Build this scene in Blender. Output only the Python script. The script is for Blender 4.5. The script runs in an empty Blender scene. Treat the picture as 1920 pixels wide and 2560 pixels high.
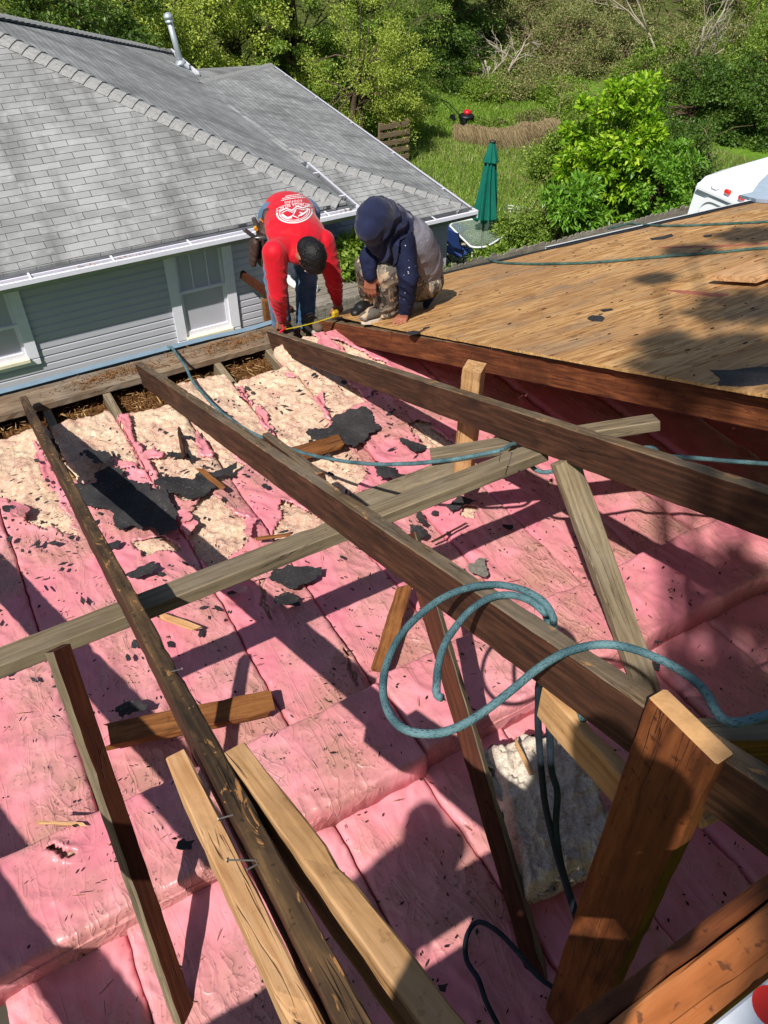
import bpy, bmesh, math, random
import numpy as np
from mathutils import Vector, Matrix, Quaternion
from mathutils.bvhtree import BVHTree
from math import radians, sin, cos, pi

S = bpy.context.scene
C = S.collection
# ---------------------------------------------------------------- camera (at eye point, looking down the rafters)
CAMR = np.array([[0.8651718417190739, -0.32956538033888194, 0.37797399960647377],
                 [-0.5013336627448203, -0.5863484177115754, 0.6362861711887156],
                 [0.01192656259319147, -0.739987968232741, -0.6725143596797694]])
FPX = 1974.79
cam_d = bpy.data.cameras.new('camera'); cam = bpy.data.objects.new('camera', cam_d); C.objects.link(cam)
m = Matrix.Identity(4)
for i in range(3):
    m[i][0] = CAMR[i, 0]; m[i][1] = -CAMR[i, 1]; m[i][2] = -CAMR[i, 2]
cam.matrix_world = m
cam_d.sensor_fit = 'VERTICAL'; cam_d.sensor_height = 36.0; cam_d.lens = 36.0 * FPX / 2560.0
cam_d.clip_start = 0.02; cam_d.clip_end = 600
S.camera = cam
S.render.resolution_x = 768; S.render.resolution_y = 1024
# ---------------------------------------------------------------- daylight
SUNV = Vector((-0.67, -0.46, 1.0)).normalized()
w = bpy.data.worlds.new('World'); S.world = w; w.use_nodes = True
nt = w.node_tree; nt.nodes.clear()
sky = nt.nodes.new('ShaderNodeTexSky'); sky.sky_type = 'NISHITA'; sky.sun_disc = False
sky.sun_elevation = math.asin(SUNV.z); sky.sun_rotation = math.atan2(SUNV.x, SUNV.y)
sky.air_density = 1.0; sky.dust_density = 1.0; sky.ozone_density = 1.0
bg = nt.nodes.new('ShaderNodeBackground'); bg.inputs['Strength'].default_value = 0.068
wo = nt.nodes.new('ShaderNodeOutputWorld')
nt.links.new(sky.outputs[0], bg.inputs[0]); nt.links.new(bg.outputs[0], wo.inputs[0])
sd = bpy.data.lights.new('sun', 'SUN'); sd.energy = 4.9; sd.angle = radians(0.5); sd.color = (1.0, 0.955, 0.88)
sun = bpy.data.objects.new('sun', sd); C.objects.link(sun)
sun.rotation_euler = SUNV.to_track_quat('Z', 'Y').to_euler(); sun.location = SUNV * 30
S.view_settings.view_transform = 'Standard'; S.view_settings.look = 'None'
S.view_settings.exposure = 0.28; S.view_settings.gamma = 1.0

# ---------------------------------------------------------------- survey helpers (bearing + a known plane -> point in metres)
PITCH = radians(19.9)
RN = np.array([0, sin(PITCH), cos(PITCH)])      # normal of the roof slope
def bearing(x, y): return CAMR @ np.array([(x - 960) / FPX, (y - 1280) / FPX, 1.0])
def on_plane(x, y, n, c):
    d = bearing(x, y); return Vector(d * (c / float(np.dot(n, d))))
def roof_at(x, y, h=1.0): return on_plane(x, y, RN, -h)
def at_z(x, y, z): return on_plane(x, y, np.array([0, 0, 1.]), z)
def at_y(x, y, Y): return on_plane(x, y, np.array([0, 1., 0]), Y)
def at_x(x, y, X): return on_plane(x, y, np.array([1., 0, 0]), X)
def roof_z(Y, h=1.0): return (-h - Y * sin(PITCH)) / cos(PITCH)

# ---------------------------------------------------------------- noise
def _h(ix, iy, seed):
    n = (ix.astype(np.int64) * 374761393 + iy.astype(np.int64) * 668265263 + seed * 1274126177) & 0x7fffffff
    n = ((n ^ (n >> 13)) * 1274126177) & 0x7fffffff
    return ((n ^ (n >> 16)) & 0xffff) / 65535.0
def vn(x, y, seed=0):
    x = np.asarray(x, float); y = np.asarray(y, float)
    ix = np.floor(x); iy = np.floor(y); fx = x - ix; fy = y - iy
    fx = fx * fx * (3 - 2 * fx); fy = fy * fy * (3 - 2 * fy)
    ix = ix.astype(np.int64); iy = iy.astype(np.int64)
    a = _h(ix, iy, seed); b = _h(ix + 1, iy, seed); c = _h(ix, iy + 1, seed); d = _h(ix + 1, iy + 1, seed)
    return a + (b - a) * fx + (c - a) * fy + (a - b - c + d) * fx * fy
def fbm(x, y, seed=0, o=4):
    s = 0; a = .5; t = 0
    for i in range(o):
        s = s + a * vn(x, y, seed + i * 17); t += a; a *= .5; x = x * 2.03 + 3.1; y = y * 2.03 + 1.7
    return s / t

# ---------------------------------------------------------------- objects
def tag(o, label=None, cat=None, group=None, kind=None):
    if label: o['label'] = label
    if cat: o['category'] = cat
    if group: o['group'] = group
    if kind: o['kind'] = kind
    return o
def link(o, parent=None):
    C.objects.link(o)
    if parent: o.parent = parent
    return o
def empty(name, loc=(0, 0, 0)):
    o = bpy.data.objects.new(name, None); o.empty_display_size = .1; o.location = loc
    return link(o)
def mesh_obj(name, V, F, mats, parent=None, smooth=False, mi=None, uv=None, loc=None):
    me = bpy.data.meshes.new(name)
    me.from_pydata([tuple(v) for v in V], [], [tuple(f) for f in F])
    if not isinstance(mats, (list, tuple)): mats = [mats]
    for mm in mats: me.materials.append(mm)
    if mi is not None: me.polygons.foreach_set('material_index', np.asarray(mi, dtype=np.int32))
    if smooth: me.polygons.foreach_set('use_smooth', np.ones(len(me.polygons), bool))
    if uv is not None:
        l = me.uv_layers.new(name='UVMap'); uv = np.asarray(uv, float)
        li = np.empty(len(me.loops), np.int32); me.loops.foreach_get('vertex_index', li)
        l.data.foreach_set('uv', uv[li].ravel())
    me.update()
    o = bpy.data.objects.new(name, me)
    return link(o, parent)
class MB:
    def __init__(s): s.V = []; s.F = []; s.M = []; s.U = []
    def add(s, V, F, mi=0, U=None):
        b = len(s.V); s.V += [tuple(v) for v in V]; s.F += [tuple(i + b for i in f) for f in F]
        s.M += [mi] * len(F); s.U += [tuple(u) for u in U] if U is not None else [(v[0], v[1]) for v in V]
    def box(s, c, size, rot=None, mi=0):
        hx, hy, hz = [a / 2 for a in size]
        V = [Vector((x, y, z)) for x in (-hx, hx) for y in (-hy, hy) for z in (-hz, hz)]
        if rot is not None: V = [rot @ v for v in V]
        c = Vector(c); V = [v + c for v in V]
        s.add(V, [(0, 1, 3, 2), (4, 6, 7, 5), (0, 4, 5, 1), (2, 3, 7, 6), (0, 2, 6, 4), (1, 5, 7, 3)], mi)
    def bar(s, p0, p1, wd, dp, up=(0, 0, 1), mi=0):   # p0,p1 = centre line
        p0 = Vector(p0); p1 = Vector(p1); x = (p1 - p0); L = x.length; x.normalize()
        u = Vector(up); y = u.cross(x).normalized(); z = x.cross(y)
        R = Matrix((x, y, z)).transposed()
        s.box((p0 + p1) / 2, (L, wd, dp), R, mi)
    def tube(s, pts, r, n=8, mi=0, closed_ends=True, rs=None):
        pts = [Vector(p) for p in pts]; N = len(pts); V = []; U = []; d = 0
        prev = None
        for i, p in enumerate(pts):
            t = (pts[min(i + 1, N - 1)] - pts[max(i - 1, 0)]).normalized()
            if prev is None:
                a = Vector((0, 0, 1)) if abs(t.z) < .9 else Vector((1, 0, 0)); u = a.cross(t).normalized()
            else:
                u = (prev - t * prev.dot(t)).normalized()
            prev = u; v = t.cross(u)
            if i: d += (pts[i] - pts[i - 1]).length
            rr = rs[i] if rs else r
            for k in range(n):
                a = 2 * pi * k / n; V.append(p + (u * cos(a) + v * sin(a)) * rr); U.append((d, k / n))
        F = [(i * n + k, i * n + (k + 1) % n, (i + 1) * n + (k + 1) % n, (i + 1) * n + k) for i in range(N - 1) for k in range(n)]
        if closed_ends: F += [tuple(range(n - 1, -1, -1)), tuple(range((N - 1) * n, N * n))]
        s.add(V, F, mi, U)
    def lathe(s, c, prof, n=24, mi=0, axis=None):
        c = Vector(c); R = axis if axis is not None else Matrix.Identity(3); V = []
        for r, z in prof:
            for k in range(n):
                a = 2 * pi * k / n; V.append(c + R @ Vector((r * cos(a), r * sin(a), z)))
        F = [(i * n + k, i * n + (k + 1) % n, (i + 1) * n + (k + 1) % n, (i + 1) * n + k) for i in range(len(prof) - 1) for k in range(n)]
        F += [tuple(range(n - 1, -1, -1)), tuple(range((len(prof) - 1) * n, len(prof) * n))]
        s.add(V, F, mi)
    def build(s, name, mats, parent=None, smooth=False, uv=True):
        return mesh_obj(name, s.V, s.F, mats, parent, smooth, s.M, s.U if uv else None)
def spline(P, step=.02):
    P = [Vector(p) for p in P]; Q = [P[0] * 2 - P[1]] + P + [P[-1] * 2 - P[-2]]; out = []
    for i in range(1, len(Q) - 2):
        a, b, c, d = Q[i - 1:i + 3]; n = max(2, int((c - b).length / step))
        for k in range(n):
            t = k / n
            out.append(.5 * ((2 * b) + (c - a) * t + (2 * a - 5 * b + 4 * c - d) * t * t + (3 * b - a - 3 * c + d) * t ** 3))
    out.append(P[-1]); return out

# ---------------------------------------------------------------- materials
def lin(c):
    if isinstance(c, str):
        c = c.lstrip('#'); c = [int(c[i:i + 2], 16) / 255 for i in (0, 2, 4)]
        return tuple(((v / 12.92) if v <= .04045 else ((v + .055) / 1.055) ** 2.4) for v in c) + (1,)
    return tuple(c) + (1,)
class Mat:
    def __init__(s, name, rough=.7, spec=.4):
        s.m = bpy.data.materials.new(name); s.m.use_nodes = True; s.t = s.m.node_tree; s.N = s.t.nodes
        s.b = s.N['Principled BSDF']; s.b.inputs['Roughness'].default_value = rough
        s.b.inputs['Specular IOR Level'].default_value = spec
    def n(s, typ, **kw):
        nd = s.N.new(typ)
        for k, v in kw.items():
            if k in nd.inputs: nd.inputs[k].default_value = v
            else: setattr(nd, k, v)
        return nd
    def l(s, a, b): s.t.links.new(a, b)
    def coords(s, kind='Object', scale=(1, 1, 1), loc=(0, 0, 0), rnd=False, rot=(0, 0, 0)):
        tc = s.n('ShaderNodeTexCoord'); mp = s.n('ShaderNodeMapping'); mp.inputs['Scale'].default_value = scale
        mp.inputs['Location'].default_value = loc; mp.inputs['Rotation'].default_value = rot
        s.l(tc.outputs[kind], mp.inputs['Vector'])
        if rnd:
            oi = s.n('ShaderNodeObjectInfo'); ml = s.n('ShaderNodeMath', operation='MULTIPLY'); ml.inputs[1].default_value = 57.0
            s.l(oi.outputs['Random'], ml.inputs[0]); va = s.n('ShaderNodeVectorMath', operation='ADD')
            s.l(mp.outputs[0], va.inputs[0]); s.l(ml.outputs[0], va.inputs[1]); return va.outputs[0]
        return mp.outputs[0]
    def noise(s, vec, scale=5, detail=4, rough=.55, dist=0):
        nd = s.n('ShaderNodeTexNoise'); nd.inputs['Scale'].default_value = scale; nd.inputs['Detail'].default_value = detail
        nd.inputs['Roughness'].default_value = rough; nd.inputs['Distortion'].default_value = dist
        if vec is not None: s.l(vec, nd.inputs['Vector'])
        return nd.outputs['Fac']
    def vor(s, vec, scale=5, feature='F1', rand=1):
        nd = s.n('ShaderNodeTexVoronoi'); nd.feature = feature; nd.inputs['Scale'].default_value = scale
        nd.inputs['Randomness'].default_value = rand
        if vec is not None: s.l(vec, nd.inputs['Vector'])
        return nd
    def ramp(s, fac, stops, interp='LINEAR'):
        r = s.n('ShaderNodeValToRGB'); r.color_ramp.interpolation = interp; e = r.color_ramp.elements
        while len(e) < len(stops): e.new(.5)
        for el, (p, c) in zip(e, stops):
            el.position = p; el.color = lin(c) if not isinstance(c, float) else (c, c, c, 1)
        s.l(fac, r.inputs[0]); return r.outputs[0]
    def mix(s, fac, a, b, mode='MIX'):
        r = s.n('ShaderNodeMix'); r.data_type = 'RGBA'; r.blend_type = mode; r.clamp_factor = True
        for v, i in ((fac, 0), (a, 6), (b, 7)):
            if isinstance(v, bpy.types.NodeSocket): s.l(v, r.inputs[i])
            elif i == 0: r.inputs[i].default_value = v
            else: r.inputs[i].default_value = lin(v)
        return r.outputs[2]
    def math(s, op, a, b=0.0, clamp=False):
        r = s.n('ShaderNodeMath', operation=op); r.use_clamp = clamp
        for v, i in ((a, 0), (b, 1)):
            if isinstance(v, bpy.types.NodeSocket): s.l(v, r.inputs[i])
            else: r.inputs[i].default_value = v
        return r.outputs[0]
    def bump(s, h, strength=.3, dist=.01, prev=None):
        b = s.n('ShaderNodeBump'); b.inputs['Strength'].default_value = strength; b.inputs['Distance'].default_value = dist
        s.l(h, b.inputs['Height'])
        if prev is not None: s.l(prev, b.inputs['Normal'])
        return b.outputs[0]
    def out(s, col=None, rough=None, normal=None):
        if col is not None:
            if isinstance(col, bpy.types.NodeSocket): s.l(col, s.b.inputs['Base Color'])
            else: s.b.inputs['Base Color'].default_value = lin(col)
        if rough is not None:
            if isinstance(rough, bpy.types.NodeSocket): s.l(rough, s.b.inputs['Roughness'])
            else: s.b.inputs['Roughness'].default_value = rough
        if normal is not None: s.l(normal, s.b.inputs['Normal'])
        return s.m

def plain(name, col, rough=.6, spec=.4, var=.12, scale=12, bump=.15, metal=0):
    M = Mat(name, rough, spec); v = M.coords('Object', rnd=True)
    n = M.noise(v, scale, 5); c0 = lin(col)
    a = tuple(x * (1 - var) for x in c0[:3]); b = tuple(min(1, x * (1 + var)) for x in c0[:3])
    M.b.inputs['Metallic'].default_value = metal
    return M.out(M.ramp(n, [(.3, a), (.7, b)]), None, M.bump(M.noise(v, scale * 6, 3), bump, .003))

def wood(name, c_dark, c_mid, c_light, rough=.75, grain=1.0, stain=0.0, stain_col='#1a120c', grey=0.0, spec=.25, knots=True, chips=0.0):
    """sawn lumber: grain runs along the local X axis"""
    M = Mat(name, rough, spec); v = M.coords('Object', scale=(.7, 9, 9), rnd=True)
    v2 = M.coords('Object', scale=(2.0, 60, 60), rnd=True); vi = M.coords('Object', rnd=True)
    warp = M.noise(v, 1.1, 3)
    rings = M.math('FRACT', M.math('MULTIPLY', warp, 9.0 * grain))
    rings = M.math('PINGPONG', M.math('MULTIPLY', warp, 9.0 * grain), .5)
    fine = M.noise(v2, 2.0, 5, .65)
    mott = M.noise(M.coords('Object', scale=(3, 12, 12), rnd=True), 2.2, 6, .7, .8)
    f = M.math('ADD', M.math('ADD', M.math('MULTIPLY', rings, .55), M.math('MULTIPLY', fine, .55)), M.math('MULTIPLY', mott, .5))
    col = M.ramp(M.math('SUBTRACT', f, .22), [(.12, c_dark), (.45, c_mid), (.85, c_light)])
    blot = M.noise(vi, 3.0, 5, .6)
    if grey > 0:
        col = M.mix(M.math('MULTIPLY', M.ramp(blot, [(.4, 0.0), (.62, 1.0)]), grey), col, '#8a8378')
    if knots:
        kv = M.coords('Object', scale=(2.2, 7, 7), rnd=True)
        kd = M.vor(kv, 1.0).outputs['Distance']
        k = M.ramp(kd, [(.05, 1.0), (.13, 0.0)])
        col = M.mix(M.math('MULTIPLY', k, .7), col, c_dark)
    if stain > 0:
        sv = M.coords('Object', scale=(1, 2.2, 2.2), rnd=True)
        st = M.ramp(M.noise(sv, 2.6, 6, .62, .6), [(.48, 0.0), (.62, 1.0)])
        col = M.mix(M.math('MULTIPLY', st, stain), col, stain_col)
        sp = M.ramp(M.noise(vi, 55, 2), [(.63, 0.0), (.7, 1.0)])
        col = M.mix(M.math('MULTIPLY', sp, stain), col, stain_col)
    if chips > 0:
        cv = M.coords('Object', scale=(1.0, 3, 3), rnd=True)
        ch = M.ramp(M.noise(cv, 13, 4, .6, 1.0), [(.62, 0.0), (.66, 1.0)])
        col = M.mix(M.math('MULTIPLY', ch, chips), col, '#c08850')
    ck = M.math('ABSOLUTE', M.math('SUBTRACT', M.noise(M.coords('Object', scale=(.9, 16, 16), rnd=True), 1.6, 3, .5, .3), .5))
    ckm = M.ramp(M.noise(M.coords('Object', scale=(1.2, 3, 3), rnd=True), 2.0, 3), [(.5, 0.0), (.62, 1.0)])
    crk = M.math('MULTIPLY', M.ramp(ck, [(.004, 1.0), (.014, 0.0)]), ckm)
    col = M.mix(M.math('MULTIPLY', crk, .6), col, c_dark)
    nh = M.vor(M.coords('Object', scale=(4, 9, 9), rnd=True), 1.0).outputs['Distance']
    col = M.mix(M.ramp(nh, [(.022, .9), (.032, 0.0)]), col, '#15100d')
    lg = M.ramp(M.noise(M.coords('Object', scale=(.35, 1.5, 1.5), rnd=True), 1.7, 4, .6), [(.35, 0.0), (.65, .35)])
    col = M.mix(lg, col, c_dark)
    nb = M.bump(f, .5, .003); nb = M.bump(blot, .25, .004, nb); nb = M.bump(M.math('SUBTRACT', 1.0, crk), .8, .006, nb)
    return M.out(col, None, nb)
# ================================================================ lumber
rng = random.Random(7)
def lumber(name, p0, p1, wd, dp, side, top=None, label=None, cat='lumber', group=None, up=None, parent=None, chip=.0022, taper=None, step=.045, end_mat=None, bow=0.0, seed=None, ragged=False, cut0=0.0, cut1=0.0):
    """board whose TOP centre line runs p0 -> p1, wd across, dp deep, with worn chamfered edges"""
    p0 = Vector(p0); p1 = Vector(p1); up = Vector(up) if up is not None else Vector(RN)
    x = (p1 - p0); L = x.length; x.normalize(); y = up.cross(x).normalized(); z = x.cross(y)
    M4 = Matrix((x, y, z)).transposed().to_4x4(); M4.translation = p0
    n = max(2, int(L / step)); r = random.Random(seed if seed is not None else hash(name) % 9999 + int(abs(p0.x * 1000)))
    V = []; F = []; MI = []
    sd = r.random() * 100
    xs = np.linspace(0, L, n + 1); ch = .0035
    for i, xx in enumerate(xs):
        hw = wd / 2; bz = bow * 4 * (xx / L) * (1 - xx / L)
        by = .004 * (float(vn(xx * 1.3, sd)) - .5)
        c = [(-hw, -ch), (-hw + ch, 0), (hw - ch, 0), (hw, -ch), (hw, -dp + ch), (hw - ch, -dp), (-hw + ch, -dp), (-hw, -dp + ch)]
        ntch = [r.uniform(.003, .007) if r.random() < .04 else 0 for _ in range(2)]
        for j, (yy, zz) in enumerate(c):
            if j in (0, 1): yy += ntch[0] * (.6 if j == 0 else 1); zz -= ntch[0] * (1 if j == 0 else .5)
            if j in (2, 3): yy -= ntch[1] * (.6 if j == 3 else 1); zz -= ntch[1] * (1 if j == 3 else .5)
            jx = (r.random() - .5) * chip * 1.2; jz = (r.random() - .5) * chip
            xo = xx
            if ragged and i in (0, n): xo += (r.random() - .5) * .05
            if i == 0: xo += cut0 * (-zz / dp)
            if i == n: xo -= cut1 * (-zz / dp)
            V.append((xo, yy + jx + by, zz + jz + bz))
    for i in range(n):
        for j in range(8):
            F.append((i * 8 + j, i * 8 + (j + 1) % 8, (i + 1) * 8 + (j + 1) % 8, (i + 1) * 8 + j)); MI.append(1 if (top and j in (0, 1, 2)) else 0)
    F += [tuple(range(7, -1, -1)), tuple(range(n * 8, n * 8 + 8))]; MI += [2, 2] if end_mat else [0, 0]
    mats = [side] + ([top] if top else [side] if end_mat else []) + ([end_mat] if end_mat else [])
    o = mesh_obj(name, V, F, mats, None, False, MI); o.matrix_world = M4
    bm = bmesh.new(); bm.from_mesh(o.data); bmesh.ops.recalc_face_normals(bm, faces=bm.faces); bm.to_mesh(o.data); bm.free()
    if parent: o.parent = parent; o.matrix_parent_inverse = Matrix.Identity(4)
    if label: tag(o, label, cat, group)
    return o

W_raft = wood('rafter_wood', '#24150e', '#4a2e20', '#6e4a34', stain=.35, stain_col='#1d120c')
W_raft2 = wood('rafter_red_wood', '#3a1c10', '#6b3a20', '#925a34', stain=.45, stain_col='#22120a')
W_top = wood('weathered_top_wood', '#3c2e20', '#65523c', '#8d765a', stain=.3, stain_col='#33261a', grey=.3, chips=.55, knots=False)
W_topdark = wood('stained_top_wood', '#2a1f17', '#57422d', '#8a6a44', stain=.7, stain_col='#211811', chips=.7, knots=False)
W_grey = wood('weathered_grey_wood', '#4e4436', '#766954', '#93866d', stain=.12, stain_col='#4a4032', grain=.7)
W_greytan = wood('weathered_tan_wood', '#594b39', '#88785e', '#a6967a', stain=.25, stain_col='#5d4c39', grain=.8, grey=.35)
W_plate = wood('old_plate_wood', '#54422f', '#86705a', '#a8947a', stain=.35, stain_col='#4a3828', grey=.6, grain=.6)
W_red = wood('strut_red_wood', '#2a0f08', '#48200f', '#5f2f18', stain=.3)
W_tan = wood('fresh_tan_wood', '#a8774a', '#cc9f72', '#e0bc92', stain=.18, stain_col='#7a5128', grain=.8)
W_tan2 = wood('aged_tan_wood', '#8c663e', '#b98f62', '#d2ab82', stain=.3, stain_col='#5b3f22', grain=.9)
W_orange = wood('orange_fir_wood', '#45230f', '#7a4322', '#9c6438', stain=.75, stain_col='#2c150b', grain=.45, knots=False)
W_orstain = wood('pitch_stained_wood', '#84481f', '#b06a3a', '#c48a58', stain=.75, stain_col='#2b2422', grain=.5)
W_brown = wood('brown_scrap_wood', '#4a2a12', '#80502a', '#a5723f', stain=.3, stain_col='#2d1a0c')

metal_nail = plain('galvanised_nail', '#8b8680', .4, .6, metal=.8)
RT = 'rafters of the opened roof slope'
def on_r(X, Y, h=1.0): return Vector((X, Y, roof_z(Y, h)))
# rafters: X positions as surveyed, except the added doubled one
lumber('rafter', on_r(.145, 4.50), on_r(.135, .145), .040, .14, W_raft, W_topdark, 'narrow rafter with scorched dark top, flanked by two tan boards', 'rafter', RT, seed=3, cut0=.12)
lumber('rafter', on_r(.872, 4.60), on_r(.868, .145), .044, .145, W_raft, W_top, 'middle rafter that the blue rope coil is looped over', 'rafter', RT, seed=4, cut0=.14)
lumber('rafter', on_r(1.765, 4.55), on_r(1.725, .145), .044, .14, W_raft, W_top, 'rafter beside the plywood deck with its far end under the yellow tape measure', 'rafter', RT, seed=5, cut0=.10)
pD0 = roof_at(800, 800, 1.012); pD1 = roof_at(1920, 990, 1.012)
dD = (pD1 - pD0).normalized(); pD1 = pD0 + dD * 4.35
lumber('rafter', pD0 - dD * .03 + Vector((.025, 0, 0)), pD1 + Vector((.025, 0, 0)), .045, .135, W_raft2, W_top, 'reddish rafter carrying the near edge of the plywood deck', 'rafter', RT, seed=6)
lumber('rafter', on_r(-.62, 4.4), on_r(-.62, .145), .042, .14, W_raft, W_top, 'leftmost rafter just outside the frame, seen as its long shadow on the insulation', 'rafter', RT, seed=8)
lumber('rafter', on_r(-1.27, 4.4), on_r(-1.27, .145), .09, .14, W_raft, W_top, 'unseen doubled rafter added beyond the leftmost one to throw a shadow stripe', 'rafter', RT, seed=18)  # added out of view to throw a dark stripe on the near insulation
for k, X in enumerate((2.95, 3.75, 4.6, 5.4)):
    lumber('rafter', on_r(X, 4.45, 1.014), on_r(X, .145, 1.014), .042, .135, W_raft2, None, '%s rafter hidden under the plywood deck, counted from its open edge' % ('first', 'second', 'third', 'fourth')[k], 'rafter', RT, seed=20 + k)
# scab board on the middle rafter
lumber('scab_board', roof_at(655, 1085, 1.012) + Vector((.018, 0, 0)), roof_at(783, 1190, 1.012) + Vector((.026, 0, 0)), .036, .07, W_raft, W_top, 'short scab board nailed beside the middle rafter under the rope', 'board', seed=9)

# sistered boards beside the left rafter
lumber('sister_board', roof_at(440, 1882, 1.03), roof_at(440, 1882, 1.03) + (on_r(.085, .0, 1.03) - roof_at(440, 1882, 1.03)) * 1.0, .042, .10, W_tan, W_tan, 'pale tan board along the left side of the scorched rafter', 'board', 'boards nailed beside the left rafter', seed=11)
lumber('sister_board', roof_at(585, 1868, 1.0), on_r(.235, .145, 1.0), .045, .13, W_tan2, W_tan2, 'knotty tan board along the right side of the scorched rafter', 'board', 'boards nailed beside the left rafter', seed=12)

# purlins (flat, across the underside of the rafters)
lumber('purlin', roof_at(-90, 1640 + 34, 1.145), roof_at(1345, 1118, 1.145), .115, .042, W_grey, W_greytan, 'long grey purlin crossing under the left and middle rafters', 'purlin', 'purlins under the rafters', seed=13, chip=.001, cut1=.0)
lumber('purlin', roof_at(1075, 1130, 1.15), roof_at(1640, 1043, 1.15), .10, .042, W_grey, W_greytan, 'shorter pale purlin sticking out past the rafter toward the dark space under the deck', 'purlin', 'purlins under the rafters', seed=14, chip=.001)

# struts
def strut(top, bot, label, mat, seed, wd=.045, dp=.085, upv=(-1, .2, 0), top_mat=None):
    return lumber('strut', top, bot, wd, dp, mat, top_mat, label, 'strut', 'struts propping the purlins', up=upv, seed=seed)
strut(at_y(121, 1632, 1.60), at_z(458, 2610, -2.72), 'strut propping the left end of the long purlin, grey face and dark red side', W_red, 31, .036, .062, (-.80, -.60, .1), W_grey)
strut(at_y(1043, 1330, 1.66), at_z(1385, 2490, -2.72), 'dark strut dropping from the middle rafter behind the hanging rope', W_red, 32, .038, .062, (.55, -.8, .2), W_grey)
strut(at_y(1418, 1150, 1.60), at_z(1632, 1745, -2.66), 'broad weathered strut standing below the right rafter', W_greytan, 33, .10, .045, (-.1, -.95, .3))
lumber('post', at_x(1178, 928, 1.83), at_x(1150, 1215, 1.83) , .085, .09, W_tan2, W_tan2, 'short tan post standing behind the right rafter near the deck edge', 'post', up=(-.8, -.6, 0), seed=35)

# near post leaning against the middle rafter, cut end uppermost
pt = Vector((.822, .385, -1.172)); pbm = Vector((.822, .31, -2.75))
lumber('near_post', pt, pbm, .155, .042, W_orange, None, 'thick orange brown post with a freshly cut end standing against the middle rafter', 'post', up=(-1, 0, 0), seed=36, step=.05, chip=.003, bow=.01, end_mat=plain('fresh_cut_end', '#c99a68', .8, .2, var=.2, scale=25, bump=.4))
# light board under the middle rafter
lumber('brace_board', at_x(1368, 1712, .86), at_x(1640, 2010, .86), .03, .11, W_tan2, None, 'pale brace board tucked under the middle rafter behind the post', 'board', seed=37)
lumber('blocking', Vector((.95, .48, -1.40)), Vector((1.9, -.02, -1.42)), .07, .11, W_brown, W_grey, 'dark blocking beam running down to the right behind the post', 'beam', seed=38)
lumber('wood_block', at_y(1752, 2032, .47), at_y(1810, 2000, .47), .07, .04, W_tan, None, 'small pale wood block on the beam behind the post', 'block', up=(0, -.2, 1), seed=39)
# ridge boards lower right
lumber('ridge_board', Vector((-2.2, .124, -1.098)), Vector((6.8, .118, -1.098)), .024, .15, W_red, W_orange, 'rust coloured ridge board along the edge of the opening at bottom right', 'board', seed=41, up=(0, 0, 1))
lumber('ridge_board', Vector((-2.2, .078, -1.096)), Vector((6.8, .074, -1.096)), .062, .14, W_orstain, W_orstain, 'wide orange board with black pitch stains and nail holes at bottom right', 'board', seed=42, up=(0, 0, 1), chip=.002)

# nails
def nail(p, d, L=.05, label=None, bend=0):
    mb = MB(); p = Vector(p); d = Vector(d).normalized()
    q = p + d * L; mid = p + d * L * .5 + Vector((0, 0, bend))
    mb.tube(spline([p, mid, q], .008), .0016, 6); mb.tube([q, q + d * .0012], .0042, 8)
    o = mb.build('nail', metal_nail); tag(o, label, 'nail', 'bent nails left in the framing'); return o
nail(at_z(1248, 1155, -1.73), (0, 0, 1), .05, 'bent nail standing on the long purlin, left of the pair', .0)
nail(at_z(1272, 1162, -1.73), (.1, 0, 1), .05, 'bent nail standing on the long purlin, right of the pair')
def nail_px(a, b, h, label):
    p = roof_at(*a, h); q = roof_at(*b, h); nail(p, q - p, (q - p).length, label)
nail_px((583, 2037), (547, 2047), 1.0, 'upper nail bridging the pale board and dark rafter')
nail_px((642, 2151), (570, 2150), 1.0, 'long middle nail bridging the pale board and dark rafter')
nail_px((645, 2160), (618, 2174), 1.0, 'lowest short nail beside the dark rafter')
nail_px((425, 1680), (455, 1672), 1.0, 'thin pale nail on the right edge of the left rafter')

# plate and joists
lumber('wall_plate', Vector((-1.6, 4.62, -2.79)), Vector((1.86, 4.62, -2.79)), .215, .045, W_plate, W_plate, 'long weathered plank along the eave with the rafter ends sitting on it', 'plank', up=(0, 0, 1), seed=50, chip=.004, step=.05)
JL = ['ceiling joist outside the frame beyond the left rafter', 'second ceiling joist outside the frame on the left', 'ceiling joist at the far left edge of the picture', 'ceiling joist just left of the scorched rafter foot',
      'ceiling joist just right of the scorched rafter foot', 'ceiling joist midway between the scorched and middle rafter feet', 'ceiling joist just right of the middle rafter foot', 'ceiling joist with a white streak, midway between the middle and right rafter feet',
      'ceiling joist with a white streak just left of the right rafter foot', 'ceiling joist in the shade under the reddish rafter', 'ceiling joist in the dark, first under the plywood deck', 'ceiling joist in the dark, second under the plywood deck', 'ceiling joist in the dark, third under the plywood deck']
for k in range(13):
    X = .249 - .372 * 4 + .372 * k
    lumber('ceiling_joist', Vector((X, 4.67, -2.836)), Vector((X, -.6, -2.836)), .048, .14, W_grey, W_greytan, None, None, up=(0, 0, 1), seed=60 + k, step=.2)
    o = C.objects[-1]
    tag(o, JL[k], 'joist', 'ceiling joists')
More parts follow.
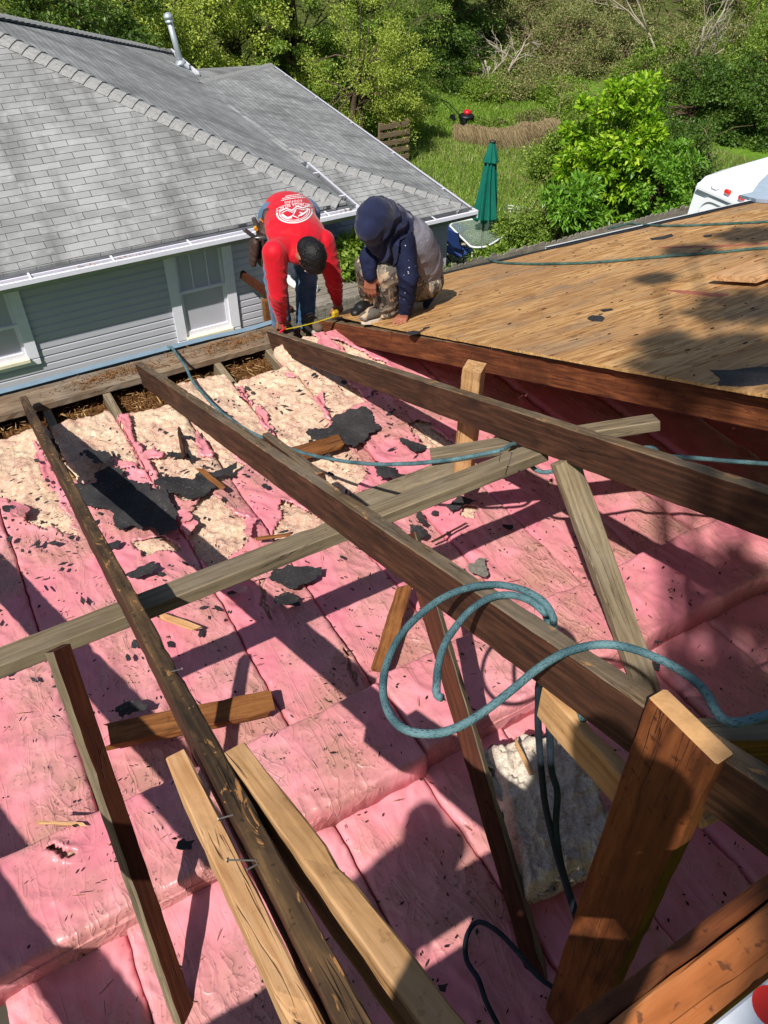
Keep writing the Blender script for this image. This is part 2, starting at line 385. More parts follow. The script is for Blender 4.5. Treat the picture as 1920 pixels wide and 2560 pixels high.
def strip(name, P, th, mat, label=None, cat=None, group=None, kind=None, up=Vector((0, 0, 1)), parent=None, noise_=0.0, z_bot=None):
    """polygon P (3-D, roughly planar) given thickness th"""
    bm = bmesh.new(); vs = [bm.verts.new(p) for p in P]; f = bm.faces.new(vs)
    bmesh.ops.triangulate(bm, faces=[f])
    r = bmesh.ops.extrude_face_region(bm, geom=bm.faces[:]); ev = [e for e in r['geom'] if isinstance(e, bmesh.types.BMVert)]
    for v in ev: v.co += up * (-th)
    bmesh.ops.recalc_face_normals(bm, faces=bm.faces)
    me = bpy.data.meshes.new(name); bm.to_mesh(me); bm.free(); me.materials.append(mat)
    o = bpy.data.objects.new(name, me); link(o, parent)
    if label or kind: tag(o, label, cat, group, kind)
    return o
M_flash = plain('blue_grey_flashing', '#8fa6b4', .35, .5, var=.1, metal=.3)
M_felt_edge = plain('felt_edge', '#1c1c1f', .9)
fl = empty('eave_flashing', (0, 4.77, -2.8)); tag(fl, 'pale blue metal flashing strip along the outer edge of the eave plank', 'flashing')
mb = MB()
for i in range(24):
    x0 = -1.6 + i * .15; x1 = x0 + .15; y0 = 4.75 + .03 * float(vn(i * .5, 3)); y1 = 4.75 + .03 * float(vn(i * .5 + .5, 3))
    z = -2.80 + .012 * math.sin(i)
    mb.add([(x0, y0, -2.80), (x1, y1, -2.80), (x1, y1 + .06, -2.805), (x0, y0 + .06, -2.805), (x0, y0 + .075, -2.88), (x1, y1 + .075, -2.88)], [(0, 1, 2, 3), (3, 2, 5, 4)])
o = mb.build('metal_strip', M_flash, fl); o.location = -fl.location
sol = o.modifiers.new('s', 'SOLIDIFY'); sol.thickness = .002
strip('felt_edge', [at_z(a, b, -2.812) for a, b in ((195, 955), (270, 925), (430, 880), (450, 895), (330, 905), (200, 965))], .003, M_felt_edge, parent=None).parent = fl
C.objects['felt_edge'].matrix_parent_inverse = Matrix.Translation(-fl.location)

# our own building below the opening
M_ply_ceil = plain('plaster_ceiling', '#4a433b', .9)
mb = MB(); mb.box((2.2, 2.0, -3.02), (9.2, 5.5, .04)); o = mb.build('ceiling_boards', M_ply_ceil); tag(o, kind='structure')
M_ext = plain('own_house_wall', '#9aa09e', .7)
mb = MB(); mb.box((2.3, 4.765, -4.6), (9.4, .1, 3.15)); o = mb.build('own_house_wall', M_ext); tag(o, 'outer wall of the house being reroofed, below the eave', 'wall')
mb = MB(); mb.box((2.3, 4.69, -2.98), (9.4, .03, .26)); o = mb.build('eave_blocking', W_plate); tag(o, 'weathered blocking board under the eave plank', 'board')
# ================================================================ insulation
def film_mat(name, base, dirt=1.0):
    M = Mat(name, .38, .5); v = M.coords('Object')
    big = M.noise(v, 2.2, 5, .6)
    col = M.ramp(big, [(.3, '#c7707f'), (.5, '#d98691'), (.72, '#e5a0a9')])
    speck = M.ramp(M.noise(v, 70, 3, .6), [(.59, 0.0), (.66, 1.0)])
    dm = M.ramp(M.noise(v, 3.1, 4, .6), [(.42, 0.0), (.7, 1.0)])
    col = M.mix(M.math('MULTIPLY', dm, .85 * dirt), col, '#ad7f70')
    col = M.mix(M.math('MULTIPLY', M.math('MULTIPLY', speck, dm), .75), col, '#3a2522')
    sp2 = M.ramp(M.vor(v, 26).outputs['Distance'], [(.04, 1.0), (.07, 0.0)])
    col = M.mix(M.math('MULTIPLY', sp2, .6), col, '#40282a')
    # crinkles
    wv = M.coords('Object', scale=(1, .55, 1))
    vv = M.n('ShaderNodeVectorMath', operation='ADD'); M.l(wv, vv.inputs[0])
    dn = M.n('ShaderNodeTexNoise'); dn.inputs['Scale'].default_value = 6; M.l(wv, dn.inputs['Vector'])
    sc = M.n('ShaderNodeVectorMath', operation='SCALE'); sc.inputs['Scale'].default_value = .35; M.l(dn.outputs['Color'], sc.inputs[0]); M.l(sc.outputs[0], vv.inputs[1])
    def crease(n_, w_): return M.ramp(M.math('ABSOLUTE', M.math('SUBTRACT', n_, .5)), [(0.0, 1.0), (w_ * .35, .45), (w_, 0.0)])
    wm = M.ramp(M.noise(v, 3.1, 3, .5), [(.42, .06), (.66, 1.0)])
    wm2 = M.ramp(M.noise(M.coords('Object', loc=(5, 2, 1)), 4.2, 3, .55), [(.52, 0.0), (.66, 1.0)])
    c1 = crease(M.noise(vv.outputs[0], 4.0, 2, .45), .05); c2 = crease(M.noise(M.coords('Object', scale=(4, 1.2, 3), rot=(0, 0, .35)), 1.6, 2, .4, 1.0), .045)
    c3 = crease(M.noise(M.coords('Object', scale=(5, 2.0, 3), rot=(0, 0, -.7)), 2.4, 2, .45, 1.3), .06); c4 = crease(M.noise(vv.outputs[0], 15, 2, .5), .10)
    hh = M.math('ADD', M.math('MULTIPLY', M.math('ADD', c1, c3), wm), M.math('MULTIPLY', c2, M.math('ADD', M.math('MULTIPLY', wm, .5), .35))); hh = M.math('ADD', hh, M.math('MULTIPLY', M.math('MULTIPLY', c4, wm2), .7))
    soft = M.noise(v, 7, 2, .4)
    nb = M.bump(soft, .35, .03); nb = M.bump(hh, .48, .005, nb)
    rg = M.ramp(M.noise(v, 18, 3), [(.35, .3), (.65, .52)])
    M.b.inputs['Coat Weight'].default_value = .15; M.b.inputs['Coat Roughness'].default_value = .18
    M.b.inputs['Subsurface Weight'].default_value = 0
    return M.out(col, rg, nb)
M_film = film_mat('pink_plastic_film', None)
def fluff_mat(name, stops, dark='#7a5a48'):
    M = Mat(name, .95, .1); v = M.coords('Object')
    dn = M.n('ShaderNodeTexNoise'); dn.inputs['Scale'].default_value = 9; dn.inputs['Detail'].default_value = 3; M.l(v, dn.inputs['Vector'])
    sc = M.n('ShaderNodeVectorMath', operation='SCALE'); sc.inputs['Scale'].default_value = .16; M.l(dn.outputs['Color'], sc.inputs[0])
    va = M.n('ShaderNodeVectorMath', operation='ADD'); M.l(v, va.inputs[0]); M.l(sc.outputs[0], va.inputs[1])
    a = M.noise(va.outputs[0], 14, 6, .68); b = M.noise(va.outputs[0], 60, 5, .7, 1.5)
    col = M.ramp(M.noise(va.outputs[0], 7, 5, .6), stops)
    col = M.mix(M.ramp(b, [(.28, .5), (.48, 0.0)]), col, dark)
    st_ = M.math('ABSOLUTE', M.math('SUBTRACT', M.noise(va.outputs[0], 26, 3, .6, 3.0), .5)); col = M.mix(M.ramp(st_, [(.008, .55), (.03, 0.0)]), col, dark); st2 = M.math('ABSOLUTE', M.math('SUBTRACT', M.noise(va.outputs[0], 17, 3, .6, 4.0), .52)); col = M.mix(M.ramp(st2, [(.006, .7), (.03, 0.0)]), col, '#f3e6d2')
    sp = M.ramp(M.noise(v, 48, 2), [(.69, 0.0), (.74, 1.0)]); col = M.mix(M.math('MULTIPLY', sp, .6), col, '#4a3428')
    fs = M.noise(M.coords('Object', scale=(30, 90, 60)), 1.0, 4, .7, 2.5); nb = M.bump(a, .45, .015); nb = M.bump(b, .6, .005, nb); nb = M.bump(fs, .5, .004, nb)
    return M.out(col, None, nb)
M_fluff = fluff_mat('cream_glass_fibre', [(.3, '#ad7f70'), (.45, '#cda68f'), (.6, '#dabd9f'), (.8, '#e5cfb4')])
M_fluffgrey = fluff_mat('dusty_glass_fibre', [(.3, '#a48f84'), (.48, '#c9baab'), (.7, '#ddd2c4')], '#5f524a')

def px_poly(P, z=-2.70, s=1.0, ox=0, oy=0): return np.array([tuple(at_z(x * s + ox, y * s + oy, z))[:2] for x, y in P])
k = 640 / 1659
R1 = dict(s=k, ox=0, oy=950); R2 = dict(s=k, ox=500, oy=850); R9 = dict(s=600 / 1659, ox=900, oy=1000)
FLUFF = [px_poly(P, **a) for P, a in [
    ([(-400, 300), (-50, 200), (200, 150), (240, 400), (260, 560), (400, 800), (500, 1000), (540, 1050), (470, 1020), (350, 960), (260, 970), (190, 920), (180, 860), (60, 800), (0, 740), (-260, 700)], R1),
    ([(380, 330), (400, 150), (560, 100), (700, 60), (1240, 0), (1500, 480), (1600, 560), (1520, 640), (1400, 690), (1400, 800), (1200, 800), (1060, 700), (1000, 690), (900, 700), (700, 720), (500, 700), (400, 560)], R1),
    ([(-400, 120), (-400, -50), (230, -60), (560, -100), (700, -100), (800, 100), (1000, 340), (1080, 420), (960, 470), (850, 560), (1000, 740), (1080, 850), (1060, 950), (1000, 1010), (900, 1010), (500, 700), (0, 430), (-300, 250)], R2),
    ([(1220, 880), (1300, 790), (1400, 760), (1480, 820), (1540, 880), (1610, 920), (1620, 1060), (1520, 1150), (1480, 1240), (1320, 1230), (1240, 1050)], R1),
    ([(850, 1070), (1050, 1030), (1190, 1080), (1200, 1120), (1090, 1110), (940, 1170), (870, 1110)], R1),
    ([(540, 1040), (700, 1100), (900, 1200), (700, 1340), (470, 1290), (470, 1240), (510, 1150)], R2),
    ([(1330, 570), (1430, 510), (1600, 650), (1700, 760), (1600, 780), (1440, 720)], R2),
    ([(800, -20), (860, 0), (960, 40), (1250, 190), (1500, 330), (1350, 300), (1000, 140)], R2),
    ([(700, 770), (800, 740), (830, 770), (800, 850), (700, 830)], R9), ([(1280, 560), (1330, 560), (1330, 620), (1290, 620)], R9),
    ([(1330, 180), (1360, 190), (1390, 330), (1420, 420), (1400, 450), (1360, 330)], dict(s=.4822, ox=0, oy=1200 + 150)),
    ([(1340, 870), (1420, 960), (1480, 1100), (1440, 1080), (1380, 980)], dict(s=.4822, ox=200, oy=1200)),
    ([(600, 1690), (660, 1680), (700, 1700), (640, 1715)], dict(s=.5787, ox=0, oy=1010)), ([(240, 960), (300, 960), (400, 1010), (330, 1030), (260, 1010)], dict(s=.5787, ox=0, oy=1600))]]
FLUFF += [px_poly([(150, 200), (420, 200), (430, 420), (500, 620), (480, 700), (430, 760), (380, 640), (260, 430)], **R1), px_poly([(1100, 500), (1500, 440), (1560, 600), (1400, 690), (1200, 620)], **R1), px_poly([(-60, 440), (140, 500), (420, 700), (480, 800), (200, 640), (-60, 520)], **R2)]
HOLES = [px_poly(P, **a) for P, a in [
    ([(780, 250), (830, 245), (860, 310), (855, 380), (940, 500), (1040, 690), (1010, 700), (910, 510), (830, 390), (790, 340)], R1),
    ([(720, 540), (900, 555), (880, 595), (740, 590)], R1), ([(900, 590), (990, 650), (930, 690), (830, 680), (800, 625)], R1),
    ([(1285, 350), (1320, 370), (1390, 510), (1320, 500), (1275, 420)], R1), ([(920, 500), (1000, 460), (1060, 500), (1040, 530), (940, 530)], R1),
    ([(370, 440), (420, 440), (470, 630), (450, 620), (400, 510)], R2), ([(740, 360), (785, 360), (855, 520), (830, 510), (775, 440)], R2),
    ([(230, 300), (280, 310), (330, 400), (300, 390)], R2), ([(560, 210), (610, 215), (620, 245), (570, 240)], R2)]]
def inside(x, y, poly):
    r = np.zeros(x.shape, bool); n = len(poly); j = n - 1
    for i in range(n):
        xi, yi = poly[i]; xj, yj = poly[j]
        c = ((yi > y) != (yj > y)) & (x < (xj - xi) * (y - yi) / ((yj - yi) + 1e-12) + xi); r ^= c; j = i
    return r
def fluffy(x, y):
    u = x + .032 * (fbm(x * 14, y * 14, 5) - .5) * 2; v = y + .032 * (fbm(x * 14, y * 14, 9) - .5) * 2
    r = np.zeros(x.shape, bool)
    for p in FLUFF: r |= inside(u, v, p)
    for p in HOLES: r &= ~inside(u, v, p)
    return r
def ridged(x, y, seed):
    wx = x + .5 * fbm(x * 1.3, y * 1.3, seed + 3); wy = y + .5 * fbm(x * 1.3, y * 1.3, seed + 5)
    n = fbm(wx, wy, seed, 4); return (1 - np.abs(2 * n - 1)) ** 4

def batt(x0, x1, y0, y1, zt, th, label, along='y', seed=0, step=.009, film=True, fluff=None, group=None, sag=.02, seam=None):
    root = empty('insulation_batt', ((x0 + x1) / 2, (y0 + y1) / 2, zt - th)); tag(root, label, 'insulation', group)
    nx = int((x1 - x0) / step) + 1; ny = int((y1 - y0) / step) + 1
    gx, gy = np.meshgrid(np.linspace(x0, x1, nx), np.linspace(y0, y1, ny))
    ex = np.minimum(gx - x0, x1 - gx); ey = np.minimum(gy - y0, y1 - gy)
    # wobbling edges
    wob = .018 * (fbm(gy * 3, gx * 0 + seed, seed + 1) - .5) * 2 if along == 'y' else .018 * (fbm(gx * 3, gy * 0 + seed, seed + 1) - .5) * 2
    if seam is not None:
        def wb(k_): return .016 * (fbm(gy * 2.6, gy * 0 + k_ * 3.3, k_ + 500) - .5) * 2 + .006 * (fbm(gy * 11, gy * 0 + k_, k_ + 600) - .5) * 2
        tt = (gx - x0) / (x1 - x0); wob = (wb(seam) * (1 - tt) + wb(seam + 1) * tt) / 1.2
    if along == 'y': px = gx + wob * 1.2; py = gy
    else: px = gx; py = gy + wob * 1.2
    rr = .016 if film else .03
    e = np.minimum(ex, ey); e = np.minimum(ex if along == 'y' else ey, (ey if along == 'y' else ex))
    t = np.clip(e / rr, 0, 1); drop = (1 - np.sqrt(np.clip(1 - (1 - t) ** 2, 0, 1)))
    wid = (x1 - x0) if along == 'y' else (y1 - y0)
    crown = (np.clip((ex if along == 'y' else ey) / (wid / 2), 0, 1)) ** .5
    base = zt - drop * th * (.38 if along == 'y' else .92) + .008 * (crown - 1) + sag * (fbm(gx * 1.5, gy * 1.2, seed + 7) - .5)
    if along == 'y': wr = ridged(gx * 6, gy * 2.6, seed) + .5 * ridged(gx * 13, gy * 6, seed + 2)
    else: wr = ridged(gx * 2.4, gy * 5, seed) + .5 * ridged(gx * 6, gy * 11, seed + 2)
    # seam gathers near the long edges
    en = (ex if along == 'y' else ey)
    ga = np.exp(-en / .05) * (fbm((gy if along == 'y' else gx) * 22 + en * 30, en * 12, seed + 4) - .5) * .03
    rot_ = .9 * (fbm(gx * 1.1, gy * 1.1, seed + 51) - .5); ru = gx + gy * rot_; rv = gy - gx * rot_
    zf = base + .007 * wr + ga * 1.0 + .007 * ridged(ru * 3.6 + seed, rv * 1.0, seed + 31) + .005 * ridged(ru * 7, rv * 2.2, seed + 33) ** 2
    F = fluffy(px, py) if film else np.ones(px.shape, bool)
    idx = np.arange(nx * ny).reshape(ny, nx)
    quad = np.stack([idx[:-1, :-1], idx[:-1, 1:], idx[1:, 1:], idx[1:, :-1]], -1).reshape(-1, 4)
    Fq = (F[:-1, :-1] & F[:-1, 1:] & F[1:, 1:] & F[1:, :-1]).reshape(-1)
    loc = np.array(root.location)
    if film and (~Fq).any():
        # torn edge curls up
        nb = F.astype(float)
        for _ in range(3):
            q = np.pad(nb, 1, mode='edge'); nb = (q[:-2, 1:-1] + q[2:, 1:-1] + q[1:-1, :-2] + q[1:-1, 2:] + q[1:-1, 1:-1]) / 5
        zz = zf + nb * (~F) * .05 * fbm(gx * 20, gy * 20, seed + 11)
        P = np.stack([px, py, zz], -1).reshape(-1, 3) - loc
        q = quad[~Fq]; used = np.unique(q); mp = -np.ones(nx * ny, int); mp[used] = np.arange(len(used))
        o = mesh_obj('facing', P[used].tolist(), mp[q].tolist(), M_film, root, True)
        s = o.modifiers.new('s', 'SOLIDIFY'); s.thickness = .0015; s.offset = 1
    if Fq.any():
        # dilate
        g = F.copy()
        for _ in range(5):
            q = np.pad(g, 1, mode='edge'); g = q[:-2, 1:-1] | q[2:, 1:-1] | q[1:-1, :-2] | q[1:-1, 2:] | g
        Gq = (g[:-1, :-1] & g[:-1, 1:] & g[1:, 1:] & g[1:, :-1]).reshape(-1)
        bil = .030 * (fbm(gx * 7, gy * 7, seed + 21, 5) - .5) * 2 + .010 * ridged(gx * 16, gy * 16, seed + 23) + .010 * (fbm(gx * 45, gy * 45, seed + 25, 3) - .5) * 2
        zz = base - .012 + bil * np.clip(np.minimum(en / .03, 1), .3, 1)
        zz = np.where(F, zz, np.minimum(zz, zf - .008)) if film else zz
        P = np.stack([px, py, zz], -1).reshape(-1, 3) - loc
        q = quad[Gq]; used = np.unique(q); mp = -np.ones(nx * ny, int); mp[used] = np.arange(len(used))
        o = mesh_obj('fibre_core', P[used].tolist(), mp[q].tolist(), fluff or M_fluff, root, True)
    # body below
    mb = MB(); mb.box((0, 0, th * .35), ((x1 - x0) * .93, (y1 - y0) * .97, th * .62)); mb.build('batt_body', M_film if film else M_fluffgrey, root)
    return root
XS = [-1.30, -.92, -.545, -.165, .205, .570, .945, 1.315, 1.69, 2.06, 2.43, 2.80, 3.17]
GL = 'insulation batts laid between the joists'
names = ['outermost pink batt at the left edge of the opening', 'pink batt left of the scorched rafter, its far half torn open', 'pink batt crossing under the scorched left rafter', 'batt under the big sheet of black felt', 'batt with the large bare cream patch left of the middle rafter', 'batt mostly hidden beneath the middle rafter', 'torn batt with the square black felt scrap, right of the middle rafter', 'pink batt between the right rafter and the black felt scrap', 'batt behind the short tan post', 'shaded batt under the near edge of the plywood deck', 'dark batt under the plywood deck, second from its edge', 'deepest dark batt under the plywood deck']
XS += [3.54, 3.91, 4.28]
names += ['unseen dark batt deep under the plywood deck', 'unseen dark batt farther under the plywood deck', 'unseen dark batt farthest under the plywood deck']
for i in range(15):
    ye = 4.12 + .10 * math.sin(i * 2.3)
    if i >= 8: ye = 4.3
    batt(XS[i] - .003, XS[i + 1] + .003, 1.42, ye, -2.695 + .012 * math.sin(i * 1.7), .13, names[i], seam=i, seed=40 + i * 3, group=GL, step=.009 if i < 10 else .02)
near = ['near pink batt at the bottom left corner', 'near pink batt below the left strut', 'near pink batt under the left strut foot', 'near pink batt under the pale board', 'near pink batt under the scorched rafter', 'shaded near batt left of the hanging rope loop', 'shaded near batt below the cream fibre slab', 'near batt behind the orange post', 'dark near batt right of the orange post', 'dark near batt at the right edge']
near += ['dark near batt beyond the right edge', 'second dark near batt beyond the right edge', 'third dark near batt beyond the right edge', 'fourth dark near batt beyond the right edge']
for i in range(2, 14):
    batt(XS[i] - .003 - .03, XS[i + 1] + .003 - .03, -.35, 1.30, -2.69 + .012 * math.cos(i * 2.1), .13, near[i - 2 if i - 2 < len(near) else -1], seam=i + 30, seed=140 + i * 3, group='near insulation batts below the cross batts', step=.009 if i < 8 else .02)
GC = 'insulation batts laid across the others'
batt(-1.7, .93, 1.215, 1.60, -2.565, .14, 'left cross batt laid over the others, running under the scorched rafter', 'x', 200, group=GC)
batt(.925, 4.3, 1.22, 1.61, -2.555, .14, 'right cross batt laid over the others below the weathered strut', 'x', 210, group=GC)
# cream slab
def slab():
    A = [at_z(1220, 1850, -2.46), at_z(1455, 1805, -2.46), at_z(1560, 2140, -2.50), at_z(1318, 2235, -2.50)]
    c = sum(A, Vector()) / 4; n = 70
    g = np.linspace(0, 1, n); U, V = np.meshgrid(g, g)
    P = [np.array(a - c) for a in A]
    B = (1 - U)[..., None] * (1 - V)[..., None] * P[0] + U[..., None] * (1 - V)[..., None] * P[1] + U[..., None] * V[..., None] * P[2] + (1 - U)[..., None] * V[..., None] * P[3]
    e = np.minimum(np.minimum(U, 1 - U), np.minimum(V, 1 - V)); dr = (1 - np.clip(e / .08, 0, 1)) ** 2
    B[..., 2] += .035 * (fbm(U * 9, V * 11, 77, 5) - .5) * 2 + .018 * ridged(U * 8, V * 10, 78) - .10 * dr
    B[..., :2] *= 1 + .06 * (fbm(U * 7, V * 7, 79) - .5)[..., None]
    idx = np.arange(n * n).reshape(n, n); q = np.stack([idx[:-1, :-1], idx[:-1, 1:], idx[1:, 1:], idx[1:, :-1]], -1).reshape(-1, 4)
    o = mesh_obj('insulation_slab', B.reshape(-1, 3).tolist(), q.tolist(), M_fluffgrey, None, True); o.location = c
    s = o.modifiers.new('s', 'SOLIDIFY'); s.thickness = .09; s.offset = -1
    # make sure the faces look up
    if o.data.polygons[10].normal.z < 0: o.data.flip_normals()
    tag(o, 'loose cream coloured fibre slab lying upside down behind the hanging rope', 'insulation')
slab()

# ---------------------------------------------------------------- felt, scraps, debris
M_felt = Mat('black_roofing_felt', .8, .3); v = M_felt.coords('Object', rnd=True)
M_felt = M_felt.out(M_felt.mix(M_felt.ramp(M_felt.noise(v, 90, 2), [(.6, 0.0), (.72, .5)]), M_felt.ramp(M_felt.noise(v, 5, 4), [(.3, '#222124'), (.7, '#3a3738')]), '#6b6560'), None, M_felt.bump(M_felt.noise(v, 14, 5), .6, .012))
def sheet(name, P2, z, mat, label, cat, group=None, th=.003, lift=.03, seed=0, sub=.03, plane=None):
    """jagged flat piece: outline P2 in metres, warped like stiff torn felt"""
    r = random.Random(seed); Q = []
    for i in range(len(P2)):
        a = Vector(P2[i]); b = Vector(P2[(i + 1) % len(P2)]); L = (b - a).length; n = max(1, int(L / .013)); nn = Vector((-(b - a).y, (b - a).x)).normalized() if L > 0 else Vector((0, 0))
        for k_ in range(n):
            p = a.lerp(b, k_ / n); Q.append(p + nn * ((r.random() - .5) * .012 + .02 * (float(vn(i * 7.3 + k_ * .35, seed)) - .5)) * (1 if k_ else .3))
    bm = bmesh.new(); c = sum((Vector(q) for q in Q), Vector((0, 0))) / len(Q)
    f = bm.faces.new([bm.verts.new((q.x - c.x, q.y - c.y, 0)) for q in Q])
    bmesh.ops.triangulate(bm, faces=[f])
    long_ = [e for e in bm.edges if e.calc_length() > .05]
    for _ in range(2):
        long_ = [e for e in bm.edges if e.calc_length() > .05]
        if long_: bmesh.ops.subdivide_edges(bm, edges=long_, cuts=1); bmesh.ops.triangulate(bm, faces=bm.faces[:])
    for vtx in bm.verts:
        x, y = vtx.co.x + c.x, vtx.co.y + c.y
        vtx.co.z = lift * (float(fbm(x * 5, y * 5, seed)) - .3) * 1.3
    ex = bmesh.ops.extrude_face_region(bm, geom=bm.faces[:])
    for e in ex['geom']:
        if isinstance(e, bmesh.types.BMVert): e.co.z += th
    bmesh.ops.recalc_face_normals(bm, faces=bm.faces)
    me = bpy.data.meshes.new(name); bm.to_mesh(me); bm.free(); me.materials.append(mat)
    o = bpy.data.objects.new(name, me); link(o); 
    if plane is None: o.location = (c.x, c.y, z)
    tag(o, label, cat, group); return o
ZF = -2.665
GF = 'torn scraps of black roofing felt on the insulation'
felts = [
 ([(455, 705), (640, 690), (700, 700), (800, 660), (900, 690), (970, 680), (985, 750), (1080, 740), (1100, 800), (1160, 900), (1160, 1000), (1040, 1015), (970, 970), (900, 980), (860, 960), (780, 1000), (740, 960), (745, 890), (700, 860), (600, 840), (520, 780)], R1, 'largest sheet of black felt, between the left and middle rafters'),
 ([(550, 510), (590, 480), (700, 500), (720, 520), (710, 590), (640, 590)], R1, 'small pentagon scrap of felt just beyond the largest sheet'),
 ([(620, 640), (700, 590), (800, 610), (790, 690), (700, 700), (640, 700)], R1, 'shaded felt scrap touching the far edge of the largest sheet'),
 ([(1000, 690), (1080, 660), (1250, 670), (1300, 610), (1390, 625), (1470, 590), (1540, 545), (1500, 640), (1390, 650), (1400, 700), (1330, 760), (1240, 800), (1180, 770), (1080, 760)], R1, 'curled brownish felt strip reaching toward the middle rafter'),
 ([(1090, 490), (1170, 480), (1310, 520), (1200, 525), (1090, 520)], R1, 'thin felt sliver at the foot of the dark hanging stick'),
 ([(820, 1296), (900, 1240), (990, 1195), (1010, 1215), (1040, 1240), (1000, 1290), (900, 1320)], R1, 'ragged felt scrap just above the long purlin near the scorched rafter'),
 ([(700, 1080), (790, 1065), (770, 1100), (710, 1105)], R1, 'tiny felt scrap with a splinter on it beside the scorched rafter'),
 ([(310, 410), (370, 410), (400, 480), (360, 500), (310, 440)], R1, 'rounded felt scrap in the shade beside the far end of the scorched rafter'),
 ([(30, 860), (100, 845), (95, 880), (40, 885)], R1, 'small felt scrap by the left edge of the picture'),
 ([(705, 600), (830, 590), (870, 520), (960, 480), (1080, 460), (1120, 500), (1115, 550), (1180, 575), (990, 730), (880, 650), (730, 660)], R2, 'big angular felt sheet right of the middle rafter, propped on a brown board'),
 ([(140, 530), (240, 560), (380, 630), (460, 700), (400, 690), (250, 620)], R2, 'felt strip hugging the far side of the middle rafter'),
 ([(960, 1000), (1080, 1010), (1165, 1015), (1145, 1060), (1060, 1100), (970, 1060)], R2, 'rectangular felt piece where the long purlin meets the middle rafter'),
 ([(1130, 860), (1200, 850), (1270, 850), (1285, 890), (1370, 900), (1400, 940), (1560, 905), (1500, 950), (1350, 990), (1240, 1030), (1240, 960), (1260, 920), (1140, 920)], R2, 'cluster of crumpled felt left of the short tan post'),
 ([(1290, 660), (1350, 660), (1470, 710), (1400, 760), (1330, 710)], R2, 'gritty grey felt piece near the short tan post'),
 ([(590, 760), (700, 700), (820, 710), (760, 740), (680, 780), (620, 820)], R9, 'dark felt leaf below the long purlin, left of its two nails'),
 ([(390, 810), (430, 810), (470, 870), (450, 910), (400, 870)], R9, 'narrow upright felt scrap near the top of the middle strut'),
 ([(340, 890), (400, 900), (465, 960), (430, 1000), (360, 970)], R9, 'lobed felt scrap beside the top of the middle strut'),
 ([(1180, 1090), (1260, 1070), (1390, 1085), (1390, 1120), (1270, 1180), (1170, 1140)], dict(s=.5787, ox=0, oy=800), 'dark glossy felt fold in the middle, below the long purlin'),
 ([(1190, 1215), (1250, 1190), (1300, 1210), (1300, 1245), (1190, 1245)], dict(s=.5787, ox=0, oy=800), 'small felt patch below the glossy fold'),
 ([(505, 330), (550, 290), (600, 285), (650, 297), (640, 320), (520, 350)], dict(s=.5787, ox=0, oy=1600), 'felt piece peeking out behind the long brown board'),
 ([(765, 915), (775, 885), (800, 867), (850, 880), (835, 920), (800, 925)], dict(s=.5787, ox=0, oy=1600), 'round felt scrap alone on the near pink film'),
 ([(1085, 985), (1120, 965), (1150, 1035), (1130, 1055), (1100, 1040)], dict(s=.5787, ox=0, oy=1600), 'felt scrap between the scorched rafter and the pale board'),
 ([(1120, 1395), (1190, 1420), (1170, 1440)], dict(s=.5787, ox=960, oy=800), 'pointed felt scrap beside the weathered strut'),
 ([(1150, 1480), (1190, 1500), (1185, 1530), (1160, 1520)], dict(s=.5787, ox=960, oy=800), 'dark felt scrap at the foot of the weathered strut'),
 ([(1540, 1600), (1590, 1575), (1615, 1580), (1590, 1625), (1550, 1625)], R9, 'four sided felt chip on pink film near the weathered strut'),
 ([(980, 880), (1050, 880), (1050, 915), (1000, 915)], R9, 'square felt chip in the purlin shadow'),
 ([(40, 1310), (70, 1330), (105, 1390), (90, 1400), (50, 1345)], dict(s=.5787, ox=960, oy=1600), 'felt sliver on shaded film at bottom centre'),
 ([(230, 1495), (275, 1490), (265, 1530), (240, 1525)], dict(s=.5787, ox=960, oy=1600), 'felt chip near the small rope loop'),
]
for i, (P, a, lab) in enumerate(felts):
    zz = ZF if i < 20 else (-2.55 if i == 20 else -2.66)
    Pw = [tuple(at_z(x * a['s'] + a['ox'], y * a['s'] + a['oy'], zz))[:2] for x, y in P]
    sheet('roofing_felt', Pw, zz + (.012 if i not in (1, 2) else .03), M_felt, lab, 'roofing felt', GF, seed=300 + i, lift=.055)
flaps = [
 ([(1600, 900), (1659, 910), (1620, 1080), (1600, 1040)], R1, 'pink film flap peeled beside the middle rafter, below the large cream patch'),
 ([(80, 800), (190, 830), (170, 900), (100, 930), (70, 860)], R1, 'pink film flap folded up near the left edge of the picture'),
 ([(430, 640), (490, 640), (510, 700), (450, 690)], R1, 'small pink film flap just right of the scorched rafter'),
 ([(1180, 910), (1260, 920), (1290, 960), (1230, 1010), (1170, 980)], R1, 'pink film flap at the right tip of the largest felt sheet'),
 ([(1040, 950), (1150, 940), (1150, 970), (1060, 1005), (1020, 990)], R2, 'pink film flap by the rectangular felt piece'),
 ([(1000, 1130), (1100, 1130), (1200, 1190), (1110, 1215), (1060, 1170)], dict(s=.4822, ox=100, oy=870), 'crumpled pink flap in the middle just beyond the long purlin'),
 ([(1100, 1260), (1280, 1290), (1290, 1330), (1150, 1320)], dict(s=.4822, ox=0, oy=860), 'crumpled pink flap beside the dark glossy felt fold'),
 ([(300, 600), (345, 590), (380, 640), (330, 670)], dict(s=.4822, ox=300, oy=1000), 'tiny pink flap standing up near the middle rafter')]
for i, (P, a, lab) in enumerate(flaps):
    Pw = [tuple(at_z(x * a['s'] + a['ox'], y * a['s'] + a['oy'], ZF))[:2] for x, y in P]
    sheet('film_flap', Pw, ZF + .006, M_film, lab, 'film scrap', 'torn flaps of pink film', seed=500 + i, lift=.09, th=.0015)
